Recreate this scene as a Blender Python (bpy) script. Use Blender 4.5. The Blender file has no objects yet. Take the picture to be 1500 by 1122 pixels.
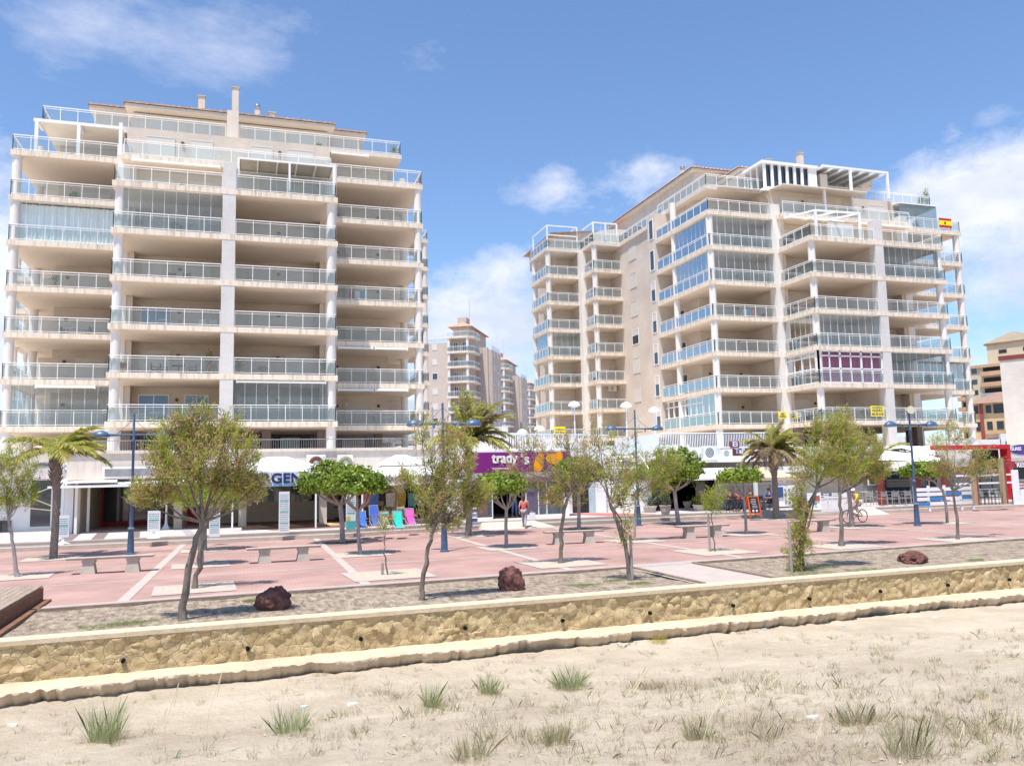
import bpy, bmesh, math, random
import numpy as np
from mathutils import Vector, Matrix
R=math.radians; PI=math.pi; rnd=random.Random(7)
sc=bpy.context.scene; col=sc.collection
# ---------------- camera ----------------
F=1205.; YAW=R(17.9); H=2.75; PITCH=math.atan(134.5/1205); ROLL=R(1.3)
fw=Vector((math.sin(YAW)*math.cos(PITCH),math.cos(YAW)*math.cos(PITCH),math.sin(PITCH)))
r0=Vector((math.cos(YAW),-math.sin(YAW),0)); u0=r0.cross(fw)
rr=r0*math.cos(ROLL)-u0*math.sin(ROLL); uu=u0*math.cos(ROLL)+r0*math.sin(ROLL); CP=Vector((0,0,H))
cd=bpy.data.cameras.new('camera'); cam=bpy.data.objects.new('camera',cd); col.objects.link(cam)
cam.matrix_world=Matrix(((rr.x,uu.x,-fw.x,0),(rr.y,uu.y,-fw.y,0),(rr.z,uu.z,-fw.z,H),(0,0,0,1)))
cd.sensor_width=36; cd.lens=F/1500*36; cd.clip_end=5000; cd.clip_start=.1; sc.camera=cam
def ray(px,py): return fw+rr*((px-750)/F)-uu*((py-561)/F)
def G(px,py,z=0): d=ray(px,py); return CP+d*((z-H)/d.z)
def PY(px,py,Y): d=ray(px,py); return CP+d*(Y/d.y)
# ---------------- sky, sun, exposure ----------------
SUN_EL=R(70); SH=R(48)                       # shadows run towards +X,+Y
sdir=Vector((-math.cos(SH)*math.cos(SUN_EL),-math.sin(SH)*math.cos(SUN_EL),math.sin(SUN_EL)))
sl=bpy.data.lights.new('sun','SUN'); sl.energy=4.2; sl.angle=R(.53); sl.color=(1,.955,.89)
so=bpy.data.objects.new('sun',sl); col.objects.link(so); so.rotation_euler=sdir.to_track_quat('Z','Y').to_euler(); so.location=(0,0,60)
w=bpy.data.worlds.new('World'); sc.world=w; w.use_nodes=True; nt=w.node_tree; N=nt.nodes; L=nt.links; N.clear()
def nd(t,**k):
    n=N.new(t)
    for a,b in k.items(): setattr(n,a,b)
    return n
sky=nd('ShaderNodeTexSky',sky_type='NISHITA'); sky.sun_disc=False; sky.sun_elevation=SUN_EL
sky.sun_rotation=math.atan2(sdir.x,sdir.y); sky.air_density=1.0; sky.dust_density=.6; sky.ozone_density=1.0
geo=nd('ShaderNodeTexCoord')
def vm(op,a,b=None):
    n=nd('ShaderNodeVectorMath',operation=op)
    for i,x in enumerate((a,b)):
        if x is None: continue
        if isinstance(x,(tuple,Vector)): n.inputs[i].default_value=tuple(x)
        else: L.new(x,n.inputs[i])
    return n
def mm(op,a,b=None,c=None,clamp=False):
    n=nd('ShaderNodeMath',operation=op); n.use_clamp=clamp
    for i,x in enumerate((a,b,c)):
        if x is None: continue
        if isinstance(x,(int,float)): n.inputs[i].default_value=x
        else: L.new(x,n.inputs[i])
    return n.outputs[0]
D=vm('NORMALIZE',geo.outputs['Generated']).outputs[0]
def fbm(scale,det,rough,off,sz=1.7):
    v=vm('MULTIPLY',D,(1,1,sz)).outputs[0]; v=vm('ADD',v,off).outputs[0]
    n=nd('ShaderNodeTexNoise'); n.inputs['Scale'].default_value=scale; n.inputs['Detail'].default_value=det; n.inputs['Roughness'].default_value=rough
    L.new(v,n.inputs['Vector']); return n.outputs['Fac']
def lobe(px,py,rad,amp,sx=1.0):              # a cloud bank round one direction of the real sky
    c=ray(px,py).normalized(); rad=rad/F
    d=vm('SUBTRACT',D,tuple(c)).outputs[0]; d=vm('MULTIPLY',d,(1/sx,1/sx,1)).outputs[0]
    n=nd('ShaderNodeVectorMath',operation='LENGTH'); L.new(d,n.inputs[0])
    x=mm('DIVIDE',n.outputs['Value'],rad); x=mm('MULTIPLY',x,x); x=mm('MULTIPLY',x,-1.); x=mm('EXPONENT',x); return mm('MULTIPLY',x,amp)
def addall(xs):
    a=xs[0]
    for b in xs[1:]: a=mm('ADD',a,b)
    return a
thick=addall([lobe(5,540,60,.5,1),lobe(840,300,60,.08,3),lobe(810,265,26,.3,1.4),lobe(1010,250,26,.2,1.4),lobe(1450,285,75,.6,2.0),lobe(1330,300,40,.3,1.5),lobe(1490,420,60,.42,1.3),lobe(1450,575,60,.4,2),lobe(700,460,75,.62,1.5),lobe(740,400,35,.35,1.4),lobe(0,400,130,.45,.5),lobe(780,290,42,.30,1.6),lobe(900,270,45,.29,1.7),lobe(950,250,30,.28,1.5),lobe(700,600,110,.6,3),lobe(-300,330,260,.4,1),lobe(1900,300,260,.35,1)])
th=mm('ADD',mm('MULTIPLY',fbm(13,12,.66,(3.1,.7,1.9)),1.0),thick)
th=mm('MULTIPLY',mm('SUBTRACT',th,.76),2.5,None,True); th=mm('MULTIPLY',th,.9)
thin=addall([lobe(290,20,60,.27,3.6),lobe(330,105,40,.34,2.4),lobe(130,45,40,.24,2),lobe(60,60,60,.2,1.5),lobe(630,90,40,.2,1.4),lobe(1450,170,20,.28,1.5)])
wi=mm('ADD',fbm(7,12,.68,(1.3,2.2,.4),2.6),thin); wi=mm('MULTIPLY',mm('SUBTRACT',wi,.72),2.2,None,True); wi=mm('MULTIPLY',wi,.62)
mask=mm('MAXIMUM',th,wi)
shade=fbm(9,6,.6,(7.,1.,3.))
cr=nd('ShaderNodeMapRange'); L.new(shade,cr.inputs[0]); cr.inputs[1].default_value=.35; cr.inputs[2].default_value=.65; cr.inputs[3].default_value=.0; cr.inputs[4].default_value=1.
cc=nd('ShaderNodeMixRGB'); L.new(cr.outputs[0],cc.inputs[0]); cc.inputs[1].default_value=(4.0,4.3,5.4,1); cc.inputs[2].default_value=(5.6,5.7,6.3,1)
hs=nd('ShaderNodeMixRGB',blend_type='MULTIPLY'); hs.inputs[0].default_value=1; L.new(sky.outputs[0],hs.inputs[1]); hs.inputs[2].default_value=(.80,.92,1.07,1)
mx=nd('ShaderNodeMixRGB'); L.new(mask,mx.inputs[0]); L.new(hs.outputs[0],mx.inputs[1]); L.new(cc.outputs[0],mx.inputs[2])
bg=nd('ShaderNodeBackground'); bg.inputs['Strength'].default_value=.125; L.new(mx.outputs[0],bg.inputs['Color'])
wo=nd('ShaderNodeOutputWorld'); L.new(bg.outputs[0],wo.inputs['Surface'])
sc.view_settings.view_transform='Standard'; sc.view_settings.look='None'; sc.view_settings.gamma=1; sc.view_settings.exposure=0.62
sc.render.engine='CYCLES'; sc.cycles.max_bounces=10; sc.cycles.diffuse_bounces=6; sc.cycles.transparent_max_bounces=24
# ---------------- materials ----------------
MC={}
def base(name):
    m=bpy.data.materials.new(name); m.use_nodes=True; t=m.node_tree; b=t.nodes['Principled BSDF']; return m,t,b
def M(name,c=(.5,.5,.5),rough=.75,var=.1,vs=2.,bump=0,bs=25,spec=.3,metal=0,st=(1,1,1),c2=None,emit=0):
    if name in MC: return MC[name]
    m,t,b=base(name); n=t.nodes; l=t.links
    tc=n.new('ShaderNodeTexCoord'); mp=n.new('ShaderNodeMapping'); mp.inputs['Scale'].default_value=st; l.new(tc.outputs['Object'],mp.inputs[0])
    no=n.new('ShaderNodeTexNoise'); no.inputs['Scale'].default_value=vs; no.inputs['Detail'].default_value=6; no.inputs['Roughness'].default_value=.62; l.new(mp.outputs[0],no.inputs['Vector'])
    mr=n.new('ShaderNodeMapRange'); mr.inputs[1].default_value=.3; mr.inputs[2].default_value=.7; l.new(no.outputs['Fac'],mr.inputs[0])
    mi=n.new('ShaderNodeMixRGB'); l.new(mr.outputs[0],mi.inputs[0]); c2=c2 or tuple(min(1,x*(1+var)) for x in c)
    mi.inputs[1].default_value=tuple(x*(1-var) for x in c)+(1,); mi.inputs[2].default_value=tuple(c2)+(1,)
    l.new(mi.outputs[0],b.inputs['Base Color']); b.inputs['Roughness'].default_value=rough; b.inputs['Specular IOR Level'].default_value=spec; b.inputs['Metallic'].default_value=metal
    if bump:
        nb=n.new('ShaderNodeTexNoise'); nb.inputs['Scale'].default_value=bs; nb.inputs['Detail'].default_value=5; l.new(mp.outputs[0],nb.inputs['Vector'])
        bu=n.new('ShaderNodeBump'); bu.inputs['Strength'].default_value=bump; bu.inputs['Distance'].default_value=.02; l.new(nb.outputs['Fac'],bu.inputs['Height']); l.new(bu.outputs[0],b.inputs['Normal'])
    if emit: l.new(mi.outputs[0],b.inputs['Emission Color']); b.inputs['Emission Strength'].default_value=emit
    MC[name]=m; return m
def stainmat(name,c,stain,amt=.5,rough=.85,sx=3,sz=.35):
    m,t,b=base(name); n=t.nodes; l=t.links
    tc=n.new('ShaderNodeTexCoord'); mp=n.new('ShaderNodeMapping'); mp.inputs['Scale'].default_value=(sx,sx,sz); l.new(tc.outputs['Object'],mp.inputs[0])
    a=n.new('ShaderNodeTexNoise'); a.inputs['Scale'].default_value=1.3; a.inputs['Detail'].default_value=8; a.inputs['Roughness'].default_value=.75; l.new(mp.outputs[0],a.inputs['Vector'])
    g=n.new('ShaderNodeTexNoise'); g.inputs['Scale'].default_value=.8; g.inputs['Detail'].default_value=5; l.new(tc.outputs['Object'],g.inputs['Vector'])
    mr=n.new('ShaderNodeMapRange'); mr.inputs[1].default_value=.48; mr.inputs[2].default_value=.68; mr.inputs[4].default_value=amt; l.new(a.outputs['Fac'],mr.inputs[0])
    m1=n.new('ShaderNodeMixRGB'); l.new(g.outputs['Fac'],m1.inputs[0]); m1.inputs[1].default_value=tuple(x*.93 for x in c)+(1,); m1.inputs[2].default_value=tuple(min(1,x*1.06) for x in c)+(1,)
    m2=n.new('ShaderNodeMixRGB'); ge=n.new('ShaderNodeNewGeometry'); sz_=n.new('ShaderNodeSeparateXYZ'); l.new(ge.outputs['Normal'],sz_.inputs[0]); ab=n.new('ShaderNodeMath'); ab.operation='ABSOLUTE'; l.new(sz_.outputs[2],ab.inputs[0]); iv=n.new('ShaderNodeMath'); iv.operation='MULTIPLY_ADD'; l.new(ab.outputs[0],iv.inputs[0]); iv.inputs[1].default_value=-.8; iv.inputs[2].default_value=1; mk=n.new('ShaderNodeMath'); mk.operation='MULTIPLY'; l.new(mr.outputs[0],mk.inputs[0]); l.new(iv.outputs[0],mk.inputs[1])
    l.new(mk.outputs[0],m2.inputs[0]); l.new(m1.outputs[0],m2.inputs[1]); m2.inputs[2].default_value=stain+(1,)
    l.new(m2.outputs[0],b.inputs['Base Color']); b.inputs['Roughness'].default_value=rough; b.inputs['Specular IOR Level'].default_value=.2; return m
def brickmat(name,c1,c2,mortar,bw=.28,bh=.09,ms=.012,rough=.85,rot=False,offset=.5,ground=False,vary=.12):
    m,t,b=base(name); n=t.nodes; l=t.links
    tc=n.new('ShaderNodeTexCoord'); sp=n.new('ShaderNodeSeparateXYZ'); l.new(tc.outputs['Object'],sp.inputs[0]); cb=n.new('ShaderNodeCombineXYZ')
    if ground: l.new(sp.outputs[0],cb.inputs[0]); l.new(sp.outputs[1],cb.inputs[1])
    else:
        ad=n.new('ShaderNodeMath'); ad.operation='ADD'; l.new(sp.outputs[0],ad.inputs[0]); l.new(sp.outputs[1],ad.inputs[1]); l.new(ad.outputs[0],cb.inputs[0]); l.new(sp.outputs[2],cb.inputs[1])
    br=n.new('ShaderNodeTexBrick'); br.inputs['Scale'].default_value=1; br.inputs['Brick Width'].default_value=bw; br.inputs['Row Height'].default_value=bh; br.inputs['Mortar Size'].default_value=ms; br.inputs['Mortar Smooth'].default_value=.3
    br.inputs['Color1'].default_value=c1+(1,); br.inputs['Color2'].default_value=c2+(1,); br.inputs['Mortar'].default_value=mortar+(1,); br.offset=offset; l.new(cb.outputs[0],br.inputs['Vector'])
    g=n.new('ShaderNodeTexNoise'); g.inputs['Scale'].default_value=.35; g.inputs['Detail'].default_value=7; g.inputs['Roughness'].default_value=.65; l.new(tc.outputs['Object'],g.inputs['Vector'])
    mr=n.new('ShaderNodeMapRange'); mr.inputs[1].default_value=.3; mr.inputs[2].default_value=.7; mr.inputs[3].default_value=1-vary; mr.inputs[4].default_value=1+vary; l.new(g.outputs['Fac'],mr.inputs[0])
    mu=n.new('ShaderNodeVectorMath'); mu.operation='SCALE'; l.new(br.outputs['Color'],mu.inputs[0]); l.new(mr.outputs[0],mu.inputs['Scale'])
    l.new(mu.outputs[0],b.inputs['Base Color']); b.inputs['Roughness'].default_value=rough; b.inputs['Specular IOR Level'].default_value=.2; return m
def glassmat(name,tint,gl=.12,sky_haze=0.,mc=(.7,.75,.78)):  # pale diffuse mixed into the panes stands for hazy sky reflection
    m,t,b=base(name); n=t.nodes; l=t.links; n.remove(b); o=n['Material Output']
    tr=n.new('ShaderNodeBsdfTransparent'); tr.inputs[0].default_value=tint+(1,); g=n.new('ShaderNodeBsdfGlossy'); g.inputs['Roughness'].default_value=.03; g.inputs['Color'].default_value=(.52,.54,.54,1)
    fr=n.new('ShaderNodeFresnel'); fr.inputs[0].default_value=1.28; ad=n.new('ShaderNodeMath'); ad.operation='ADD'; ad.use_clamp=True; l.new(fr.outputs[0],ad.inputs[0]); ad.inputs[1].default_value=gl
    d=n.new('ShaderNodeBsdfDiffuse'); d.inputs[0].default_value=mc+(1,); m1=n.new('ShaderNodeMixShader'); m1.inputs[0].default_value=sky_haze; l.new(tr.outputs[0],m1.inputs[1]); l.new(d.outputs[0],m1.inputs[2])
    m2=n.new('ShaderNodeMixShader'); l.new(ad.outputs[0],m2.inputs[0]); l.new(m1.outputs[0],m2.inputs[1]); l.new(g.outputs[0],m2.inputs[2]); l.new(m2.outputs[0],o.inputs[0]); return m
def leafmat(name,ca,cb,trans=.35,rough=.6):
    m,t,b=base(name); n=t.nodes; l=t.links; o=n['Material Output']
    gi=n.new('ShaderNodeNewGeometry'); tc=n.new('ShaderNodeTexCoord'); no=n.new('ShaderNodeTexNoise'); no.inputs['Scale'].default_value=1.6; l.new(tc.outputs['Object'],no.inputs['Vector'])
    ad=n.new('ShaderNodeMath'); ad.operation='MULTIPLY_ADD'; l.new(gi.outputs['Random Per Island'],ad.inputs[0]); ad.inputs[1].default_value=.7; ad.inputs[2].default_value=-.35
    a2=n.new('ShaderNodeMath'); a2.operation='ADD'; a2.use_clamp=True; l.new(ad.outputs[0],a2.inputs[0]); l.new(no.outputs['Fac'],a2.inputs[1])
    mi=n.new('ShaderNodeMixRGB'); l.new(a2.outputs[0],mi.inputs[0]); mi.inputs[1].default_value=ca+(1,); mi.inputs[2].default_value=cb+(1,)
    l.new(mi.outputs[0],b.inputs['Base Color']); b.inputs['Roughness'].default_value=rough; b.inputs['Specular IOR Level'].default_value=.3
    tl=n.new('ShaderNodeBsdfTranslucent'); l.new(mi.outputs[0],tl.inputs[0]); ms=n.new('ShaderNodeMixShader'); ms.inputs[0].default_value=trans; l.new(b.outputs[0],ms.inputs[1]); l.new(tl.outputs[0],ms.inputs[2]); l.new(ms.outputs[0],o.inputs[0]); return m
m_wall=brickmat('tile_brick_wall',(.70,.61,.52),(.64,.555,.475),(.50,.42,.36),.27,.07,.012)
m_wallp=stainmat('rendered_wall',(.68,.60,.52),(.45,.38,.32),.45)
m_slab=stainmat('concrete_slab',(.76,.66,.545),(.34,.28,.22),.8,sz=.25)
m_pill=brickmat('white_tile_pillar',(.72,.69,.66),(.66,.63,.61),(.42,.40,.39),.27,.07,.012)
m_colm=stainmat('painted_column',(.74,.695,.65),(.5,.45,.42),.35,sx=1.5)
m_white=M('white_paint',(.80,.80,.80),.45,.04)
m_alu=M('white_aluminium',(.76,.77,.78),.35,.03,spec=.5)
m_shut=M('roller_shutter',(.62,.58,.53),.6,.04,.5,bump=.6,bs=1,st=(0.02,.02,30))
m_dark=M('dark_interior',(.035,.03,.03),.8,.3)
m_glassd=M('dark_window_glass',(.03,.045,.06),.06,.2,.7,spec=.9)
m_glassb=M('blue_window_glass',(.10,.18,.30),.08,.2,.7,spec=.9)
m_pane=glassmat('balcony_glass',(.79,.87,.88),.0,.15,(.60,.66,.68))
m_encl=glassmat('enclosure_glass',(.84,.91,.93),.0,.14,(.60,.68,.72))
m_cgl=glassmat('clear_enclosure_glass',(.92,.96,.97),.0,.05,(.6,.68,.72))
m_curt=M('sheer_curtain',(.84,.88,.88),.8,.12,1.2,st=(6,6,.15))
m_burg=M('burgundy_curtain',(.40,.07,.17),.8,.3,2,st=(8,8,.2))
m_tile=M('terracotta_tile',(.44,.25,.17),.8,.25,3,c2=(.60,.40,.29))
m_awn=M('cream_awning_cloth',(.80,.76,.68),.7,.05)
m_cloth=M('white_awning_cloth',(.82,.81,.79),.7,.05)
m_blue=M('blue_lamp_paint',(.055,.11,.20),.4,.25,6,spec=.5)
m_conc=stainmat('concrete',(.50,.45,.38),(.30,.27,.23),.5,sx=2,sz=2)
m_grey=M('grey_metal',(.35,.36,.37),.45,.1,metal=.3)
m_blk=M('black_plastic',(.02,.02,.022),.5,.2)
m_bark=M('tree_bark',(.17,.13,.105),.9,.35,9,bump=1,bs=30,st=(1,1,.3),c2=(.26,.22,.19))
m_barkp=M('pale_bark',(.30,.26,.24),.9,.2,9,bump=.8,bs=30,st=(1,1,.3),c2=(.42,.38,.36))
m_palmb=M('palm_bark',(.20,.16,.13),.95,.3,14,bump=1.2,bs=14,st=(.5,.5,3),c2=(.33,.28,.24))
m_red=M('red_paint',(.52,.02,.03),.45,.1)
# ---------------- mesh helpers ----------------
OFF={}
class MB:
    def __init__(s): s.v=[]; s.f=[]
    def quadv(s,*p):
        i=len(s.v); s.v+= [tuple(q) for q in p]; s.f.append(tuple(range(i,i+len(p)))); return s
    def prism(s,poly,z0,z1):
        a=sum(poly[i][0]*poly[(i+1)%len(poly)][1]-poly[(i+1)%len(poly)][0]*poly[i][1] for i in range(len(poly)))
        if a<0: poly=poly[::-1]
        n=len(poly); i=len(s.v); s.v+=[(x,y,z0) for x,y in poly]+[(x,y,z1) for x,y in poly]
        s.f.append(tuple(range(i+n-1,i-1,-1))); s.f.append(tuple(range(i+n,i+2*n)))
        for k in range(n): s.f.append((i+k,i+(k+1)%n,i+n+(k+1)%n,i+n+k))
        return s
    def box(s,x0,x1,y0,y1,z0,z1):
        if x0>x1: x0,x1=x1,x0
        if y0>y1: y0,y1=y1,y0
        return s.prism([(x0,y0),(x1,y0),(x1,y1),(x0,y1)],z0,z1)
    def hexa(s,p):                       # 8 points: bottom 4 ccw, top 4
        i=len(s.v); s.v+=[tuple(q) for q in p]
        for f in ((3,2,1,0),(4,5,6,7),(0,1,5,4),(1,2,6,5),(2,3,7,6),(3,0,4,7)): s.f.append(tuple(i+k for k in f))
        return s
    def bar(s,a,b,w,h=None):             # rectangular bar between two points
        h=h or w; a=Vector(a); b=Vector(b); d=(b-a); 
        if d.length<1e-6: return s
        d.normalize(); up=Vector((0,0,1)) if abs(d.z)<.95 else Vector((0,1,0)); x=d.cross(up).normalized(); y=x.cross(d)
        c=[(-1,-1),(1,-1),(1,1),(-1,1)]
        return s.hexa([a+x*(i*w/2)+y*(j*h/2) for i,j in c][::1]+[b+x*(i*w/2)+y*(j*h/2) for i,j in c])
    def tube(s,pts,rad,n=8,cap=True):
        pts=[Vector(p) for p in pts]
        if not hasattr(rad,'__len__'): rad=[rad]*len(pts)
        i0=len(s.v); x=None
        for k,p in enumerate(pts):
            d=(pts[min(k+1,len(pts)-1)]-pts[max(k-1,0)]).normalized()
            if x is None: x=d.cross(Vector((0,1,0)) if abs(d.y)<.9 else Vector((1,0,0))).normalized()
            else: x=(x-d*x.dot(d)).normalized()
            y=d.cross(x)
            for j in range(n): a=2*PI*j/n; s.v.append(tuple(p+(x*math.cos(a)+y*math.sin(a))*rad[k]))
        for k in range(len(pts)-1):
            for j in range(n): a=i0+k*n+j; b=i0+k*n+(j+1)%n; s.f.append((a,b,b+n,a+n))
        if cap: s.f.append(tuple(i0+j for j in range(n-1,-1,-1))); s.f.append(tuple(i0+(len(pts)-1)*n+j for j in range(n)))
        return s
    def lathe(s,prof,c,n=20,sx=1,sy=1):
        i0=len(s.v)
        for r,z in prof:
            for j in range(n): a=2*PI*j/n; s.v.append((c[0]+r*sx*math.cos(a),c[1]+r*sy*math.sin(a),c[2]+z))
        for k in range(len(prof)-1):
            for j in range(n): a=i0+k*n+j; b=i0+k*n+(j+1)%n; s.f.append((a,b,b+n,a+n))
        s.f.append(tuple(i0+j for j in range(n-1,-1,-1))); s.f.append(tuple(i0+(len(prof)-1)*n+j for j in range(n)))
        return s
    def mesh(s,name,mat,o=(0,0,0),smooth=False):
        me=bpy.data.meshes.new(name); me.from_pydata([(x-o[0],y-o[1],z-o[2]) for x,y,z in s.v],[],s.f); me.materials.append(mat)
        if smooth: 
            me.shade_smooth()
            try: me.set_sharp_from_angle(angle=R(40))
            except Exception: pass
        me.update(); return me
    def build(s,name,mat,parent=None,loc=None,smooth=False):
        o=OFF[parent.name] if parent is not None else (loc or (0,0,0))
        ob=bpy.data.objects.new(name,s.mesh(name,mat,o,smooth)); col.objects.link(ob)
        if parent is not None: ob.parent=parent; OFF[ob.name]=o
        else: ob.location=o; OFF[ob.name]=tuple(o)
        return ob
def tag(o,label=None,cat=None,group=None,kind=None):
    if label: o['label']=label
    if cat: o['category']=cat
    if group: o['group']=group
    if kind: o['kind']=kind
    return o
def empty(name,loc,label,cat,group=None,rz=0):
    o=bpy.data.objects.new(name,None); col.objects.link(o); o.location=loc; o.rotation_euler=(0,0,rz); OFF[o.name]=tuple(loc); return tag(o,label,cat,group)
def copytree(o,parent=None):
    c=o.copy(); col.objects.link(c)
    if parent is not None: c.parent=parent
    for ch in [x for x in KIDS.get(o.name,[])]: copytree(ch,c)
    return c
KIDS={}
def reg(root):                               # remember a prototype's children for copying
    for o in bpy.data.objects:
        if o.parent is not None: KIDS.setdefault(o.parent.name,[])
    def rec(o):
        KIDS[o.name]=[c for c in bpy.data.objects if c.parent==o]
        for c in KIDS[o.name]: rec(c)
    rec(root); return root
def place(proto,loc,rz,label,group=None,first=False):
    o=proto if first else copytree(proto)
    o.location=loc; o.rotation_euler=(0,0,rz); o['label']=label
    if group: o['group']=group
    return o
def text_mesh(s,size,depth=.01,xs=1.0):
    cu=bpy.data.curves.new('t','FONT'); cu.body=s; cu.size=size; cu.extrude=depth; cu.align_x='LEFT'; cu.align_y='BOTTOM_BASELINE'; cu.resolution_u=3
    ob=bpy.data.objects.new('t',cu); col.objects.link(ob); bpy.context.view_layer.update()
    dg=bpy.context.evaluated_depsgraph_get(); me=bpy.data.meshes.new_from_object(ob.evaluated_get(dg)); bpy.data.objects.remove(ob)
    v=[(p.co.x*xs,p.co.y,p.co.z) for p in me.vertices]; f=[tuple(p.vertices) for p in me.polygons]; return v,f
def text(s,name,mat,parent,x,y,z,width,height,bold=0,rz=0,it=0,loc=None):     # upright lettering, left-bottom at x,y,z, facing -Y
    v,f=text_mesh(s,1.0,.012); xs=[p[0] for p in v]; ys=[p[1] for p in v]; w=max(xs)-min(xs) or 1; h=max(ys)-min(ys) or 1; mb=MB()
    ca,sa=math.cos(rz),math.sin(rz)
    def add(ox,oz):
        i=len(mb.v)
        for p in v:
            lx=(p[0]-min(xs))/w*width+(p[1]-min(ys))/h*height*it+ox; lz=(p[1]-min(ys))/h*height+oz
            mb.v.append((x+lx*ca,y-p[2]+lx*sa,z+lz))
        mb.f.extend(tuple(i+k for k in q) for q in f)
    add(0,0)
    if bold:
        for k,(ox,oz) in enumerate(((bold,0),(0,bold),(bold,bold))):
            i0=len(mb.v); add(ox,oz)
            for q in range(i0,len(mb.v)): a=mb.v[q]; mb.v[q]=(a[0],a[1]-.0015*(k+1),a[2])
    return mb.build(name,mat,parent,loc)
# ================= THE SETTING =================
def ground_sheet(name,poly,z,mat,kind='structure',label=None,cat=None):
    o=MB().quadv(*[(x,y,z) for x,y in poly]).build(name,mat); return tag(o,label,cat,None,kind)
m_base=M('far_earth',(.30,.26,.21),.95,.2,.2)
ground_sheet('ground',[(-900,42),(1200,42),(1200,1600),(-900,1600)],-.02,m_base)
# wall frame
WU=Vector((.9992,.0408)); WN=Vector((-.0408,.9992)); WO=Vector((-4.08,16.88))
def W(s,t): p=WO+WU*s+WN*t; return (p.x,p.y)
KB=lambda x: 21.03+(x+3.5)*.0729                       # kerb line (promenade side of the planting bed)
pav=brickmat('pink_paving',(.39,.232,.20),(.355,.21,.18),(.38,.275,.24),.22,.11,.012,.8,ground=True,vary=.26)
ground_sheet('promenade',[(-120,KB(-120)),(140,KB(140)),(140,41.5),(-120,41.5)],0,pav)
# pale paving bands and tree surrounds
m_band=M('pale_paving',(.45,.385,.34),.85,.12,3)
mb=MB()
def band(p,q,w,z=.004):
    p=Vector(p[:2]); q=Vector(q[:2]); d=(q-p).normalized(); n=Vector((-d.y,d.x))*(w/2)
    mb.quadv((*(p+n),z),(*(p-n),z),(*(q-n),z),(*(q+n),z)) if False else mb.quadv((*(p-n),z),(*(q-n),z),(*(q+n),z),(*(p+n),z))
dirL=(Vector((2.03,26.82))-Vector((-3.33,26.19))).normalized()
for t in (26.58,31.35,35.6,38.9):
    c=Vector((0,t)); band(c-dirL*60,c+dirL*90,.13)
for px,py in ((148,862),(418,836),(640,806),(700,840),(860,805),(960,835),(1085,800),(1190,812),(1330,790),(1440,800)):
    g=G(px,py)
cross=[(-10.3,),(-2.75,),(3.0,),(8.9,),(14.9,),(21.0,),(27.2,),(33.4,),(39.6,),(46,)]
for (x0,) in cross: band((x0,KB(x0)+.5),(x0+.1,40.2),.26,.008)
tag(mb.build('paving_bands',m_band),kind='structure')
# border strip along the kerb
mb=MB(); mb.quadv((-120,KB(-120),.012),(140,KB(140),.012),(140,KB(140)+.62,.012),(-120,KB(-120)+.62,.012)); tag(mb.build('promenade_border',M('worn_border_concrete',(.41,.35,.32),.9,.12,2)),kind='structure')
# retaining wall of yellow stone
def stone_mat():
    m,t,b=base('yellow_rubble_stone'); n=t.nodes; l=t.links
    tc=n.new('ShaderNodeTexCoord'); no=n.new('ShaderNodeTexNoise'); no.inputs['Scale'].default_value=2.5; no.inputs['Detail'].default_value=4; l.new(tc.outputs['Object'],no.inputs['Vector'])
    va=n.new('ShaderNodeVectorMath'); va.operation='MULTIPLY_ADD'; l.new(no.outputs['Color'],va.inputs[0]); va.inputs[1].default_value=(.22,.22,.22); l.new(tc.outputs['Object'],va.inputs[2])
    vo=n.new('ShaderNodeTexVoronoi'); vo.inputs['Scale'].default_value=4.4; vo.feature='DISTANCE_TO_EDGE'; l.new(va.outputs[0],vo.inputs['Vector'])
    vc=n.new('ShaderNodeTexVoronoi'); vc.inputs['Scale'].default_value=4.4; l.new(va.outputs[0],vc.inputs['Vector'])
    cr=n.new('ShaderNodeValToRGB'); cr.color_ramp.elements[0].position=.0; cr.color_ramp.elements[0].color=(0,0,0,1); cr.color_ramp.elements[1].position=.045; l.new(vo.outputs['Distance'],cr.inputs[0])
    sc_=n.new('ShaderNodeSeparateColor'); l.new(vc.outputs['Color'],sc_.inputs[0]); ra=n.new('ShaderNodeValToRGB'); l.new(sc_.outputs[0],ra.inputs[0])
    ra.color_ramp.elements[0].color=(.54,.39,.195,1); ra.color_ramp.elements[1].color=(.72,.55,.31,1)
    n2=n.new('ShaderNodeTexNoise'); n2.inputs['Scale'].default_value=22; n2.inputs['Detail'].default_value=8; l.new(tc.outputs['Object'],n2.inputs['Vector'])
    mu=n.new('ShaderNodeMixRGB'); mu.blend_type='MULTIPLY'; mu.inputs[0].default_value=.45; l.new(ra.outputs[0],mu.inputs[1]); l.new(n2.outputs['Fac'],mu.inputs[2])
    mx=n.new('ShaderNodeMixRGB'); l.new(cr.outputs[0],mx.inputs[0]); mx.inputs[1].default_value=(.48,.365,.215,1); l.new(mu.outputs[0],mx.inputs[2])
    l.new(mx.outputs[0],b.inputs['Base Color']); b.inputs['Roughness'].default_value=.9; b.inputs['Specular IOR Level'].default_value=.15
    hb=n.new('ShaderNodeMath'); hb.operation='MULTIPLY_ADD'; l.new(n2.outputs['Fac'],hb.inputs[0]); hb.inputs[1].default_value=.5; l.new(cr.outputs[0],hb.inputs[2])
    bu=n.new('ShaderNodeBump'); bu.inputs['Strength'].default_value=.7; bu.inputs['Distance'].default_value=.02; l.new(hb.outputs[0],bu.inputs['Height']); l.new(bu.outputs[0],b.inputs['Normal']); return m
from mathutils import noise as NZ
def fr(x,y,z,o=4): return NZ.fractal(Vector((x,y,z)),1.,2.,o)
rw=empty('stone_wall',(*W(12,0),-.9),'long low retaining wall of yellow rubble stone with a pale cap','retaining wall')
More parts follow.
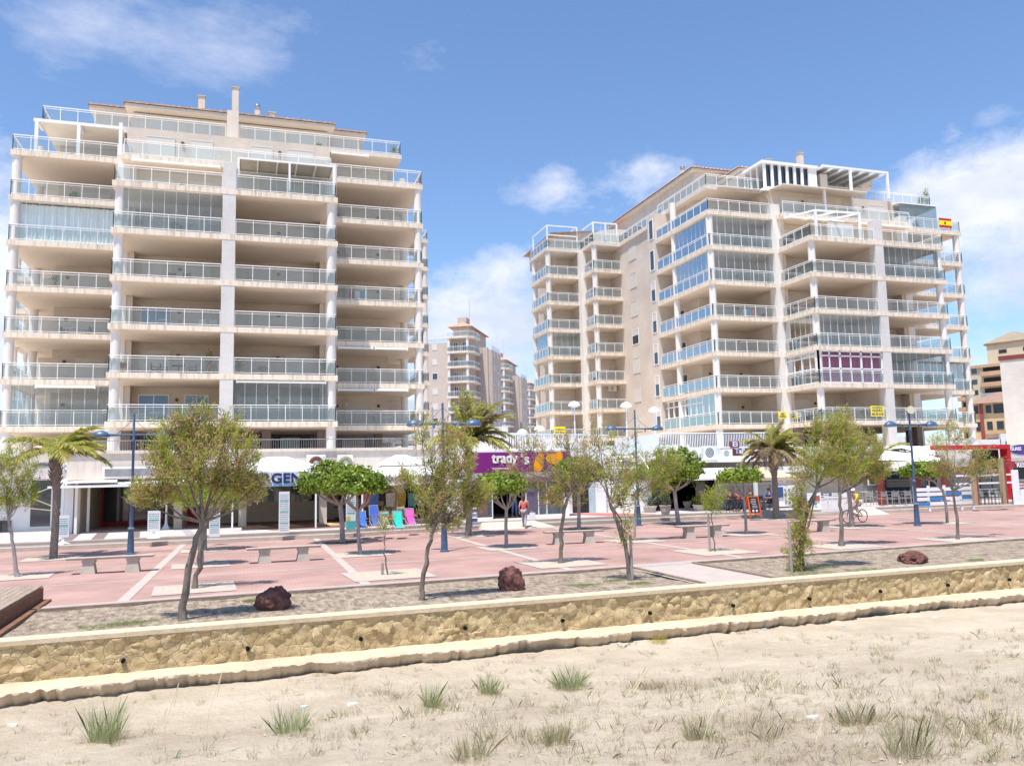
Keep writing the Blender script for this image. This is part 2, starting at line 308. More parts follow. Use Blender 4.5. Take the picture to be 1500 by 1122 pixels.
# displaced stone face
mb=MB(); S0,S1=-14,48; step=.06; ns=int((S1-S0)/step); nz=22
xs=[]
for i in range(ns+1):
    s=S0+i*step; 
    if s<-3 or s>32: pass
    for j in range(nz+1):
        z=-.95+j*(.92/nz); q=Vector((s*3.2,0,z*3.2)); q=q+Vector((NZ.noise(q*1.2),0,NZ.noise(q*1.2+Vector((5,5,5)))))*.5
        d=NZ.voronoi(q)[0]; e=min(1,(d[1]-d[0])*3.5); c=NZ.cell(NZ.voronoi(q)[1][0]*7.3)
        t=-.0-.035*min(1,e*1.4)-.02*c*e-.025*e*NZ.noise(Vector((s*5,3,z*5)))+.022*fr(s*7,0,z*7); 
        if j==nz: t=-.03
        mb.v.append((*W(s,t),z))
for i in range(ns):
    for j in range(nz): a=i*(nz+1)+j; b=a+nz+1; mb.f.append((a,b,b+1,a+1))
face=mb.build('stone_face',stone_mat(),rw,smooth=True)
mb=MB(); 
for i in range(-30,75):                      # cap laid in lengths, slightly uneven
    a=rnd.uniform(-.012,.012); b=rnd.uniform(-.012,.012)
    p=[W(i+.001,-.055+a*.6),W(i+.999,-.055+b*.6),W(i+.999,.42),W(i+.001,.42)]; mb.prism(p,-.03,.052)
mb.build('wall_cap',M('pale_sandstone_cap',(.58,.465,.325),.9,.14,5,bump=.5,bs=18),rw)
mb=MB()
for px,py in ((180,968),(363,950),(529,936),(682,920),(825,909),(953,898),(1075,887),(1187,877),(1291,866),(1390,857),(1480,849)):
    d=ray(px,py); k=((WO-Vector((0,0))).dot(WN)-.10)/Vector((d.x,d.y)).dot(WN); p=CP+d*k
    mb.tube([p+Vector((0,.0,0)),p+Vector((0,.06,0))],[.042,.042],10)
mb.build('drain_hole',M('drain_dark',(.006,.005,.005),1,.0),rw)
# concrete footing with crumbled edge
m_foot=M('sandy_concrete',(.55,.44,.31),.95,.16,2.2,bump=1,bs=22)
ft=MB(); ns=900; prof=[]
def ledge(s): return -.50-.34*NZ.noise(Vector((s*.55,3,0)))-.16*NZ.noise(Vector((s*1.9,0,0)))-.07*NZ.noise(Vector((s*6,1,0)))
for i in range(ns+1):
    s=-12+i*.06; e=ledge(s); zt=-.685
    ths=.115+.05*NZ.noise(Vector((s*.9,9,0)))
    j1=.05*NZ.noise(Vector((s*4.1,2,7)))+.035*NZ.noise(Vector((s*11,5,3))); j2=.045*NZ.noise(Vector((s*9,0,6)))
    for t,z in ((.0,zt+.02),(e*.5,zt),(e*.86,zt-.012+.012*fr(s*4,2,0)),(e+j1*.6,zt-.035-.03*abs(NZ.noise(Vector((s*7,7,1))))),(e-.01+j1+j2,zt-.55*ths+j2*.6),(e+.02+j1*1.9+j2,zt-ths-.02+j2),(e+.30,zt-.45)):
        ft.v.append((*W(s,t),z+.012*NZ.noise(Vector((s*3,t*6,0)))))
for i in range(ns):
    for j in range(6): a=i*7+j; ft.f.append((a,a+1,a+8,a+7))
ft.build('footing',m_foot,rw,smooth=True)
# sand
def sandz(x,y):
    p=Vector((x,y))-WO; t=-(p.dot(WN)); s=p.dot(WU)
    z=-.93+.06*max(0,min(1,(t-.8)/3))
    k=max(0,(t-2.2)); z+=.80*(1-math.exp(-(k/6.)**1.6)); 
    z+=.07*fr(x*.35,y*.35,0,5)*min(1,t/2)+.028*fr(x*2.2,y*2.2,3,4)+.010*fr(x*8,y*8,5,3)
    z-=.10*max(0,NZ.noise(Vector((x*2.6,y*2.6,9)))-.22)
    q=t-5.2-1.1*NZ.noise(Vector((s*.16,0,4)))-.25*NZ.noise(Vector((s*.9,0,2))); z+=.16/(1+math.exp(-q*5))-.02
    return z
def sand_mat():
    m,t,b=base('dune_sand'); n=t.nodes; l=t.links; tc=n.new('ShaderNodeTexCoord')
    def ns_(s,d,r): k=n.new('ShaderNodeTexNoise'); k.inputs['Scale'].default_value=s; k.inputs['Detail'].default_value=d; k.inputs['Roughness'].default_value=r; l.new(tc.outputs['Object'],k.inputs['Vector']); return k.outputs['Fac']
    a=ns_(.45,8,.65); ra=n.new('ShaderNodeValToRGB'); l.new(a,ra.inputs[0]); ra.color_ramp.elements[0].position=.35; ra.color_ramp.elements[1].position=.65
    ra.color_ramp.elements[0].color=(.475,.39,.285,1); ra.color_ramp.elements[1].color=(.63,.535,.405,1)
    s=ns_(60,3,.8); rs=n.new('ShaderNodeValToRGB'); l.new(s,rs.inputs[0]); rs.color_ramp.elements[0].position=.30; rs.color_ramp.elements[0].color=(.55,.5,.45,1); rs.color_ramp.elements[1].position=.42; rs.color_ramp.elements[1].color=(1,1,1,1)
    mu=n.new('ShaderNodeMixRGB'); mu.blend_type='MULTIPLY'; mu.inputs[0].default_value=.55; l.new(ra.outputs[0],mu.inputs[1]); l.new(rs.outputs[0],mu.inputs[2]); l.new(mu.outputs[0],b.inputs['Base Color'])
    b.inputs['Roughness'].default_value=.95; b.inputs['Specular IOR Level'].default_value=.1
    h=ns_(9,9,.7); bu=n.new('ShaderNodeBump'); bu.inputs['Strength'].default_value=1.; bu.inputs['Distance'].default_value=.09; l.new(h,bu.inputs['Height']); l.new(bu.outputs[0],b.inputs['Normal']); return m
sd=MB(); nx,ny=520,300; xs=np.linspace(-16,36,nx); ts=np.concatenate([np.linspace(.4,12,ny-30),np.linspace(12.3,60,30)])
for t in ts:
    for x in xs:
        p=WO+WU*(x+4)+WN*(-t); sd.v.append((p.x,p.y,sandz(p.x,p.y)))
for j in range(ny-1):
    for i in range(nx-1): a=j*nx+i; sd.f.append((a,a+nx,a+nx+1,a+1))
tag(sd.build('sand',sand_mat(),smooth=True),kind='structure')
# wide outer sand
tag(MB().quadv((-400,-300,-1.15),(500,-300,-1.15),(500,17,-1.15),(-400,17,-1.15)).build('beach_ground',sand_mat()),kind='structure')
# planting bed
m_gravel=M('gravel_soil',(.20,.145,.10),1,.3,7,bump=1.,bs=34,st=(1,.38,1),c2=(.44,.36,.275))
def bedmesh(name,s0,s1,cutl=None,cutr=None):
    mb=MB(); n=int((s1-s0)/.25); m=12
    for i in range(n+1):
        x=s0+(s1-s0)*i/n
        for j in range(m+1):
            a=W(x+4.08,.5); y0=a[1]; xx=a[0]; y1=KB(xx)-.1; y=y0+(y1-y0)*j/m
            mb.v.append((xx,y,-.015+.035*fr(xx*.9,y*.9,1)+.012*fr(xx*5,y*5,1)))
    for i in range(n):
        for j in range(m): a=i*(m+1)+j; mb.f.append((a,a+m+1,a+m+2,a+1))
    return tag(mb.build(name,m_gravel,smooth=True),kind='structure')
bedmesh('planting_bed',-60,10.55); bedmesh('planting_bed',12.72,70)
m_kerb=M('timber_edging',(.22,.15,.11),.9,.3,4,st=(1,6,6),c2=(.36,.28,.22))
mb=MB()
for a,b in ((-60,10.6),(12.7,90)): mb.prism([(a,KB(a)-.1),(b,KB(b)-.1),(b,KB(b)+.02),(a,KB(a)+.02)],-.1,.05)
for x in (10.58,12.66): mb.prism([(x,18.05),(x+.1,18.05),(x+.1,KB(x)-.1),(x,KB(x)-.1)],-.1,.05)
tag(mb.build('bed_edging',m_kerb),'brown edging boards framing the two gravel planting beds','edging')
ground_sheet('path',[(10.5,17.9),(12.8,17.9),(12.8,KB(12.8)+.1),(10.5,KB(10.5)+.1)],.006,M('path_concrete',(.44,.37,.33),.9,.15,2,st=(1,5,1)))
# raised terrace with two steps
m_terr=M('terrace_paving',(.50,.44,.41),.85,.08,1.5)
m_stp=M('step_stone',(.47,.40,.34),.9,.12,3)
EY=lambda x: 39.95 if x<4 else (39.95+(x-4)*.25 if x<12 else (41.9 if x<24 else (41.9-(x-24)*.22 if x<32 else 40.2)))
xsE=[-150,-20,4,12,24,32,150]
def offp(dy): return [(x,EY(x)+dy) for x in xsE]
tag(MB().prism(offp(0)+[(150,60),(-150,60)],-.1,.17).build('lower_step',m_stp),kind='structure')
tag(MB().prism(offp(.38)+[(150,400),(-150,400)],-.05,.345).build('terrace',m_terr),kind='structure')
mb=MB(); mb.prism(offp(.36)+offp(.66)[::-1],.30,.352); tag(mb.build('upper_step',m_stp),kind='structure')
# patterned terrace paving
for nm,c,items in (('terrace_stripes',(.20,.155,.145),[(-7.8,.55),(-6.5,.5),(-5.0,.45)]),('terrace_stripes',(.60,.56,.49),[(-11.5,.8),(-9.6,.7),(-3.9,.9)]),('terrace_stripes',(.35,.33,.34),[(-2.6,.4)])):
    mb=MB()
    for x,w_ in items: mb.quadv((x,40.7,.356),(x+w_,40.7,.356),(x+w_-.6,46.4,.356),(x-.6,46.4,.356))
    tag(mb.build(nm,M('stripe_%02d'%int(c[0]*100),c,.85,.1,3)),kind='structure')
mb=MB(); mb.quadv((1.2,42.,.357),(8.2,42.,.357),(8.2,50.9,.357),(-1.5,50.9,.357)); tag(mb.build('arcade_floor',M('brown_floor',(.22,.12,.09),.7,.15,2)),kind='structure')
mb=MB()
for a,b in ((0,1.3),(2.0,2.9),(4.0,4.9)): mb.quadv((a,44.2,.361),(b,44.2,.361),(b-.6,47.5,.361),(a-.6,47.5,.361))
tag(mb.build('arcade_stripes',M('ochre_floor',(.50,.36,.19),.7,.1,2)),kind='structure')
mb=MB(); mb.quadv((19.4,42.6,.357),(22.3,42.6,.357),(20.2,46.5,.357),(18.2,46.5,.357)); tag(mb.build('red_paving_strip',M('red_strip',(.50,.15,.14),.8,.1,2)),kind='structure')
# ramp in front of the supermarket
g0=G(703,779); g1=G(795,774)
mb=MB(); mb.hexa([(11.3,40.3,.001),(15.4,40.6,.001),(15.0,42.6,.001),(11.6,42.6,.001),(11.3,40.3,.012),(15.4,40.6,.012),(14.6,42.7,.36),(11.9,42.7,.36)])
tag(mb.build('ramp',m_conc),kind='structure')
mb=MB(); mb.hexa([(33.2,38.9,.001),(35.2,38.9,.001),(35.6,40.6,.001),(33.6,40.6,.001),(33.2,38.9,.012),(35.2,38.9,.012),(35.6,40.7,.36),(33.6,40.7,.36)]); tag(mb.build('ramp',m_conc),kind='structure')
# ================= APARTMENT BUILDINGS =================
FL=lambda k: 6.62+3.12*(k-1)      # slab top of floor k
def railing(parent,pts,z,post=1.12,glass=m_pane,glname='glass_panel'):
    rl=MB(); gl=MB()
    for a,b in zip(pts[:-1],pts[1:]):
        a=Vector(a); b=Vector(b); d=b-a; Ln=d.length
        if Ln<.15: continue
        d/=Ln; n=max(1,round(Ln/post))
        A=lambda p,zz: (p.x,p.y,zz)
        rl.bar(A(a,z+1.08),A(b,z+1.08),.06,.05); rl.bar(A(a,z+.93),A(b,z+.93),.035,.03); rl.bar(A(a,z+.10),A(b,z+.10),.035,.035)
        for i in range(n+1):
            p=a+d*(Ln*i/n); rl.bar(A(p,z),A(p,z+1.055),.04,.04)
            if i<n: q=a+d*(Ln*(i+1)/n); p1=p+d*.035; q1=q-d*.035; gl.quadv(A(p1,z+.13),A(q1,z+.13),A(q1,z+.905),A(p1,z+.905))
    r=rl.build('railing',m_white,parent); 
    if gl.f: gl.build(glname,glass,parent)
    return r
def window(parent,kind,x0,x1,y,z0,z1,axis='x',s=1,out=-1,n=2):
    """axis x: lies in a plane y=const facing -Y; axis y: plane x=const, facing out*X"""
    f=MB(); p=MB(); d=.05
    def bx(mb,a,b,za,zb,t0,t1):
        if axis=='x': mb.box(a,b,y-t1,y-t0,za,zb)
        else: mb.box(y+out*t0,y+out*t1,a,b,za,zb)
    w_=.07
    bx(f,x0,x1,z1-w_,z1,0,d); bx(f,x0,x1,z0,z0+w_,0,d); bx(f,x0,x0+w_,z0+w_,z1-w_,0,d); bx(f,x1-w_,x1,z0+w_,z1-w_,0,d)
    fo=f.build('window',m_white if kind!='shut' else m_shut,parent)
    if kind=='shut': bx(p,x0+w_,x1-w_,z0+w_,z1-w_,0,.03); p.build('shutter',m_shut,fo)
    elif kind=='half':
        zm=z1-(z1-z0)*.42; bx(p,x0+w_,x1-w_,zm,z1-w_,0,.03); p.build('shutter',m_shut,fo); q=MB(); bx(q,x0+w_,x1-w_,z0+w_,zm-.002,0,.012); q.build('pane',m_glassd,fo)
    else:
        bx(p,x0+w_,x1-w_,z0+w_,z1-w_,0,.012); p.build('pane',m_glassb if kind=='blue' else m_glassd,fo)
        for i in range(1,n): xm=x0+(x1-x0)*i/n; g=MB(); bx(g,xm-.035,xm+.035,z0+w_,z1-w_,.014,d); g.build('mullion',m_white,fo)
    return fo
def enclosure(parent,pts,z0,z1,mat,post=.75,back=None,bars=True):
    """glazed-in balcony: panes from floor to ceiling with thin joints"""
    g=MB(); f=MB()
    for a,b in zip(pts[:-1],pts[1:]):
        a=Vector(a); b=Vector(b); d=b-a; Ln=d.length; d/=Ln; n=max(1,round(Ln/post))
        for i in range(n):
            p=a+d*(Ln*i/n+.012); q=a+d*(Ln*(i+1)/n-.012); g.quadv((p.x,p.y,z0+.03),(q.x,q.y,z0+.03),(q.x,q.y,z1-.04),(p.x,p.y,z1-.04))
            if bars and i: p=a+d*(Ln*i/n); f.bar((p.x,p.y,z0),(p.x,p.y,z1),.022,.022)
        f.bar((a.x,a.y,z1-.02),(b.x,b.y,z1-.02),.05,.05)
    o=g.build('glazing',mat,parent); f.build('glazing_frame',m_alu,parent); return o
def curtains(parent,pts,z0,z1,mat):
    c=MB()
    for a,b in zip(pts[:-1],pts[1:]):
        a=Vector(a); b=Vector(b); d=b-a; Ln=d.length; d/=Ln; n=int(Ln/.07); nn=Vector((-d.y,d.x)); i0=len(c.v)
        for i in range(n+1):
            p=a+d*(Ln*i/n)+nn*(.05*math.sin(i*1.9)+.03*math.sin(i*.7+1)); c.v+=[(p.x,p.y,z0),(p.x,p.y,z1)]
        for i in range(n): k=i0+2*i; c.f.append((k,k+2,k+3,k+1))
    return c.build('curtain',mat,parent,smooth=True)
def rollawn(parent,x0,x1,y,z,mat=m_white):
    mb=MB(); mb.tube([(x0,y,z),(x1,y,z)],.085,8); mb.box(x0,x0+.08,y-.1,y+.1,z-.12,z+.12); mb.box(x1-.08,x1,y-.1,y+.1,z-.12,z+.12); mb.box(x0,x1,y-.2,y-.15,z-.09,z-.03)
    return mb.build('rolled_awning',mat,parent)
def apartment(cx,label,enc,windows,awn,simple_side=None):
    root=empty('apartment_building',(cx,60,0),label,'apartment building')
    X=lambda v: cx+v
    # body
    foot=[(12.2,66.3),(12.2,70.7),(14.1,70.7),(14.1,72.3),(12.07,72.3),(12.07,85.4),(15.6,85.4),(15.6,89),(17.6,89),(17.6,96),(12,99)]
    left=[(-a,b) for a,b in foot][::-1]
    body=[(-7.1,66.3),(-7.1,62),(7.1,62),(7.1,66.3)]+foot+left
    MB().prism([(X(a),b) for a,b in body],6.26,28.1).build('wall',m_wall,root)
    ww=MB()
    for s in (-1,1):
        ww.box(X(s*6.3),X(s*7.1),61.0,61.97,6.26,25.0); ww.box(X(s*.0-.14),X(s*0+.14),57.3,61.98,6.3,22.2) if s==1 else None
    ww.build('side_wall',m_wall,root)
    # rear infill below: pilotis
    for s in (-1,1):
        for x,y in ((2.6,60),(6.4,60.5),(11.4,66.6),(11.4,72),(6.6,66.5),(3,71),(9,74)): MB().box(X(s*x-.3),X(s*x+.3),y-.3,y+.3,4.05,6.25).build('pilotis_pillar',M('pilotis_paint',(.20,.16,.15),.85,.1),root)
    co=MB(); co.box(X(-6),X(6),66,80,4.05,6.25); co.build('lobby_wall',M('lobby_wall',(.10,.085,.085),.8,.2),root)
    for a,b in ((-5,-3.6),(-2.8,-.8),(1,3),(3.8,5.2)): window(root,'dark',X(a),X(b),65.99,4.15,6.0)
    for s in (-1,1):
        # columns and pillars
        c=[(6.72,56.98),(13.75,61.38),(13.75,67.6),(15.25,82.9),(19.5,86.4),(19.5,91.)]
        for i,(x,y) in enumerate(c):
            zt=22.2 if i==0 else (28.1)
            if i in (1,): zt=25.0
            MB().lathe([(.3,4.05 if i<2 else 4.05),(.3,zt)],(X(s*x),y,0),20).build('column',m_colm,root,smooth=True)
        MB().box(X(s*7.1-.4),X(s*7.1+.4),60.94,61.9,4.05,26.4).build('pillar',m_colm,root)
        MB().box(X(s*15.6-.35),X(s*15.6+.35),85.3,86.1,4.05,28.0).build('pillar',m_colm,root)
    MB().box(X(-.42),X(.42),56.52,57.3,4.05,24.1).build('pillar',m_pill,root)
    # slabs + railings
    for k in range(1,8):
        z=FL(k); 
        for s in (-1,1):
            S=lambda v: X(s*v)
            if k<=6:
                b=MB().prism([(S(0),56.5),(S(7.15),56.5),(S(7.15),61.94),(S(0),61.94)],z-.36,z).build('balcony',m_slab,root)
                railing(b,[(S(.46),56.6),(S(7.02),56.6),(S(7.02),60.9)],z)
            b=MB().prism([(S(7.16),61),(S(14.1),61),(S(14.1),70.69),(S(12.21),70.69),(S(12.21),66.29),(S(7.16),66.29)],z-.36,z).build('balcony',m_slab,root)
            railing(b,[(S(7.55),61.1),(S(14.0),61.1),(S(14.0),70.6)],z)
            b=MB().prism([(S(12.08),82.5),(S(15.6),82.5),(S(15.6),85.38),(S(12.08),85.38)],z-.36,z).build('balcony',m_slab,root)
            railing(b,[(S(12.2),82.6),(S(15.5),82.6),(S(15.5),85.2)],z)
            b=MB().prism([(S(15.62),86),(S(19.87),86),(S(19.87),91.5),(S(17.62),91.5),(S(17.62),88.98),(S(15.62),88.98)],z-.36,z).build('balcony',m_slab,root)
            railing(b,[(S(15.95),86.1),(S(19.77),86.1),(S(19.77),91.4)],z)
    # L7 middle terrace
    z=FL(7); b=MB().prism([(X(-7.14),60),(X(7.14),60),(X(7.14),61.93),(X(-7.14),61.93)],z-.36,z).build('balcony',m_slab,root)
    railing(b,[(X(-7.0),60.1),(X(7.0),60.1)],z)
    # L8 roof terrace
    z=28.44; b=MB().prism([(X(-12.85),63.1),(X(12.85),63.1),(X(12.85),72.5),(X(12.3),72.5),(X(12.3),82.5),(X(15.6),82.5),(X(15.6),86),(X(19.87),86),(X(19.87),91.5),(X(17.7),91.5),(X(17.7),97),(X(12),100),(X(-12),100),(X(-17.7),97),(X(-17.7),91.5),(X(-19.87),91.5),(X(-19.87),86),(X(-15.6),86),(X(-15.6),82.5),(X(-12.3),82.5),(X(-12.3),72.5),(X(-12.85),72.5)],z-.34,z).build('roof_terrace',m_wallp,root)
    railing(b,[(X(-12.75),72.4),(X(-12.75),63.2),(X(-.5),63.2)],z); railing(b,[(X(.5),63.2),(X(12.75),63.2),(X(12.75),72.4)],z)
    for s in (-1,1): railing(b,[(X(s*12.2),72.6),(X(s*12.2),82.6),(X(s*15.5),82.6),(X(s*15.5),86.1),(X(s*19.77),86.1),(X(s*19.77),91.4)],z)
    MB().box(X(-.42),X(.42),63.0,63.7,26.2,30.6).build('pillar',m_wallp,root)
    # penthouse
    MB().box(X(-7.3),X(7.3),66.2,90,z,31.0).build('penthouse_wall',m_wallp,root)
    MB().box(X(-10.3),X(10.3),69.2,88,z+.002,32.15).build('penthouse_wall',m_wallp,root)
    for a,b_ in ((-6.3,-4.2),(-3.4,-1.2),(1.2,3.4),(4.2,6.3)): window(root,'shut',X(a),X(b_),66.19,z+.1,z+2.2)
    def tiled(x0,x1,y0,y1,ze,rise,name='roof'):
        t=MB(); n=int((x1-x0)/.08); 
        for i in range(n+1):
            x=x0+(x1-x0)*i/n; w_=.13*abs(math.sin(PI*(x-x0)/.42)); hx=min(1,min(x-x0,x1-x)/(rise*2.6))
            top=ze+rise*hx
            for y,zz in ((y0,ze),(y0,ze+w_+.03),(min((y0+y1)/2,y0+(top-ze)*2.6+.01),top+w_+.03),(max((y0+y1)/2,y1-(top-ze)*2.6-.01),top+w_+.03),(y1,ze+w_)): t.v.append((x,y,zz))
        for i in range(n):
            for j in range(4): a=i*5+j; t.f.append((a,a+5,a+6,a+1))
        r=t.build(name,m_tile,root); MB().box(x0+.1,x1-.1,y0+.1,y1-.1,ze-.24,ze-.01).build('eaves',m_wallp,r); return r
    r1=tiled(X(-10.9),X(10.9),68.6,89,32.35,.9); r2=tiled(X(-7.9),X(7.9),65.2,91,31.35,1.5)
    for x,y,h,w_ in ((-2.5,68,33.6,.5),(.1,66.4,33.9,.5),(3.0,69,33.3,.5)):
        MB().box(X(x-w_/2),X(x+w_/2),y-.25,y+.25,31.3,h).build('chimney',m_wallp,r2); MB().box(X(x-w_/2-.06),X(x+w_/2+.06),y-.31,y+.31,h+.001,h+.1).build('chimney',m_conc,r2)
    for x,y in ((-9.9,72),(9.6,72),(1.8,68.7)):
        MB().box(X(x-.2),X(x+.2),y-.2,y+.2,31.1,33.3).build('chimney',m_wallp,r1); MB().lathe([(.1,0),(.22,.12),(.27,.3),(.2,.5),(.05,.58)],(X(x),y,33.3),12).build('cowl',M('steel_cowl',(.5,.5,.5),.25,.1,metal=.9),r1,smooth=True)
    # windows on inner walls
    for k in range(1,8):
        z=FL(k)
        for s in (-1,1):
            lst=[(1.3,2.9,'m'),(3.9,5.9,'m')] if k<=7 else []
            for a,b_,_ in lst:
                kind=windows.get((k,s,a),'shut'); x0,x1=sorted((X(s*a),X(s*b_))); window(root,kind,x0,x1,61.99,z+.03,z+2.25)
            x0,x1=sorted((X(s*8.7),X(s*10.7))); window(root,windows.get((k,s,'w'),'shut'),x0,x1,66.29,z+.03,z+2.2)
            if s==-1 or cx<20:
                o_=s
                window(root,windows.get((k,s,'d'),'dark'),68.9,70.2,X(s*12.2),z+.03,z+2.2,'y',out=o_,n=1) if s*cx<0 or True else None
    for k in range(1,8):
        for s in (-1,1):
            for x,y in ((3.4,61.97),(8.1,66.27),(11.4,66.27)): MB().tube([(X(s*x),y,FL(k)+1.9),(X(s*x),y-.12,FL(k)+1.9)],[.13,.09],8).build('wall_lamp',M('wall_lamp',(.12,.08,.06),.6,.1),root)
    # side wall windows (left faces seen on the far block)
    for s in (-1,1):
        for k in range(1,8):
            z=FL(k)
            window(root,'shut' if (k*3)%4 else 'half',79.0,80.6,X(s*12.07),z+.5,z+2.2,'y',out=s)
            window(root,'half' if k<6 else 'dark',71.0,71.9,X(s*14.1),z+.25,z+2.3,'y',out=s,n=1)
            x0,x1=sorted((X(s*12.9),X(s*14.6))); 
            window(root,'shut',*sorted((X(s*12.8),X(s*14.6))),85.39,z+.03,z+2.1)
            window(root,'shut',*sorted((X(s*16.0),X(s*17.3))),88.99,z+.03,z+2.1)
    for (k,bay,s,mat,cur) in enc:
        z=FL(k); zt=z+2.76; S=lambda v: X(s*v)
        if bay=='m': pts=[(S(.44),56.75),(S(6.9),56.75),(S(6.9),60.95)]
        elif bay=='w': pts=[(S(7.52),61.25),(S(13.85),61.25),(S(13.85),67.3)]
        elif bay=='wl': pts=[(S(13.85),61.3),(S(13.85),66.4),(S(12.3),66.4)]
        elif bay=='u': pts=[(S(15.95),86.25),(S(19.6),86.25),(S(19.6),91.2)]
        if mat=='w':                          # white framed windows with burgundy curtains
            f=MB()
            for a,b_ in zip(pts[:-1],pts[1:]):
                a=Vector(a); b_=Vector(b_); n=max(2,round((b_-a).length/1.05)) ; d=(b_-a)/n
                for i in range(n+1): p=a+d*i; f.bar((p.x,p.y,z),(p.x,p.y,zt),.16 if i%2==0 else .09,.1)
                for zz in (z+.05,z+1.25,zt-.45,zt-.05): f.bar((a.x,a.y,zz),(b_.x,b_.y,zz),.1,.1)
            f.build('window_frame',m_white,root)
            if cur: curtains(root,[(a,b_+.35) for a,b_ in pts] if 0 else [(pts[0][0],57.1),(S(6.55),57.1),(S(6.55),60.9)],z+.05,zt-.1,cur)
            enclosure(root,pts,z,zt,m_cgl,1.05,bars=False)
        else:
            enclosure(root,pts,z,zt,m_cgl if cur else m_encl)
            if cur:
                q=[(S(7.6),61.6),(S(13.5),61.6),(S(13.5),67)] if bay=='w' else ([(S(.5),57.1),(S(6.5),57.1)] if bay=='m' else [(S(16),86.6),(S(19.3),86.6),(S(19.3),91)]); curtains(root,q,z+.05,zt-.1,cur)
    for a in awn: rollawn(root,X(a[0]),X(a[1]),a[2],a[3])
    return root
A1=-1.35; A2=52.07
b1=apartment(A1,'tall apartment block at left with nine tiers of glazed balconies above the shops',
 [(5,'w',-1,'g',m_curt),(1,'w',-1,'g',None),(5,'m',-1,'g',None),(1,'m',1,'g',None)],
 {(1,-1,3.9):'blue',(1,-1,1.3):'blue',(3,-1,3.9):'blue',(1,1,'w'):'shut'},
 [(-6.5,-.7,59.85,FL(7)-.45),(-6.8,-.6,62.95,28.0),(.6,6.6,62.95,28.0),(7.3,10.2,62.95,28.0),(-12,-8.4,60.85,FL(2)-.5),(.6,6.4,56.7,FL(2)-.47),(7.6,10.2,60.9,FL(2)-.5),(10.3,12.8,60.9,FL(2)-.5),(7.6,10.2,60.9,FL(3)-.5),(10.3,12.8,60.9,FL(3)-.5)])
b2=apartment(A2,'stepped apartment block at right with glazed balconies and a white rooftop conservatory',
 [(6,'w',-1,'g',None),(5,'w',-1,'g',None),(3,'m',-1,'g',None),(2,'m',-1,'w',m_burg),(5,'m',1,'g',None),(2,'m',1,'g',None),(2,'w',1,'g',m_curt),(4,'u',-1,'g',None),(1,'wl',-1,'g',None)],
 {(4,-1,'d'):'dark',(7,-1,'d'):'dark'},
 [(-6.6,-.8,59.85,FL(7)-.45),(.8,6.8,59.85,FL(7)-.45),(.9,5.5,62.95,28.0)])
# --- extras of block 1 (pergolas)
def pergola(parent,name,posts,beams,w_=.14,mat=None):
    mb=MB()
    for p in posts: mb.bar(p[0],p[1],w_,w_)
    for p in beams: mb.bar(p[0],p[1],w_*.8,w_*.9)
    return mb.build(name,mat or m_white,parent)
z=FL(7)
pergola(b1,'pergola',[((A1-12.7,61.5,z),(A1-12.7,61.5,z+2.35)),((A1-10.1,61.5,z),(A1-10.1,61.5,z+2.35)),((A1-7.3,60.5,z),(A1-7.3,60.5,z+2.35))],[((A1-12.9,61.5,z+2.4),(A1-7.2,61.5,z+2.4)),((A1-12.7,61.5,z+2.4),(A1-12.7,63.1,z+2.4)),((A1-10.1,61.5,z+2.4),(A1-10.1,63.1,z+2.4))],.22)
MB().box(A1-12.6,A1-7.4,62.0,66.2,z+2.52,z+2.58).build('awning',m_awn,b1)
z=FL(6)
pergola(b1,'glass_porch',[((A1+.55,56.9,z),(A1+.55,56.9,z+2.3)),((A1+6.9,56.9,z),(A1+6.9,56.9,z+2.3)),((A1+3.9,56.9,z),(A1+3.9,56.9,z+2.3))],[((A1+.5,56.9,z+2.36),(A1+7,56.9,z+2.36)),((A1+.5,60,z+2.5),(A1+7,60,z+2.5)),((A1+.55,56.9,z+2.36),(A1+.55,60,z+2.5)),((A1+6.9,56.9,z+2.36),(A1+6.9,60,z+2.5))]+[((A1+.5+i*1.3,56.95,z+2.34),(A1+.5+i*1.3,60,z+2.48)) for i in range(1,5)],.13)
MB().hexa([(A1+.5,56.9,z+2.43),(A1+7,56.9,z+2.43),(A1+7,60,z+2.58),(A1+.5,60,z+2.58),(A1+.5,56.9,z+2.46),(A1+7,56.9,z+2.46),(A1+7,60,z+2.61),(A1+.5,60,z+2.61)]).build('porch_roof',M('smoky_roof_panel',(.45,.43,.36),.5,.1),b1)
enclosure(b1,[(A1+.6,59.5),(A1+6.9,59.5)],z,z+2.4,m_encl,1.2)
# --- extras of block 2
z=FL(6)
pergola(b2,'pergola',[((A2-5.9,57.2,z),(A2-5.9,57.2,z+2.5)),((A2-1.5,57.0,z),(A2-1.5,57.0,z+2.5))],[((A2-5.9,57.2,z+2.5),(A2-1.4,57.0,z+2.5)),((A2-5.9,57.2,z+2.5),(A2-7,60,z+2.6)),((A2-1.5,57.0,z+2.5),(A2-3,60,z+2.6)),((A2-3.8,57.1,z+2.5),(A2-5,60,z+2.6))],.18)
MB().box(A2-3.2,A2-.45,59.0,59.12,z,z+2.2).build('screen',m_pill,b2)
z=28.44
cons=empty('conservatory',(A2-3.5,63.3,z),None,None); cons.parent=b2; cons.location=(0,0,0); OFF[cons.name]=OFF[b2.name]
mb=MB()
for i in range(7): x=A2-7.0+i*.82; mb.box(x-.15,x+.11,62.35,62.5,z,z+2.3)
for i in range(5): y=62.42+i*1.0; mb.box(A2-7.14,A2-7.0,y-.08,y+.08,z,z+2.3)
mb.box(A2-7.4,A2-1.2,62.2,66.4,z+2.3,z+2.55); mb.box(A2-2.2,A2-1.3,62.36,62.55,z,z+2.3)
mb.box(A2-7.2,A2-1.3,62.1,63.1,z-.3,z+.02)
mb.build('conservatory_frame',m_white,b2)
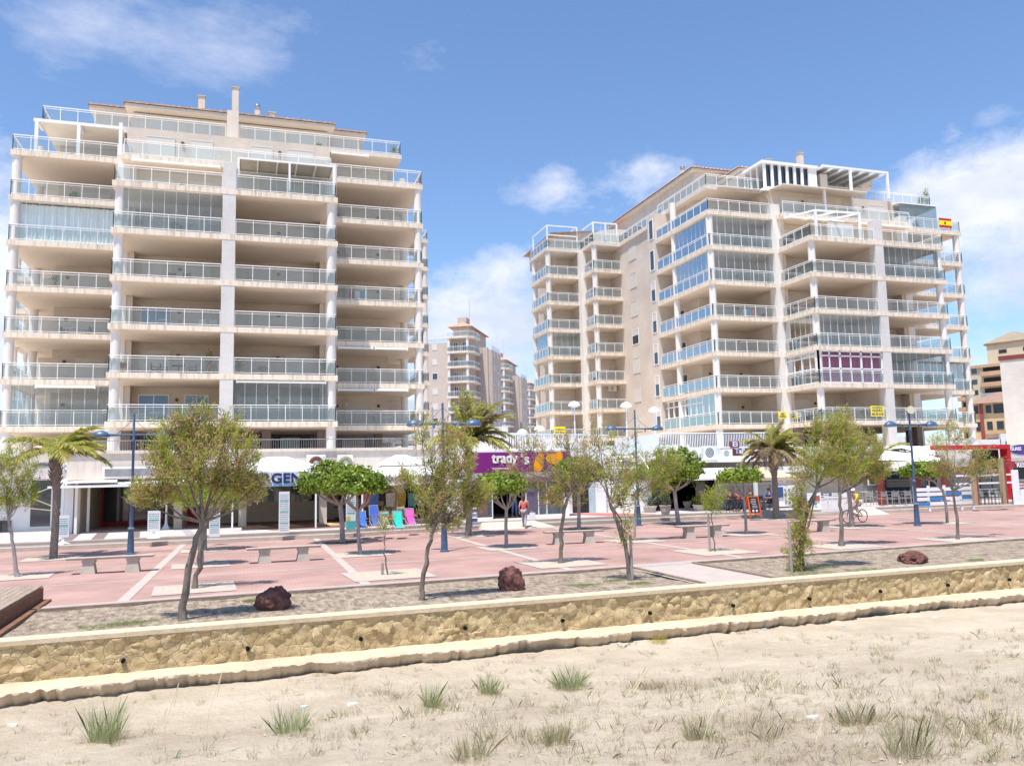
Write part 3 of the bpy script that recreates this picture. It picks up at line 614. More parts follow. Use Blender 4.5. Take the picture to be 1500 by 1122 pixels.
MB().box(A2-7.05,A2-2.1,62.6,62.62,z+.05,z+2.3).build('conservatory_glass',m_glassd,b2)
pergola(b2,'pergola',[((A2+1.9,61.6,z),(A2+1.9,61.6,z+2.3)),((A2+6.2,61.6,z-.2),(A2+6.2,61.6,z+2.3)),((A2+1.9,61.6,FL(7)),(A2+1.9,61.6,z)),((A2-2.2,60.4,FL(7)),(A2-2.2,60.4,z-.4))],[((A2-1.3,61.6,z+2.35),(A2+6.3,61.6,z+2.35))]+[((A2-1+i*1.2,61.6,z+2.35),(A2-1+i*1.2,66,z+2.45)) for i in range(7)],.2)
MB().box(A2-1.2,A2+6.2,62.5,66,z+2.52,z+2.56).build('pergola_roof',M('grey_roof_panel',(.35,.37,.38),.5,.1),b2)
MB().hexa([(A2-6.9,59.9,z-.55),(A2+2.2,59.9,z-.55),(A2+2.2,62.2,z-.3),(A2-6.9,62.2,z-.3),(A2-6.9,59.9,z-.45),(A2+2.2,59.9,z-.45),(A2+2.2,62.2,z-.2),(A2-6.9,62.2,z-.2)]).build('canopy',m_wallp,b2)
# striped awning over the corner of the seventh floor
mb=MB(); 
for i in range(16):
    x=A2-12.2+i*.32; mb.quadv((x,61.2,z-.75),(x+.29,61.2,z-.75),(x+.29+.5,63.1,z-.1),(x+.5,63.1,z-.1))
mb.build('awning',m_cloth,b2)
mb=MB(); mb.box(A2+7.1,A2+11.5,61.3,61.36,FL(7)+1.0,FL(7)+2.4); mb.box(A2+11.5,A2+11.56,61.3,64,FL(7)+.1,FL(7)+2.5); mb.build('wind_screen',m_encl,b2)
mb=MB(); mb.box(A2+6.9,A2+11.6,61.2,64.5,FL(7)+2.4,FL(7)+2.5); mb.build('awning',m_white,b2)
# white framed window run on first floor side of block 2
mb=MB(); z=FL(1)
for i in range(9): y=61.6+i*1.05; mb.box(A2-13.86,A2-13.72,y-.06,y+.06,z,z+2.7) 
for zz in (z+.05,z+1.1,z+2.1,z+2.66): mb.box(A2-13.88,A2-13.7,63.7,70.3,zz-.05,zz+.05)
mb.build('window_frame',m_white,b2)
# terrace pergola on unit three of block 2
z=28.44
pergola(b2,'pergola',[((A2-19.6,86.2,z),(A2-19.6,86.2,z+2.7)),((A2-15.9,86.2,z),(A2-15.9,86.2,z+2.7)),((A2-19.6,91,z),(A2-19.6,91,z+2.7))],[((A2-19.6,86.2,z+2.7),(A2-15.9,86.2,z+2.7)),((A2-19.6,86.2,z+2.7),(A2-19.6,91,z+2.7)),((A2-19.6,86.2,z+1.6),(A2-15.9,86.2,z+1.6)),((A2-15.9,86.2,z+2.7),(A2-15.9,91,z+2.7))],.13)
MB().prism([(A2-18,88),(A2-12,84),(A2-8,84),(A2-8,97),(A2-18,97)],28.44,30.6).build('penthouse_wall',m_wallp,b2)
t=MB(); t.hexa([(A2-18.8,87,30.6),(A2-8,83,30.6),(A2-7,98,30.6),(A2-18.6,98,30.6),(A2-15,90,31.7),(A2-10,88,31.7),(A2-10,96,31.7),(A2-15,96,31.7)]).build('roof',m_tile,b2)
enclosure(b2,[(A2-15.3,82.9),(A2-12.4,82.9)],28.44,30.7,m_encl,.9); pergola(b2,'porch_frame',[((A2-15.3,82.9,28.44),(A2-15.3,82.9,30.8)),((A2-13.8,82.9,28.44),(A2-13.8,82.9,30.8)),((A2-12.4,82.9,28.44),(A2-12.4,82.9,30.8))],[((A2-15.3,82.9,30.8),(A2-12.4,82.9,30.8)),((A2-15.3,82.9,30.8),(A2-15.3,86,30.8))],.16)
# ---------- podiums ----------
pod=empty('shop_podium',(-5,47,0),'long concrete podium with recessed shop fronts under the left apartment block','podium')
mb=MB()
mb.box(-90,-8.6,49.5,95,3.3,4.2); mb.box(-8.6,10.6,46.5,95,2.95,4.2); mb.box(10.6,16,52,95,3.2,4.2)
mb.build('deck',m_wallp,pod)
mb=MB(); mb.box(-90,-8.62,49.3,49.48,4.0,4.45); mb.box(-8.6,10.7,46.3,46.48,2.98,4.36); mb.box(-8.7,10.8,46.2,46.29,4.28,4.44); mb.build('parapet',m_wallp,pod)
mb=MB(); mb.box(-60,-8.9,50.4,50.6,.34,3.3); mb.box(-8.85,-8.3,46.5,50.6,.34,2.95); mb.build('white_wall',m_white,pod)
mb=MB(); mb.box(-8.28,-8.0,46.6,53,.34,2.95); mb.box(-4.5,-3.6,53,53.2,.34,2.95); mb.box(-3.6,-3.2,46.6,53,.34,2.95); mb.box(-3.2,9,51,51.2,.34,2.95); mb.box(7.9,8.1,47,51,.34,2.95); mb.build('stone_wall_face',M('beige_stone',(.52,.44,.34),.85,.1,3),pod)
for a,b in ((-8.0,-6.4),(-6.35,-4.55)):
    f=MB(); f.box(a,b,52.94,53.0,2.6,2.72); f.box(a,b,52.94,53.0,.36,.55); f.box(a,a+.12,52.94,53.0,.55,2.6); f.box(b-.12,b,52.94,53.0,.55,2.6); fo=f.build('door',m_red,pod); MB().box(a+.12,b-.12,52.97,52.99,.55,2.6).build('pane',m_glassd,fo)
f=MB(); f.box(-3.5,-2.2,50.9,50.98,.36,2.6); f.build('door',m_red,pod)
window(pod,'dark',-11.1,-8.95,50.39,.5,3.1,n=2)
mb=MB(); mb.box(-14.5,-11.9,50.3,50.38,.36,.95); mb.build('low_window',m_glassd,pod)
mb=MB(); mb.box(-3.15,7.8,50.9,50.98,1.5,2.75); mb.build('pane',m_glassd,pod)
for i in range(5): MB().box(2.0+i*1.2,2.5+i*1.2,50.84,50.89,1.6,2.5).build('menu_board',M('menu_boards',(.30,.27,.22),.7,.3,2),pod)
for x in (-.2,4.0,8.3): MB().box(x-.2,x+.2,46.6,47.0,.34,2.95).build('pillar',m_wallp,pod)
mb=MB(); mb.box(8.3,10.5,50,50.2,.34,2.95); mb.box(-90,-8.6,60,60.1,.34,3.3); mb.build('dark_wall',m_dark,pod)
# railing on top of the podium, thin dark bars
rl=MB(); rl.bar((-8,47.5,5.0),(10.5,47.5,5.0),.04,.04)
for i in range(150): x=-8+i*.125; rl.box(x,x+.015,47.49,47.51,4.2,5.0)
rl.build('bar_railing',m_grey,pod)
pod2=empty('shop_podium',(45,52,0),'white podium carrying the right apartment block above the cafes','podium')
MB().box(19.5,110,53,100,.3,4.3).build('deck',m_wallp,pod2)
MB().box(26,48,50.5,53,3.3,4.3).build('deck_edge',m_white,pod2)
MB().box(17,19.5,56,100,.3,4.3).build('deck',m_white,pod2)
rl=MB()
def barrail(a,b,z0,z1,st=.13):
    a=Vector(a); b=Vector(b); n=int((b-a).length/st); d=(b-a)/n
    rl.bar((a.x,a.y,z1),(b.x,b.y,z1),.07,.07); rl.bar((a.x,a.y,z0),(b.x,b.y,z0),.05,.06)
    for i in range(n+1): p=a+d*i; rl.bar((p.x,p.y,z0),(p.x,p.y,z1),.045,.03)
barrail((26.9,50.6),(36.2,50.6),4.33,5.35); rl.build('bar_railing',m_white,pod2); rl=MB(); barrail((15.5,56),(23.4,56),4.55,5.6)
rl.build('bar_railing',m_white,pod2)
mb=MB(); mb.hexa([(23.6,50.7,3.9),(26.8,50.55,4.33),(26.8,50.7,4.33),(23.6,50.9,3.9),(23.6,50.7,4.95),(26.8,50.55,5.35),(26.8,50.7,5.35),(23.6,50.9,4.95)]); mb.build('mesh_railing',M('white_mesh',(.62,.63,.68),.6,.05),pod2)
# white stair up to the podium
st=MB()
for i in range(16): st.box(21.6,25.4,47.6+i*.3,53,.35+i*.24,.35+i*.24+.2)
st.box(21.3,21.58,47.4,53,.35,1.2); st.build('stair',M('white_stair',(.70,.69,.68),.7,.08,2),pod2)
st=MB(); st.bar((21.5,47.5,1.5),(21.5,52.5,5.4),.09,.09); st.bar((25.3,47.5,1.5),(25.3,52.5,5.4),.09,.09); st.build('handrail',m_white,pod2)
MB().box(25.5,27.4,47,53,.34,3.0).build('white_wall',m_white,pod2)
m_bkw=stainmat('shaded_pinkish_render',(.54,.45,.385),(.33,.27,.24),.4)  # render darkened to put the rear facades' shade and haze in its colour
# ---------- background blocks of the same estate ----------
def backblock(loc,rz,label,n=7,w=9,d=14,side=7,seed=0,h0=3.):
    root=empty('apartment_building',loc,label,'apartment building','apartment blocks in the row behind',rz); o=OFF[root.name]; OFF[root.name]=(0,0,0)
    def P(mb,name,mat,par=root): return mb.build(name,mat,par)
    Z=lambda k: 3.5+3.12*k
    ht=Z(n)
    P(MB().box(-w/2,w/2,2.2,d,0,ht),'wall',m_bkw); P(MB().box(-w/2-side,-w/2,1.0,d,0,ht-1.0),'side_wall',m_bkw)
    P(MB().box(-w/2-side,-w/2,d,d+4,0,ht-1.0),'side_wall',m_bkw)
    for s in (-1,1): P(MB().lathe([(.3,0),(.3,ht)],(s*(w/2-.45)+(0 if s<0 else .3),.45,0),10),'column',m_colm)
    for k in range(0,n+1):
        z=Z(k); b=P(MB().prism([(-w/2,0),(w/2,0),(w/2+1.2,1.2),(w/2+1.2,6),(w/2,6),(w/2,2.19),(-w/2,2.19)],z-.34,z),'balcony',m_slab)
        railing(b,[(-w/2+.1,.1),(w/2-.05,.1),(w/2+1.1,1.25),(w/2+1.1,5.9)],z,1.5)
        if k<n: window(root,'dark' if (k+seed)%3 else 'blue',-w/2+1.0,-.4,2.19,z+.05,z+2.2); window(root,'shut' if (k*7+seed)%4 else 'dark',.6,w/2-.8,2.19,z+.05,z+2.2)
        for j in range(2): window(root,'shut' if (k+j)%2 else 'dark',8.0+j*2.4,9.1+j*2.4,w/2,z+.9,z+2.1,'y',out=1,n=1)
    P(MB().box(-w/2+.5,w/2-.5,3.4,d,ht,ht+2.5),'penthouse_wall',m_bkw)
    r=P(MB().hexa([(-w/2-.4,2.4,ht+2.5),(w/2+.4,2.4,ht+2.5),(w/2+.4,d,ht+2.5),(-w/2-.4,d,ht+2.5),(-w/2+2.4,5,ht+4),(w/2-2.4,5,ht+4),(w/2-2.4,d-2,ht+4),(-w/2+2.4,d-2,ht+4)]),'roof',m_tile)
    P(MB().box(-1.3,.7,5.4,8,ht+3.9,ht+5.0),'chimney',m_bkw,r); P(MB().box(1.2,1.26,6,6.06,ht+3.5,ht+9),'antenna',m_grey,r)
    P(MB().prism([(w/2,7),(w/2+2.5,7.),(w/2+2.5,8),(w/2,8)],0,ht-1.5),'side_wall',m_bkw)
    P(MB().box(w/2,w/2+2.2,12.5,d+3,0,ht-1.2),'side_wall',m_bkw)
    for k in range(1,n):
        for j in range(2): window(root,'shut' if (k*5+j)%3 else 'dark',14+j*3.6,15.2+j*3.6,w/2+2.2,Z(k)+.5,Z(k)+1.9,'y',out=1,n=1)
        window(root,'shut' if k%3 else 'dark',-w/2-side+1.,-w/2-side+2.2,.99,Z(k)+.6,Z(k)+2,n=1)
    railing(root,[(w/2+2.1,12.6),(w/2+2.1,d+2.5)],ht-1.2,1.8); railing(root,[(-w/2-side,1.1),(-w/2-.2,1.1)],ht-1.,1.8)
    OFF[root.name]=o; return root
RB=-math.atan2(1293-750,F)+0  # facade seen obliquely
def bgpos(px,d): v=ray(px,695); v=Vector((v.x,v.y)).normalized()*d; return (v.x,v.y,0)
BZ=-YAW+R(-12)
backblock(bgpos(672,169),BZ,'pinkish apartment block behind the tall palm, nearest in the gap between the two big blocks',9,4.6,18,4.4,0)
backblock(bgpos(727,221),BZ,'apartment block in the gap, directly right of the nearest block behind the palm',9,5.4,18,6.,1)
backblock(bgpos(764,280),BZ,'farthest narrow apartment block in the gap, against the right block',9,6.8,16,6.,2)
# ================= TREES AND PLANTS =================
m_tg=leafmat('tamarisk_green',(.18,.25,.02),(.54,.57,.11),.55)
m_tb=leafmat('tamarisk_dry',(.30,.21,.08),(.60,.46,.22),.45)
m_fg=leafmat('ficus_leaf',(.06,.13,.012),(.34,.42,.05),.35,.4)
m_pg=leafmat('palm_leaf',(.26,.30,.06),(.66,.62,.20),.35,.4)
m_pd=leafmat('palm_dry_leaf',(.22,.17,.10),(.40,.33,.2),.3)
def npmesh(name,v,f,mat,parent,o):
    me=bpy.data.meshes.new(name); me.vertices.add(len(v)); me.vertices.foreach_set('co',(np.asarray(v,dtype=np.float32)-np.array(o,dtype=np.float32)).ravel())
    f=np.asarray(f,dtype=np.int32); k=f.shape[1]; me.loops.add(f.size); me.loops.foreach_set('vertex_index',f.ravel()); me.polygons.add(len(f))
    me.polygons.foreach_set('loop_start',np.arange(0,f.size,k,dtype=np.int32)); me.polygons.foreach_set('loop_total',np.full(len(f),k,dtype=np.int32))
    me.materials.append(mat); me.update(calc_edges=True); me.validate(); ob=bpy.data.objects.new(name,me); col.objects.link(ob)
    if parent is not None: ob.parent=parent; OFF[ob.name]=o
    else: ob.location=o
    return ob
def unit(a): return a/np.maximum(np.linalg.norm(a,axis=-1,keepdims=True),1e-6)
def strips(rg,p,d,ln,wd):
    """diamond-shaped blades: p start, d unit direction, ln length, wd width"""
    s=unit(np.cross(d,unit(rg.normal(size=d.shape)))); n=len(p); ln=ln[:,None]; wd=wd[:,None]
    v=np.stack([p,p+d*ln*.5+s*wd*.5,p+d*ln,p+d*ln*.5-s*wd*.5],1).reshape(-1,3); f=np.arange(4*n).reshape(n,4); return v,f
def tuft_pts(rg,c,rad,n,origin):
    q=unit(rg.normal(size=(n,3)))*(rg.random((n,1))**.45); p=c+q*rad; return p
UP=np.array([0,0,1.])
def tamarisk(name,base,trunk,blobs,label,dry=.45,dens=1.,r0=.11,bark=None,wind=.35,spike=0,seed=0,group='wind-bent tamarisk trees on the promenade',sz=1.):
    rg=np.random.default_rng(seed); b=G(*base); Y=b.y; root=empty(name,tuple(b),label,'tree',group); o=np.array(b)
    pts=[np.array(PY(*q,Y)) for q in trunk]; pts=[o-np.array([0,0,.05])]+pts; ppm=F/((b-CP).dot(fw))
    fine=[]
    for i in range(len(pts)-1):
        for k in range(4): fine.append(pts[i]+(pts[i+1]-pts[i])*k/4+rg.normal(size=3)*.018*(1 if i+k else 0))
    fine.append(pts[-1]); r0*=.72; rad=[r0*(1-.45*i/len(fine))*rg.uniform(.88,1.14) for i in range(len(fine))]; rad[0]*=1.3
    tr=MB().tube(fine,rad,9); top=pts[-1]; bm_=MB(); G_=[[],[]]; 
    for (px,py,rx,rz,nt) in blobs:
        c=np.array(PY(px,py,Y+rg.uniform(-.25,.25))); R3=np.array([rx/ppm,min(rx,rz*1.3)/ppm*.8,rz/ppm])
        mid=top+(c-top)*.5+np.array([0,0,-.08])+rg.normal(size=3)*.06
        bm_.tube([top-(top-pts[-2])*.1,mid,c],[r0*.42,r0*.26,r0*.12],6)
        K=int(nt*dens*1.3); P=tuft_pts(rg,c,R3,K,top)
        for k in range(K):
            p=P[k]; out=unit(p-top); dr=unit(out*.6+UP*(.55+spike)+np.array([wind,0,0])*.4+rg.normal(size=3)*.3)
            L_=rg.uniform(.18,.45)*sz*(1+spike*.4)
            if k%3==0: bm_.tube([c+(p-c)*.15,p+dr*L_*.5],[.012,.005],3,False)
            n=26; t=rg.random(n); q=p+dr*(t[:,None]*L_)+rg.normal(size=(n,3))*.035
            dd=unit(dr*.8+rg.normal(size=(n,3))*.55-UP*.05); ln=rg.uniform(.06,.15,n)*sz; wd=rg.uniform(.012,.024,n)*sz
            G_[1 if rg.random()<dry else 0].append((q,dd,ln,wd))
    tr.build('trunk',bark or m_bark,root,smooth=True); bm_.build('branches',bark or m_bark,root)
    for g,nm,mt in ((G_[0],'foliage',m_tg),(G_[1],'dry_sprays',m_tb)):
        if not g: continue
        v,f=strips(rg,*[np.concatenate([x[i] for x in g]) for i in range(4)]); npmesh(nm,v,f,mt,root,tuple(b))
    return root
def ficus(base,trunk,crown,label,seed=0,n=5200,r0=.1,fork=True):
    rg=np.random.default_rng(seed); b=G(*base); Y=b.y; root=empty('ficus_tree',tuple(b),label,'tree','clipped ficus trees on the promenade'); ppm=F/((b-CP).dot(fw))
    pts=[np.array(b)-np.array([0,0,.05])]+[np.array(PY(*q,Y)) for q in trunk]; top=pts[-1]
    MB().tube(pts,[r0*.95]+[r0*.78*(1-.2*i/len(pts)) for i in range(len(pts)-1)],10).build('trunk',m_barkp,root,smooth=True)
    cx,cy,rx,rz=crown; c=np.array(PY(cx,cy,Y)); Rr=np.array([rx/ppm,rx/ppm*.95,rz/ppm]); br=MB()
    for k in range(9):
        a=k*2*PI/9+rg.random()*.4; e=c+np.array([math.cos(a)*Rr[0]*.62,math.sin(a)*Rr[1]*.62,-Rr[2]*.25]); m=top+(e-top)*.5+np.array([math.cos(a)*.12,math.sin(a)*.12,-.06]); br.tube([top-np.array([0,0,.04]),m,e],[r0*.5,r0*.32,r0*.15],6)
    br.build('branches',m_barkp,root,smooth=True)
    # lumpy shell of leaf clumps
    K=150; cc=unit(rg.normal(size=(K,3))); cc[:,2]=np.where(cc[:,2]<-.35,-.35*rg.random(K),cc[:,2]); cen=c+cc*Rr*(.66+.36*rg.random((K,1)))
    idx=rg.integers(0,K,n); q=cen[idx]+rg.normal(size=(n,3))*np.array([.13,.13,.085])
    inn=rg.random(n)<.18; q[inn]=c+unit(rg.normal(size=(inn.sum(),3)))*Rr*.6*rg.random((inn.sum(),1))
    q[:,2]=np.maximum(q[:,2],c[2]-Rr[2]*(.42+.12*rg.random(n)))
    nrm=unit(unit((q-c)/Rr)*.9+rg.normal(size=(n,3))*.6+UP*.3); a=unit(np.cross(nrm,rg.normal(size=(n,3)))); bb=np.cross(nrm,a); s=rg.uniform(.05,.085,n)[:,None]
    v=np.stack([q-a*s*1.2,q+bb*s*.65,q+a*s*1.2,q-bb*s*.65],1).reshape(-1,3); npmesh('foliage',v,np.arange(4*n).reshape(n,4),m_fg,root,tuple(b)); return root
tamarisk('tamarisk_tree',(26,845),[(18,790),(12,757)],[(8,735,26,22,60),(34,728,18,20,45),(2,690,22,26,30),(22,670,18,22,16),(45,690,10,18,8),(30,705,26,16,30)],'leaning tamarisk tree at the far left edge, its trunk starting in a square paving cut-out',.3,1,.085,seed=1,bark=m_barkp)
tamarisk('tamarisk_tree',(268,906),[(277,830),(288,790),(298,762)],[(285,690,46,36,150),(232,728,38,18,90),(300,650,44,32,120),(245,680,32,34,80),(350,680,26,40,75),(360,722,32,22,70),(330,640,22,28,40),(258,642,26,24,45),(212,738,20,10,25),(290,620,22,18,30),(320,712,50,25,90)],'largest tamarisk tree, broad crown, growing from the gravel bed at left',.55,.75,.105,seed=2)
tamarisk('tamarisk_tree',(285,862),[(292,820),(300,775),(312,750)],[(318,735,40,22,50),(345,712,24,22,40),(275,735,30,16,40)],'tamarisk whose mossy trunk rises just behind that of the largest tamarisk',.4,1,.10,seed=3)
tamarisk('tamarisk_tree',(617,878),[(620,838),(630,790),(640,760)],[(640,735,40,24,75),(665,700,30,36,70),(600,715,22,16,28),(635,700,24,22,25),(618,650,14,34,15),(655,655,16,30,20),(690,735,22,20,70),(655,765,22,16,38),(678,655,12,22,12),(632,770,14,16,20)],'dark crooked tamarisk rising from the gravel bed, in front of the middle blue street lamp',.55,1,.085,seed=4,spike=.5)
tamarisk('tamarisk_tree',(821,825),[(822,785),(826,745),(838,715)],[(830,720,28,26,70),(800,690,30,34,34),(850,690,22,26,36),(780,660,26,20,22),(835,660,26,24,30),(760,690,26,18,22),(812,735,20,14,34),(790,720,22,12,16)],'brownish tamarisk standing behind one end of the stone bench in the middle',.72,1,.10,seed=5,spike=.4)
tamarisk('tamarisk_tree',(923,850),[(918,805),(905,765),(893,735)],[(895,705,28,30,36),(880,660,20,34,18),(915,672,24,34,18),(868,690,18,14,10),(905,740,18,20,30),(912,780,9,26,16),(935,690,14,20,8)],'thin leaning tamarisk beside a wooden stake in the gravel bed',.55,1,.09,seed=6,spike=.5)
tamarisk('tamarisk_tree',(930,792),[(930,750),(932,718)],[(940,700,32,20,120),(970,675,26,18,60),(918,712,22,14,50),(960,715,24,14,50),(985,690,16,16,30),(932,725,14,8,30)],'pale-stemmed tamarisk with dense green crown in front of the blue lamp post right of centre',.3,1,.08,seed=7,bark=m_barkp)
tamarisk('tamarisk_tree',(1174,834),[(1174,790),(1182,745),(1198,712)],[(1200,680,36,26,110),(1230,655,30,28,90),(1180,700,20,18,30),(1240,690,30,22,60),(1205,640,30,22,60),(1172,740,12,26,50),(1174,785,13,26,60),(1170,815,12,18,30),(1230,628,16,16,20)],'multi-stemmed tamarisk with leafy shoots down its trunk, beside a stake in the right gravel bed',.4,1,.10,seed=8)
tamarisk('tamarisk_tree',(1232,800),[(1233,760),(1229,720)],[(1240,690,50,24,160),(1262,665,36,26,100),(1230,640,40,26,90),(1285,690,24,14,50),(1236,612,14,14,18),(1270,700,36,12,60)],'tamarisk in a paving cut-out standing directly left of the cyclist',.45,1,.11,seed=9)
tamarisk('tamarisk_tree',(1403,790),[(1402,755),(1395,715)],[(1395,690,34,18,44),(1430,695,30,14,36),(1370,660,28,24,26),(1400,645,24,24,26),(1450,685,22,12,18),(1380,690,24,14,26),(1385,628,12,16,8),(1425,668,26,16,22)],'sparse brown-green tamarisk at the right in front of the red frame',.6,1,.09,seed=10)
tamarisk('tamarisk_tree',(1047,808),[(1046,780),(1042,752)],[(1044,738,16,15,34),(1050,725,12,12,18),(1040,748,10,8,14)],'small tamarisk with a tiny green crown between two benches on the promenade',.1,1,.035,seed=11,sz=.9)
tamarisk('tamarisk_tree',(568,842),[(563,808),(563,785)],[(562,775,10,10,14),(557,765,8,8,6),(570,762,6,10,5)],'spindly young tamarisk with a bare forked stem in front of the beach chairs',.35,1,.03,seed=12,sz=.8)
ficus((502,795),[(501,765),(498,738)],(492,708,54,33),'large dark ficus behind its paler twin, at the steps below the doughnut sign',21,7500,.13)
ficus((528,812),[(525,785),(524,748)],(524,711,38,24),'light green ficus in front of the larger ficus near the beach chairs',22,5000,.085)
ficus((742,802),[(741,770),(742,745)],(735,712,36,20),'ficus with thin forked trunk in front of the purple supermarket',23,4800,.085)
ficus((848,776),[(848,750),(848,722)],(846,694,42,26),'ficus behind the middle bench, right of the purple supermarket',24,5200,.11)
ficus((994,768),[(991,745),(988,718)],(989,690,44,34),'large dark green ficus right of the white stairs',25,7500,.13)
ficus((1093,782),[(1092,755),(1090,728)],(1083,699,31,13),'small flat-topped ficus with whitewashed stem before the cafe',26,3600,.07)
ficus((1388,766),[(1386,740),(1381,718),(1366,703)],(1352,691,30,14),'low ficus leaning left behind the blue and white plank fence',27,3000,.08)
ficus((294,828),[(294,795),(296,760)],(300,728,34,20),'pale-trunked ficus hidden behind the largest tamarisk',28,3600,.11)
ficus((300,806),[(300,785),(300,760)],(312,728,40,22),'farthest ficus in the cluster behind the largest tamarisk',29,3000,.10)
ficus((1248,772),[(1246,745),(1243,715)],(1250,690,40,16),'ficus with pale trunk directly in front of the bicycle',30,3600,.12)
def palm(base,top,fr_,label,seed,L0=2.1,wind=.5,r0=.17,dry=.25,nf=26):
    rg=np.random.default_rng(seed); b=G(*base); Y=b.y; root=empty('palm_tree',tuple(b),label,'palm','palms beside the terrace steps'); t=np.array(PY(*top,Y)); o=np.array(b)
    pts=[];rad=[]; n=26
    for i in range(n+1):
        k=i/n; p=o+(t-o)*k; p[0]+=.05*math.sin(k*3); pts.append(p); rad.append(r0*(.95-.35*k if k<.62 else .74+.3*math.sin((k-.62)/.38*PI))*(1+.035*(i%2)))
    pts[0][2]-=.05; MB().tube(pts,rad,12).build('trunk',m_palmb,root,smooth=True)
    mb=MB()                                   # cut leaf bases
    for i in range(44):
        a=i*2.4; k=.66+.3*(i/44); p=o+(t-o)*k; d=np.array([math.cos(a),math.sin(a),.9]); mb.tube([p+d*.1*[1,1,0],p+d*.26],[.045,.02],4)
    mb.build('leaf_bases',m_palmb,root)
    V=[[],[]]; ra=MB()
    for i in range(nf):
        az=i*2.39996+rg.random()*.3; el=rg.uniform(.1,1.25) if fr_ is None else fr_(i,rg); L_=L0*rg.uniform(.8,1.1)
        d=np.array([math.cos(az)*math.cos(el),math.sin(az)*math.cos(el),math.sin(el)]); d=unit(d+np.array([wind*.35,0,0])); p=t.copy(); path=[p.copy()]; m=14
        for k in range(m):
            d=unit(d+np.array([wind*.06,0,-.055-.075*k/m])); p=p+d*L_/m; path.append(p.copy())
        ra.tube(path[::2],[.022-.0022*q for q in range(len(path[::2]))],4,False); dd=1 if rg.random()<dry or el<.25 else 0
        for k in range(1,m*5):
            u=k/(m*5); j=min(int(u*m),m-1); q=path[j]+(path[j+1]-path[j])*(u*m-j); tg=unit(path[j+1]-path[j]); sd=unit(np.cross(tg,UP)+1e-4)
            for s_ in (-1,1):
                ll=.55*math.sin(min(1,u*1.25+.12)*PI*.95+.08)**.6 if u<.98 else .1; ll=max(.12,.52*(1-abs(u-.45)**2*1.8))
                dv=unit(sd*s_*.75+tg*.75+UP*(.12-.35*rg.random())+np.array([wind*.45,0,0])+rg.normal(size=3)*.12)
                V[dd].append((q,dv,ll*rg.uniform(.8,1.1)))
    ra.build('frond_stems',m_pd,root)
    for i,nm,mt in ((0,'fronds',m_pg),(1,'dry_fronds',m_pd)):
        if not V[i]: continue
        n=len(V[i]); q=np.array([x[0] for x in V[i]]); d=np.array([x[1] for x in V[i]]); l_=np.array([x[2] for x in V[i]]); w_=unit(np.cross(d,UP)+1e-4)*.017
        e=q+d*l_[:,None]-UP*(l_[:,None]**2*.35); mid=q+d*l_[:,None]*.5
        v=np.stack([q-w_*.5,q+w_*.5,mid+w_,e,mid-w_],1).reshape(-1,3); npmesh(nm,v,np.arange(5*n).reshape(n,5),mt,root,tuple(b))
    return root
palm((78,818),(82,663),lambda i,r: r.uniform(.15,1.35),'palm in front of the white shop wall at the left',41,2.1,.5,.155,.12,20)
palm((686,785),(686,645),lambda i,r: r.uniform(.1,1.45),'bushy palm left of the purple supermarket sign',42,2.45,.3,.16,.08,34)
palm((1137,760),(1131,660),lambda i,r: r.uniform(-.15,1.35),'palm with drooping brown lower fronds in front of the brown cafe sign',43,2.1,.3,.2,.2,34)
palm((1291,744),(1290,668),lambda i,r: r.uniform(-.3,1.0),'darker palm half hidden behind the tamarisk crowns at the right cafe',44,2.0,.9,.17,.3,24)
# tree pits
m_pit=M('pit_gravel',(.47,.40,.31),1,.15,8,bump=.8,bs=40); m_pitd=M('pit_soil',(.10,.07,.06),1,.2,8)
for (px,py,m_,s_) in ((26,845,0,.75),(285,862,0,.8),(294,828,0,.7),(300,806,0,.7),(568,842,0,.95),(821,825,0,.9),(930,792,0,.8),(1047,808,0,.9),(1232,800,0,.8),(1403,790,0,.9),(502,795,1,.8),(528,812,0,.8),(742,802,0,.8),(848,776,1,.8),(994,768,1,.8),(1093,782,0,.8),(1388,766,0,.7),(1248,772,0,.8),(78,818,0,.8),(686,785,0,.8),(1137,760,0,.8)):
    g=G(px,py); c=Vector((g.x,g.y)); a=.06; 
    R_=lambda x,y,z: (c.x+x*math.cos(a)-y*math.sin(a),c.y+x*math.sin(a)+y*math.cos(a),z)
    mb=MB()
    t=s_+.2
    for q in (((-t,-t),(t,-t),(t,-s_),(-t,-s_)),((-t,s_),(t,s_),(t,t),(-t,t)),((-t,-s_),(-s_,-s_),(-s_,s_),(-t,s_)),((s_,-s_),(t,-s_),(t,s_),(s_,s_))): mb.quadv(*[R_(x,y,.013) for x,y in q])
    tag(mb.build('tree_pit_border',m_band),kind='structure')
    tag(MB().quadv(R_(-s_,-s_,.011),R_(s_,-s_,.011),R_(s_,s_,.011),R_(-s_,s_,.011)).build('tree_pit',m_pitd if m_ else m_pit),kind='structure')
# stakes
m_stake=M('weathered_stake',(.33,.29,.25),.95,.2,8,st=(4,4,1))
for (px,py,h,lb) in ((926,850,1.15,'short weathered stake beside the thin leaning tamarisk'),(1160,838,1.35,'weathered stake left of the multi-stemmed tamarisk in the right bed'),(1040,808,1.25,'thin stake supporting the small tamarisk between the benches'),(560,842,.35,'stub of a stake beside the spindly young tamarisk')):
    g=G(px,py); tag(MB().lathe([(.04,-.05),(.04,h-.03),(.03,h)],(0,0,0),8).build('stake',m_stake,None,None),lb,'stake','stakes beside young trees').location=g
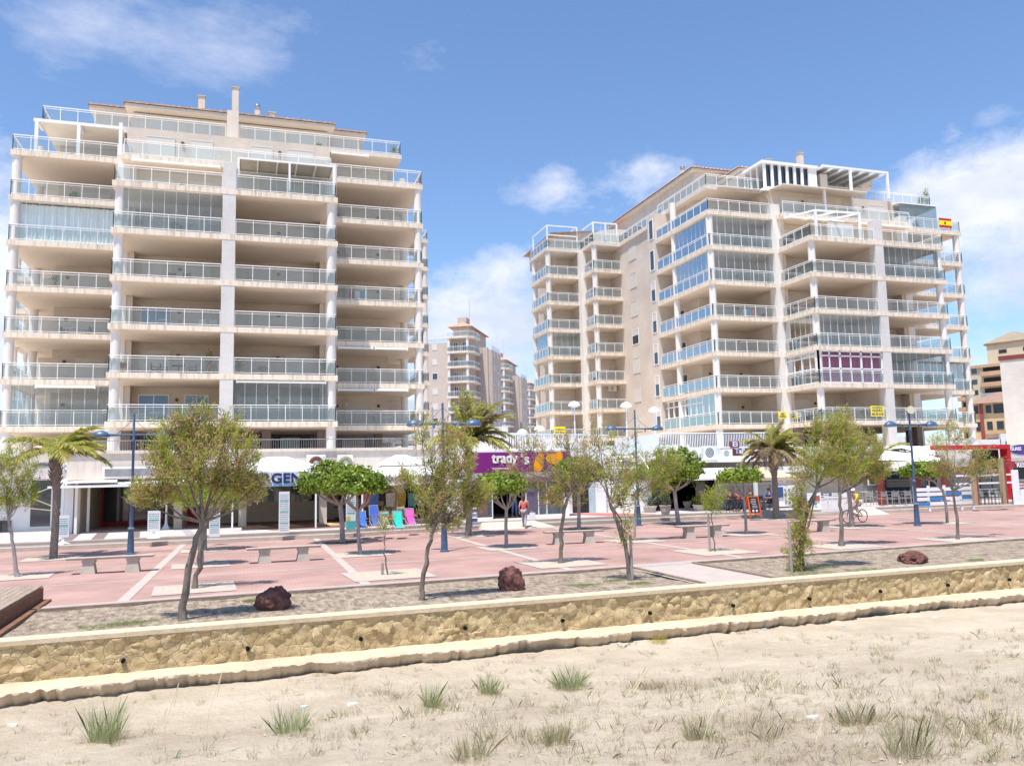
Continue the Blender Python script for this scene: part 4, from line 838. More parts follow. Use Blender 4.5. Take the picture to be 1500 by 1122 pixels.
# volcanic rocks
def rock(px,py,w_,d_,h_,label,seed,c=(.13,.055,.05)):
    g=G(px,py); bm=bmesh.new(); bmesh.ops.create_icosphere(bm,subdivisions=5,radius=1)
    for v in bm.verts:
        p=v.co.copy(); n=p.normalized(); k=1+.22*NZ.noise(n*1.6+Vector((seed,0,0)))+.13*NZ.noise(n*4+Vector((0,seed,0)))+.05*fr(n.x*9+seed,n.y*9,n.z*9)-.05*NZ.voronoi(n*6+Vector((seed,1,1)))[0][0]; v.co=n*k; v.co.x*=w_/2; v.co.y*=d_/2; v.co.z=max(v.co.z,-.62)*h_/1.62+h_*.36
    me=bpy.data.meshes.new('rock'); bm.to_mesh(me); bm.free(); me.shade_smooth(); me.materials.append(M('volcanic_rock',c,.95,.45,5,bump=1.,bs=22,c2=(.24,.11,.09))); o=bpy.data.objects.new('rock',me); col.objects.link(o); o.location=(g.x,g.y,-.07); o.rotation_euler.z=seed
    return tag(o,label,'rock')
rock(401,890,.78,.6,.52,'low dark red volcanic rock in the gravel bed right of the largest tamarisk',.3,(.09,.03,.03))
rock(749,862,.70,.6,.64,'upright reddish volcanic boulder in the gravel bed below the supermarket',2.2,(.15,.06,.045))
rock(1337,822,1.15,.8,.36,'flat purplish volcanic rock in the right gravel bed',4.1,(.10,.04,.045))
# grass tufts on the sand
m_gr=leafmat('beach_grass',(.20,.28,.09),(.52,.58,.27),.5); m_dry=leafmat('dry_grass',(.30,.24,.15),(.55,.46,.32),.3); m_gd=leafmat('grey_green_scrub',(.24,.22,.10),(.52,.48,.27),.4); m_tw=leafmat('dark_twigs',(.16,.12,.08),(.34,.27,.2),.2)
def sandpt(px,py):
    d=ray(px,py); t=3.
    while t<60:
        p=CP+d*t
        if p.z<=sandz(p.x,p.y): return Vector((p.x,p.y,sandz(p.x,p.y)))
        t+=.04
    return CP+d*10
def blades(rg,c,n,rad,h,wd,lean=.35,curve=.25,wind=.03):
    a=rg.random(n)*2*PI; r=np.sqrt(rg.random(n))*rad; base_=np.stack([c[0]+r*np.cos(a),c[1]+r*np.sin(a),np.full(n,c[2]-.01)],1)
    L_=h*rg.uniform(.4,1.05,n)[:,None]; out=np.stack([np.cos(a),np.sin(a),np.zeros(n)],1)*(lean*rg.random((n,1))+.05)+rg.normal(size=(n,3))*.24; d=unit(out+UP+np.array([wind,0,0])); w_=unit(np.cross(d,rg.normal(size=(n,3))))*wd
    m=base_+d*L_*.55; e=base_+d*L_+(out+np.array([wind,0,-.3]))*L_*curve
    return np.stack([base_-w_*.5,base_+w_*.5,m+w_*.4,e,m-w_*.4],1).reshape(-1,3),n
def tuft(px,py,h,rad,n,label,seed,mat=None,dry=.35,lean=.35):
    rg=np.random.default_rng(seed); c=sandpt(px,py); root=empty('grass_tuft',tuple(c),label,'grass tuft','grass tufts on the sand')
    v,k=blades(rg,c,int(n*1.0),rad,h*1.15,.0032,lean*.8,.15); npmesh('green_blades',v,np.arange(5*k).reshape(k,5),mat or m_gr,root,tuple(c))
    v,k=blades(rg,c,int(n*dry*1.6),rad*1.5,h*.45,.003,1.1); npmesh('dry_blades',v,np.arange(5*k).reshape(k,5),m_dry,root,tuple(c)); return root
tuft(152,1085,.62,.20,420,'tallest green grass tuft on the sand, at the far left',51)
tuft(425,1073,.40,.22,260,'pale grass tuft on the sand below the first rock',52)
tuft(633,1035,.45,.12,200,'narrow green tuft below the middle of the wall, left of two others',53)
tuft(717,1016,.36,.14,240,'small bright green tuft, middle one of three below the wall',54)
tuft(835,1008,.40,.24,460,'bushy blue-green tuft, right one of three below the wall',55,lean=.6)
tuft(1020,1080,.30,.14,160,'low grey-green tuft at the lower right of centre',56,m_gd)
tuft(1330,1105,.45,.22,220,'wispy tuft near the bottom edge at right',57,m_gd)
tuft(1255,1060,.28,.18,200,'olive tuft on the open sand at right, beside taller dry stalks',58,m_gd)
tuft(815,1090,.30,.16,190,'dense olive tuft near the bottom, slightly right of centre',59,m_gd)
tuft(690,1112,.30,.18,220,'low spreading scrub tuft at the bottom centre',60,m_gd)
tuft(965,942,.22,.16,150,'tuft with yellow flowers at the foot of the crumbling ledge',61,leafmat('yellow_flower',(.30,.30,.03),(.75,.60,.03),.3))
# scattered scrub and litter, uncountable
rg=np.random.default_rng(5); cl=[[],[],[],[]]
for i in range(1300):
    px=rg.uniform(-60,1560); py=rg.uniform(925,1122)+0; 
    edge=1010-.09*px+ (0 if px<1000 else 0)
    if py<edge+15: continue
    w_=.18+.82*min(1,max(0,(px-350)/700)); w_=max(w_,.5 if py>1070 else 0)
    if rg.random()>w_: continue
    c=sandpt(px,py); ty=rg.choice([0,1,2,3],p=[.12,.33,.32,.23]); s_=rg.uniform(.4,1.25)
    if ty==3:
        v,k=blades(rg,c,int(16*s_)+4,.20*s_,.07*s_,.0038,1.7,.2)
    else: v,k=blades(rg,c,int(20*s_)+4,.07*s_,(.13,.14,.17)[ty]*s_,.0034,.7)
    cl[ty].append(v)
for i in range(26):
    c=sandpt(rg.uniform(450,1560),rg.uniform(1000,1110)); 
    for j in range(6): q=np.array(c)+rg.normal(size=3)*[.22,.22,0]; q[2]=sandz(q[0],q[1]); v,k=blades(rg,q,26,.16,.2,.0034,.6); cl[rg.integers(1,3)].append(v)
for i in range(1500):
    px=rg.uniform(380,1560); py=rg.uniform(985,1125)
    if rg.random()>(px-200)/1100: continue
    c=sandpt(px,py); v,k=blades(rg,c,int(rg.integers(3,9)),.05,rg.uniform(.08,.26),.0022,.45,.15); cl[rg.integers(1,4)].append(v)
for i,(nm,mt) in enumerate((('green_sprouts',m_gr),('dry_grass',m_dry),('dune_scrub',m_gd),('dead_twigs',m_tw))):
    v=np.concatenate(cl[i]); npmesh(nm,v,np.arange(len(v)).reshape(-1,5),mt,None,(0,0,0)); tag(bpy.data.objects[nm],{'green_sprouts':'small green sprouts scattered over the sand','dry_grass':'straw coloured dry grass scattered over the sand','dune_scrub':'grey-green low scrub scattered over the sand','dead_twigs':'dark dead twigs and roots lying on the sand'}[nm],'ground cover',None,'stuff')
# tall dry stalks near the camera
for i,(px,py,tx,ty) in enumerate(((238,1120,262,1000),(222,1125,245,1035),(300,1110,325,985),(350,1030,445,1010),(1020,1120,1070,1000),(1060,1070,1148,985),(1085,1040,1040,930),(1100,1035,1148,965),(1240,1122,1205,1030),(1355,1090,1352,965),(1455,1122,1450,1015),(1490,1122,1488,1040),(870,1110,952,975),(560,1115,585,1030),(1200,1125,1203,1060),(1410,1120,1412,1060))):
    c=sandpt(px,min(py,1121)); e=PY(tx,ty,c.y+.05); c=Vector(c); e=Vector(e); mid=(c+e)/2+Vector((-.05,0,.03))
    mb=MB().tube([c,mid,e],[.003,.003,.004],5); mb.tube([c+(e-c)*.72,e],[.006,.004],5)
    o=mb.build('dry_stalk',M('straw',(.60,.52,.33),.8,.1),None,tuple(c)); tag(o,'tall pale dry grass stalk leaning on the near sand','grass stalk','tall dry grass stalks')
# weeds in the beds, stones
cl=[[],[]]
for i in range(900):
    x=rg.uniform(-8,32); y=rg.uniform(17.8,KB(x)-.2); 
    if 10.4<x<12.8: continue
    a=W(x+4.08,.7)[1]; 
    if y<a: continue
    cl[1].append(blades(rg,(x,y,0),14,.16,.05,.006,1.5)[0])
for cx_,cy_,r_ in ((-2.6,18.1,.5),(-2.1,18.3,.4),(7.9,19.2,.4),(9.0,19.6,.35),(14.2,18.6,.8),(15.3,19.6,.6),(9.3,18.9,.3),(25.8,20.5,1.),(0.2,20.3,.25),(15.8,18.5,.6),(20,18.9,.3)):
    for j in range(60): a=rg.random()*6.28; r=r_*rg.random()**.5; cl[0].append(blades(rg,(cx_+r*math.cos(a),cy_+r*.4*math.sin(a),.01),10,.05,.07,.006,.8)[0])
for i,nm in enumerate(('bed_weeds','bed_litter')):
    v=np.concatenate(cl[i]); npmesh(nm,v,np.arange(len(v)).reshape(-1,5),(m_gr,m_tw)[i],None,(0,0,0)); tag(bpy.data.objects[nm],('low green weeds in the gravel beds','dry twigs and litter on the gravel beds')[i],'ground cover',None,'stuff')
rnd.seed(4); 
for (px,py,c) in ((1120,922,(.5,.5,.5)),(1210,910,(.6,.6,.6)),(515,1032,(.85,.85,.85)),(1190,1052,(.8,.78,.72)),(1020,918,(.7,.7,.68)),(445,1036,(.7,.66,.6)),(20,1063,(.75,.7,.62)),(1235,918,(.5,.45,.4)),(1370,905,(.75,.72,.68))):
    s=sandpt(px,py); mb=MB(); pr_=[(math.cos(a)*rnd.uniform(.05,.1),math.sin(a)*rnd.uniform(.03,.05)) for a in [k*PI/3 for k in range(6)]]; mb.prism([(s.x+x,s.y+y) for x,y in pr_],s.z-.01,s.z+.025)
    tag(mb.build('stone_chip',M('chip_%02d'%int(c[0]*100),c,.9,.1,20),None,tuple(s)),'small pale stone chip lying on the sand','stone','pale chips on the sand')
ch=MB(); rr2=random.Random(77)
for i in range(900):
    c=sandpt(rr2.uniform(-40,1540),rr2.uniform(900,1120)); a=rr2.random()*6; s=rr2.uniform(.006,.02)
    if c.y>16.9: continue
    ch.quadv(*[(c.x+s*math.cos(a+k*PI/2)*rr2.uniform(.6,1.3),c.y+s*math.sin(a+k*PI/2),c.z+.008+rr2.uniform(0,.008)) for k in range(4)])
tag(ch.build('shell_debris',M('shell_grit',(.20,.16,.12),.9,.6,30,c2=(.85,.82,.76))),'tiny shell and grit fragments strewn over the sand','ground cover',None,'stuff')
# wooden deck at the left edge
dk=empty('wooden_deck',(-6.3,21,0),'low wooden deck at the left edge behind the wall','deck'); p0=Vector(G(42,905)[:2]); 
mb=MB()
A_=Vector((-4.62,22.6)); B_=Vector((-4.5,18.2))
for i in range(22):
    x1=A_.x-i*.15; mb.prism([(x1,22.6),(x1-.14,22.6),(x1-.02,18.0),(x1+.12,18.0)],.34,.38)
mb.build('deck_boards',M('deck_wood',(.30,.22,.16),.85,.25,4,st=(8,.6,1),c2=(.42,.33,.26)),dk)
mb=MB()
for j in range(3): mb.prism([(-4.62,22.6),(-4.60,22.6),(-4.48,18.0),(-4.50,18.0)],.0+.112*j,.108+.112*j)
mb.prism([(-8,22.55),(-4.65,22.55),(-4.53,18.0),(-8,18.0)],.0,.335); mb.prism([(-4.58,22.6),(-4.42,22.6),(-4.28,17.7),(-4.44,17.7)],-.02,.05)
mb.build('deck_frame',M('deck_side_wood',(.20,.10,.06),.85,.3,4,st=(1,1,8)),dk)
# ================= STREET FURNITURE =================
def lamp(base,topy,army,xl,xr,label,seed=0,horn=False):
    g=G(*base); Y=g.y; root=empty('street_lamp',tuple(g),label,'street lamp','blue twin-armed street lamps'); 
    top=PY(base[0]+(topy-base[1])*-.0+0,topy,Y).z; za=PY(base[0],army,Y).z; x0=PY(xl,army,Y).x; x1=PY(xr,army,Y).x
    if x1-g.x<.5: x1=g.x+(g.x-x0)
    MB().lathe([(.17,0),(.17,.05),(.13,.07),(.125,.35),(.10,.95),(.115,.97),(.115,1.03),(.075,1.06),(.07,1.95),(.09,1.98),(.09,2.06),(.055,2.1),(.05,za-.3),(.065,za-.28),(.065,za-.2),(.045,za-.15),(.04,top-.06),(.05,top-.05),(.03,top)],tuple(g),14).build('pole',m_blue,root,smooth=True)
    MB().lathe([(.119,0),(.119,.012)],(g.x,g.y,1.0),14).build('ring',m_white,root)
    MB().tube([(x0+.15,Y,za),(x1-.15,Y,za)],.035,8).build('arm',m_blue,root)
    mb=MB(); 
    for s,xe in ((-1,x0),(1,x1)): mb.tube([(g.x,Y,za+.62),(g.x+(xe-g.x)*.55,Y,za+.02)],.010,5)
    mb.build('stay',m_blue,root)
    mb=MB()
    for s,xe in ((-1,x0),(1,x1)):
        c=(xe,Y,za-.05); h=MB().lathe([(.30,-.02),(.31,0),(.28,.09),(.20,.17),(.09,.22),(.02,.235)],c,18,1.05,.75).build('lamp_head',m_blue,root,smooth=True)
        MB().lathe([(.25,-.055),(.26,-.021)],c,16,1.05,.75).build('lens',M('lamp_lens',(.55,.56,.55),.3,.05),h)
        MB().tube([(xe-s*.30,Y,za),(xe-s*.62,Y,za)],[.055,.045],8).build('bracket',m_blue,root)
        MB().bar((xe-s*.72,Y,za-.16),(xe-s*.72,Y,za+.02),.05).build('bracket',m_blue,root)
    if horn:
        p=Vector((g.x,Y,top+.10)); d=(Vector((CP.x,CP.y,0))-Vector((g.x,Y,0))).normalized()*1; d=(d+Vector((.5,0,0))).normalized()
        MB().tube([p-d*.22,p-d*.08,p+d*.05,p+d*.16,p+d*.20],[.05,.06,.07,.15,.19],16).build('horn',M('cream_horn',(.62,.58,.40),.5,.1),root,smooth=True)
    return root
lamp((191,812),605,637,148,240,'blue twin-armed street lamp at the left, between the palm and the largest tamarisk')
lamp((651,808),590,621,608,694,'blue street lamp behind the dark crooked tamarisk, one lamp head before the palm')
lamp((936,770),600,628,896,963,'blue street lamp standing behind green tamarisk foliage in front of the white railing')
lamp((1344,770),604,622,1304,1364,'blue street lamp topped by a cream loudspeaker horn',horn=True)
def garden_lamp(px,py,Y,label,bz=4.3):
    c=PY(px,py,Y); root=empty('garden_lamp',(c.x,Y,bz),label,'lamp','white domed lamps on the raised deck')
    MB().tube([(c.x,Y,bz),(c.x,Y,c.z)],.05,8).build('pole',m_white,root)
    MB().lathe([(.18,-.12),(.42,-.02),(.40,.06),(.28,.2),(.12,.28),(.02,.3)],(c.x,Y,c.z),16).build('lamp_shade',m_white,root,smooth=True); return root
garden_lamp(841,594,52,'left one of the tall white domed lamps on the deck before the right block')
garden_lamp(917,595,52,'middle tall white domed lamp, above the white mesh railing')
garden_lamp(958,602,54,'white lamp with rounder shade next to the blue street lamp arm')
garden_lamp(765,634,60,'low white domed lamp behind the deck railing, left one of two'); garden_lamp(790,629,58,'low white domed lamp by the deck railing, nearer the right block')
c=PY(634,655,46.0); mb=MB(); mb.tube([(c.x,46.0,4.2),(c.x,46.0,PY(634,597,46).z)],.05,8); mb.tube([(c.x,46.0,4.25),(c.x,46,4.6)],.11,8)
tag(mb.build('thin_post',m_grey,None,(c.x,46.0,4.2)),'thin grey post on the podium edge at the right end of the left block','post')
# benches
def bench(p0,p1,label,ends):
    a=G(*p0); b=G(*p1); c=(a+b)/2; rz=math.atan2(b.y-a.y,b.x-a.x); root=empty('stone_bench',(0,0,0),label,'bench','stone benches on the promenade')
    w2=ends/2
    s=MB(); s.hexa([(-w2,-.23,.44),(w2,-.23,.44),(w2,.23,.44),(-w2,.23,.44),(-w2-.03,-.25,.50),(w2+.03,-.25,.50),(w2+.03,.25,.50),(-w2-.03,.25,.50)]); s.build('seat',M('bench_slab',(.42,.36,.31),.9,.2,6,bump=.4,bs=30),root)
    for x in (-.63,.63):
        MB().hexa([(x-.21,-.2,0),(x+.21,-.2,0),(x+.21,.2,0),(x-.21,.2,0),(x-.15,-.17,.34),(x+.15,-.17,.34),(x+.15,.17,.34),(x-.15,.17,.34)]).build('leg',m_conc,root)
        MB().box(x-.18,x+.18,-.19,.19,.342,.438).build('leg_cap',m_conc,root)
    root.location=(c.x,c.y,0.002); root.rotation_euler.z=rz; return root
bench((133,840),(192,837),'stone bench at the left, in front of the first blue street lamp',2.45)
bench((389,824),(442,821),'stone bench between the largest tamarisk and the ficus pair',2.4)
bench((818,797),(863,795),'stone bench behind the brownish tamarisk trunk',2.35)
bench((1009,788),(1049,786),'stone bench behind the smallest tamarisk, below the large ficus',2.3)
bench((1172,780),(1207,778),'stone bench partly hidden by the multi-stemmed tamarisk at right',2.2)
# ================= SHOP FRONTS =================
def XZ(px,py,Y): p=PY(px,py,Y); return p.x,p.z
def canopy(name,pxl,pxr,py_eave,py_low,Y,depth,capl,capr,cy0,cy1,label,band=None,textf=None,sc_=True):
    x0,ze=XZ(pxl,py_eave,Y); x1,_=XZ(pxr,py_eave,Y); _,zl=XZ(pxl,py_low,Y); root=empty(name,((x0+x1)/2,Y,.35),label,'awning')
    c0,z0=XZ(capl,cy1,Y+1.2); c1,_=XZ(capr,cy1,Y+1.2); _,zt=XZ((capl+capr)/2,cy0,Y+1.9); mb=MB(); y1=Y+depth; yc0=Y+1.2; yc1=Y+depth-1.2
    top=[(c0+.3,yc0,z0-.05),(c1-.3,yc0,z0-.05),(c1-.3,yc1,z0-.05),(c0+.3,yc1,z0-.05)]; bot=[(x0,Y,ze),(x1,Y,ze),(x1,y1,ze),(x0,y1,ze)]
    for i in range(4): j=(i+1)%4; mb.quadv(bot[i],bot[j],top[j],top[i])
    mb.build('lower_roof',m_cloth,root); mb=MB(); ap=((c0+c1)/2,Y+depth/2,zt); q=[(c0,yc0-.2,z0+.05),(c1,yc0-.2,z0+.05),(c1,yc1+.2,z0+.05),(c0,yc1+.2,z0+.05)]; w_=(c1-c0)*.12
    ridge=[(ap[0]-w_,ap[1]-.1,zt),(ap[0]+w_,ap[1]-.1,zt),(ap[0]+w_,ap[1]+.1,zt),(ap[0]-w_,ap[1]+.1,zt)]
    for i in range(4): j=(i+1)%4; mb.quadv(q[i],q[j],ridge[j],ridge[i]); r=[(a,b,c-.13) for a,b,c in (q[i],q[j])]; mb.quadv(r[0],r[1],q[j],q[i])
    mb.quadv(*ridge); mb.build('top_cap',m_cloth,root)
    mb=MB(); n=int((x1-x0)/.34); 
    for i in range(n):
        a=x0+(x1-x0)*i/n; b=x0+(x1-x0)*(i+1)/n; m=(a+b)/2; d=.07 if sc_ else 0; mb.quadv((a,Y,zl+d),(m-(b-a)*.2,Y,zl),(m+(b-a)*.2,Y,zl),(b,Y,zl+d),(b,Y,ze-.002),(a,Y,ze-.002))
    mb.quadv((x0,y1,zl),(x0,Y,zl+.05),(x0,Y,ze),(x0,y1,ze)); mb.quadv((x1,Y,zl+.05),(x1,y1,zl),(x1,y1,ze),(x1,Y,ze))
    mb.build('valance',band or m_cloth,root)
    for x in (x0+.1,x1-.1): MB().box(x-.04,x+.04,Y+.06,Y+.14,.35,zl+.1).build('post',m_white,root)
    return root,x0,x1,ze,zl
m_lb=M('pale_blue_band',(.52,.66,.80),.7,.2,1.5,c2=(.80,.83,.86)); m_navy=M('navy_lettering',(.02,.03,.10),.6,.1); m_gtx=M('grey_lettering',(.13,.14,.17),.6,.1); m_bluet=M('blue_script',(.08,.25,.42),.6,.1)
r,x0,x1,ze,zl=canopy('restaurant_awning',338,466,692,714,42.3,3.8,348,462,669,684,'white pagoda awning with pale blue front band lettered in navy',m_lb,sc_=False)
a,_=XZ(366,711,42.3); b,_=XZ(441,711,42.3); zz=XZ(400,708,42.3)[1]; text('ARGEN','lettering',m_navy,r,a,42.285,zz,b-a,.46,bold=.04)
a,_=XZ(366,713,42.3); b,_=XZ(432,713,42.3); zz=XZ(400,713.5,42.3)[1]; text('restaurante','lettering',m_bluet,r,a,42.285,zz+.02,b-a,.17,bold=.008,it=.3)
r,x0,x1,ze,zl=canopy('shop_awning',528,668,698,712,41.9,4.2,560,622,666,680,'white pagoda shop awning with scalloped edge over the beach chairs')
a,_=XZ(562,706,41.9); b,_=XZ(586,706,41.9); z1=XZ(570,706,41.9)[1]; text('iMAGI','lettering',m_gtx,r,a,41.885,z1,b-a,.24,bold=.02)
text('LA','lettering',m_gtx,r,a+.12,41.885,z1+.29,.26,.1,bold=.01)
a,_=XZ(613,699,41.9); b,_=XZ(642,699,41.9); z1=XZ(620,700,41.9)[1]; text('LLEDO DE LA','lettering',M('pale_grey_lettering',(.35,.35,.38),.6,.05),r,a,41.885,z1,b-a,.14,bold=.006)
z1=XZ(620,705,41.9)[1]; text('ARGENTINA','lettering',m_gtx,r,a-.05,41.885,z1,b-a+.1,.14,bold=.01)
# awning over the red doors, sign board
aw=empty('folding_awning',(-6,47,3),'white sloping awning over the red framed doors at left','awning'); q=[XZ(133,695,49.2),XZ(330,697,46.5),XZ(330,708,45),XZ(128,711,46.2)]
MB().hexa([(-9.2,46.2,2.72),(-.8,45.2,2.75),(-.8,48.2,3.2),(-8.7,49.2,3.3),(-9.2,46.2,2.76),(-.8,45.2,2.79),(-.8,48.2,3.25),(-8.7,49.2,3.35)]).build('cloth',m_cloth,aw); MB().box(-9.2,-.8,45.15,46.19,2.6,2.71).build('front_bar',m_white,aw)
x0,z0=XZ(150,693,46.2); x1,z1=XZ(345,685,46.2)
sg=empty('sign_board',(x0,46.1,z0),'long grey fascia board with a white frame above the white awning','sign'); MB().box(x0,3.0,46.1,46.18,3.02,3.62).build('frame',m_white,sg); MB().box(x0+.12,2.9,46.07,46.098,3.12,3.5).build('board',M('fascia_grey',(.25,.24,.24),.6,.3,1.5),sg)
# beige sail on posts
sa=empty('shade_sail',(-7.8,45.8,.35),'flat beige canopy on slim posts beside the scaffold','canopy')
a=PY(95,707,46.); b=PY(168,703,46.); MB().hexa([(a.x,45.2,a.z-.05),(b.x+.2,45.4,b.z-.12),(b.x-.2,48.5,b.z+.15),(a.x,48.5,a.z+.1),(a.x,45.2,a.z),(b.x+.2,45.4,b.z-.06),(b.x-.2,48.5,b.z+.2),(a.x,48.5,a.z+.15)]).build('cloth',m_awn,sa)
for px in (91,111,129): c=PY(px,760,45.6 if px!=129 else 47); MB().box(c.x-.06,c.x+.06,c.y-.06,c.y+.06,.352,a.z-.02).build('post',m_white if px==91 else m_awn,sa)
# scaffold
scf=empty('scaffold',(-10.5,48.8,.35),'thin cream scaffold with crossed braces against the white shop wall','scaffold'); m_sc=M('scaffold_tube',(.50,.40,.31),.6,.2,4)
for x in (-13.2,-12.7,-8.95,-8.55):
    MB().tube([(x,48.9,.35),(x,48.9,5.0)],.035,6).build('upright',m_sc,scf)
MB().bar((-8.75,48.8,3.0),(-8.75,48.8,4.9),.35,.06).build('upright_panel',m_sc,scf)
for a,b in (((-13,1.3),(-8.7,3.1)),((-13,1.9),(-8.7,1.3)),((-13,3.2),(-8.7,1.2)),((-13.2,4.3),(-8.6,3.0)),((-13.2,3.2),(-8.6,4.4))): MB().tube([(a[0],48.86,a[1]),(b[0],48.86,b[1])],.022,6).build('brace',m_sc,scf)
for k in range(12):
    MB().tube([(-8.95,48.9,.6+k*.3),(-8.55,48.9,.6+k*.3)],.018,5).build('rung',m_sc,scf)
# faded shop lettering with white discs
fl=empty('shop_lettering',(-10.5,49.2,3.5),'worn dark lettering with white disc letters high on the white shop wall','sign')
MB().box(-15,-8.6,49.24,49.29,3.1,4.0).build('board',M('worn_fascia',(.60,.57,.54),.8,.25,2),fl)
x0,z0=XZ(48,683,49.2); x1,_=XZ(90,680,49.2); text('RESTAURANTE','lettering',m_gtx,fl,x0,49.22,z0,x1-x0,.16,bold=.03)
MB().box(XZ(94,690,49.2)[0],XZ(118,690,49.2)[0],49.21,49.235,XZ(94,690,49.2)[1],XZ(94,677,49.2)[1]).build('panel',M('letter_panel',(.36,.35,.37),.8,.4,3),fl)
for j in range(2):
    for i in range(4):
        c=PY(98.5+i*5.6,679+j*7,49.18); mb=MB().tube([(c.x,49.2,c.z),(c.x,49.15,c.z)],.105,12); mb.build('disc',m_white,fl)
# doughnut boards
for i,(pxl,pxr,cm,lb,bg_) in enumerate(((449,477,(.16,.06,.035),'white square board with a chocolate doughnut on the podium front',m_white),(494,517,(.30,.29,.17),'cream square board with an olive ring above the large ficus',m_awn))):
    x0,zt=XZ(pxl,666,46.1); x1,zb=XZ(pxr,692,46.1); root=empty('picture_board',((x0+x1)/2,46.1,zb),lb,'sign','round picture boards on the podium'); MB().box(x0,x1,46.1,46.19,zb,zt).build('board',bg_,root)
    c=Vector(((x0+x1)/2+.03*i,46.08,zb+(zt-zb)*.52)); mb=MB(); n=28; m=8
    for a in range(n):
        for b in range(m): A=2*PI*a/n; B=2*PI*b/m; rr_=.27+.11*math.cos(B); mb.v.append((c.x+rr_*math.cos(A),c.y+.03*math.sin(B)-.02,c.z+rr_*math.sin(A)))
    for a in range(n):
        for b in range(m): mb.f.append((a*m+b,((a+1)%n)*m+b,((a+1)%n)*m+(b+1)%m,a*m+(b+1)%m))
    mb.build('ring',M('ring_%d'%i,cm,.5,.3,9),root,smooth=True)
# round white sign and small things on podium
c=PY(628,677,46.05); mb=MB().tube([(c.x,46.15,c.z),(c.x,46.05,c.z)],.27,20); o=mb.build('round_sign',m_white,None,(c.x,46.1,c.z)); tag(o,'round white sign with a dark smudge right of the white cap roof','sign'); MB().box(c.x-.1,c.x+.12,46.03,46.045,c.z-.03,c.z+.05).build('mark',m_gtx,o)
# price totems
def totem(px,base,top,w_px,label,foot=True,beach=False,seed=0):
    g=G(px,base,.355); Y=g.y; zt=PY(px,top,Y).z; ww=w_px/(F/((g-CP).dot(fw))); root=empty('price_board',tuple(g),label,'sign','white price boards along the terrace edge'); z0=g.z+(.28 if foot else 0)
    if foot: MB().box(g.x-.05,g.x+.05,Y-.03,Y+.03,g.z,z0).build('stem',m_white,root); MB().lathe([(.28,0),(.26,.03),(.05,.1)],tuple(g),14).build('base',m_white,root)
    MB().box(g.x-ww/2,g.x+ww/2,Y-.05,Y+.05,z0,zt).build('board',M('board_white',(.70,.75,.77),.6,.04),root)
    r_=random.Random(seed); mb=MB(); mt=MB(); z=zt-.12; k=0
    zb=z0+(.75 if beach else .12)
    while z>zb:
        if k%6==3: mt.box(g.x-ww*.4,g.x+ww*.4,Y-.056,Y-.051,z-.05,z)
        else:
            x=g.x-ww*.4
            while x<g.x+ww*.38: l_=r_.uniform(.03,.10); mb.box(x,min(x+l_,g.x+ww*.4),Y-.056,Y-.051,z-.03,z); x+=l_+.02
        z-=.085; k+=1
    mb.build('text_rows',M('board_text',(.28,.33,.38),.7,.1),root); mt.build('heading_rows',M('board_teal',(.10,.38,.38),.7,.1),root)
    if beach:
        MB().box(g.x-ww*.5,g.x+ww*.5,Y-.057,Y-.051,z0+.02,z0+.42).build('picture',M('teal_picture',(.08,.42,.46),.5,.2,3),root); MB().tube([(g.x-.12,Y-.052,z0+.55),(g.x-.12,Y-.06,z0+.55)],.1,12).build('sun_disc',M('yellow_disc',(.7,.5,.05),.5,.1),root)
totem(92,797,755,16,'white price board in front of the palm beside the beige canopy',seed=1); totem(225,788,748,17,'white price board between the blue lamp and the largest tamarisk',seed=2)
totem(314,786,738,15,'white price board seen through the right side of the largest tamarisk',False,seed=3); totem(416,780,720,15,'tall white price board under the navy lettering',False,seed=4)
totem(514,776,723,14,'white board with a teal sea and yellow sun picture at its foot',False,True,seed=5)
c=G(243,775,.355); o=MB().lathe([(.24,0),(.08,.25),(.055,.5),(.05,2.3)],tuple(c),12).build('umbrella_base',m_white,None,tuple(c),smooth=True); tag(o,'white closed parasol pole with a flared foot by the red doors','parasol')
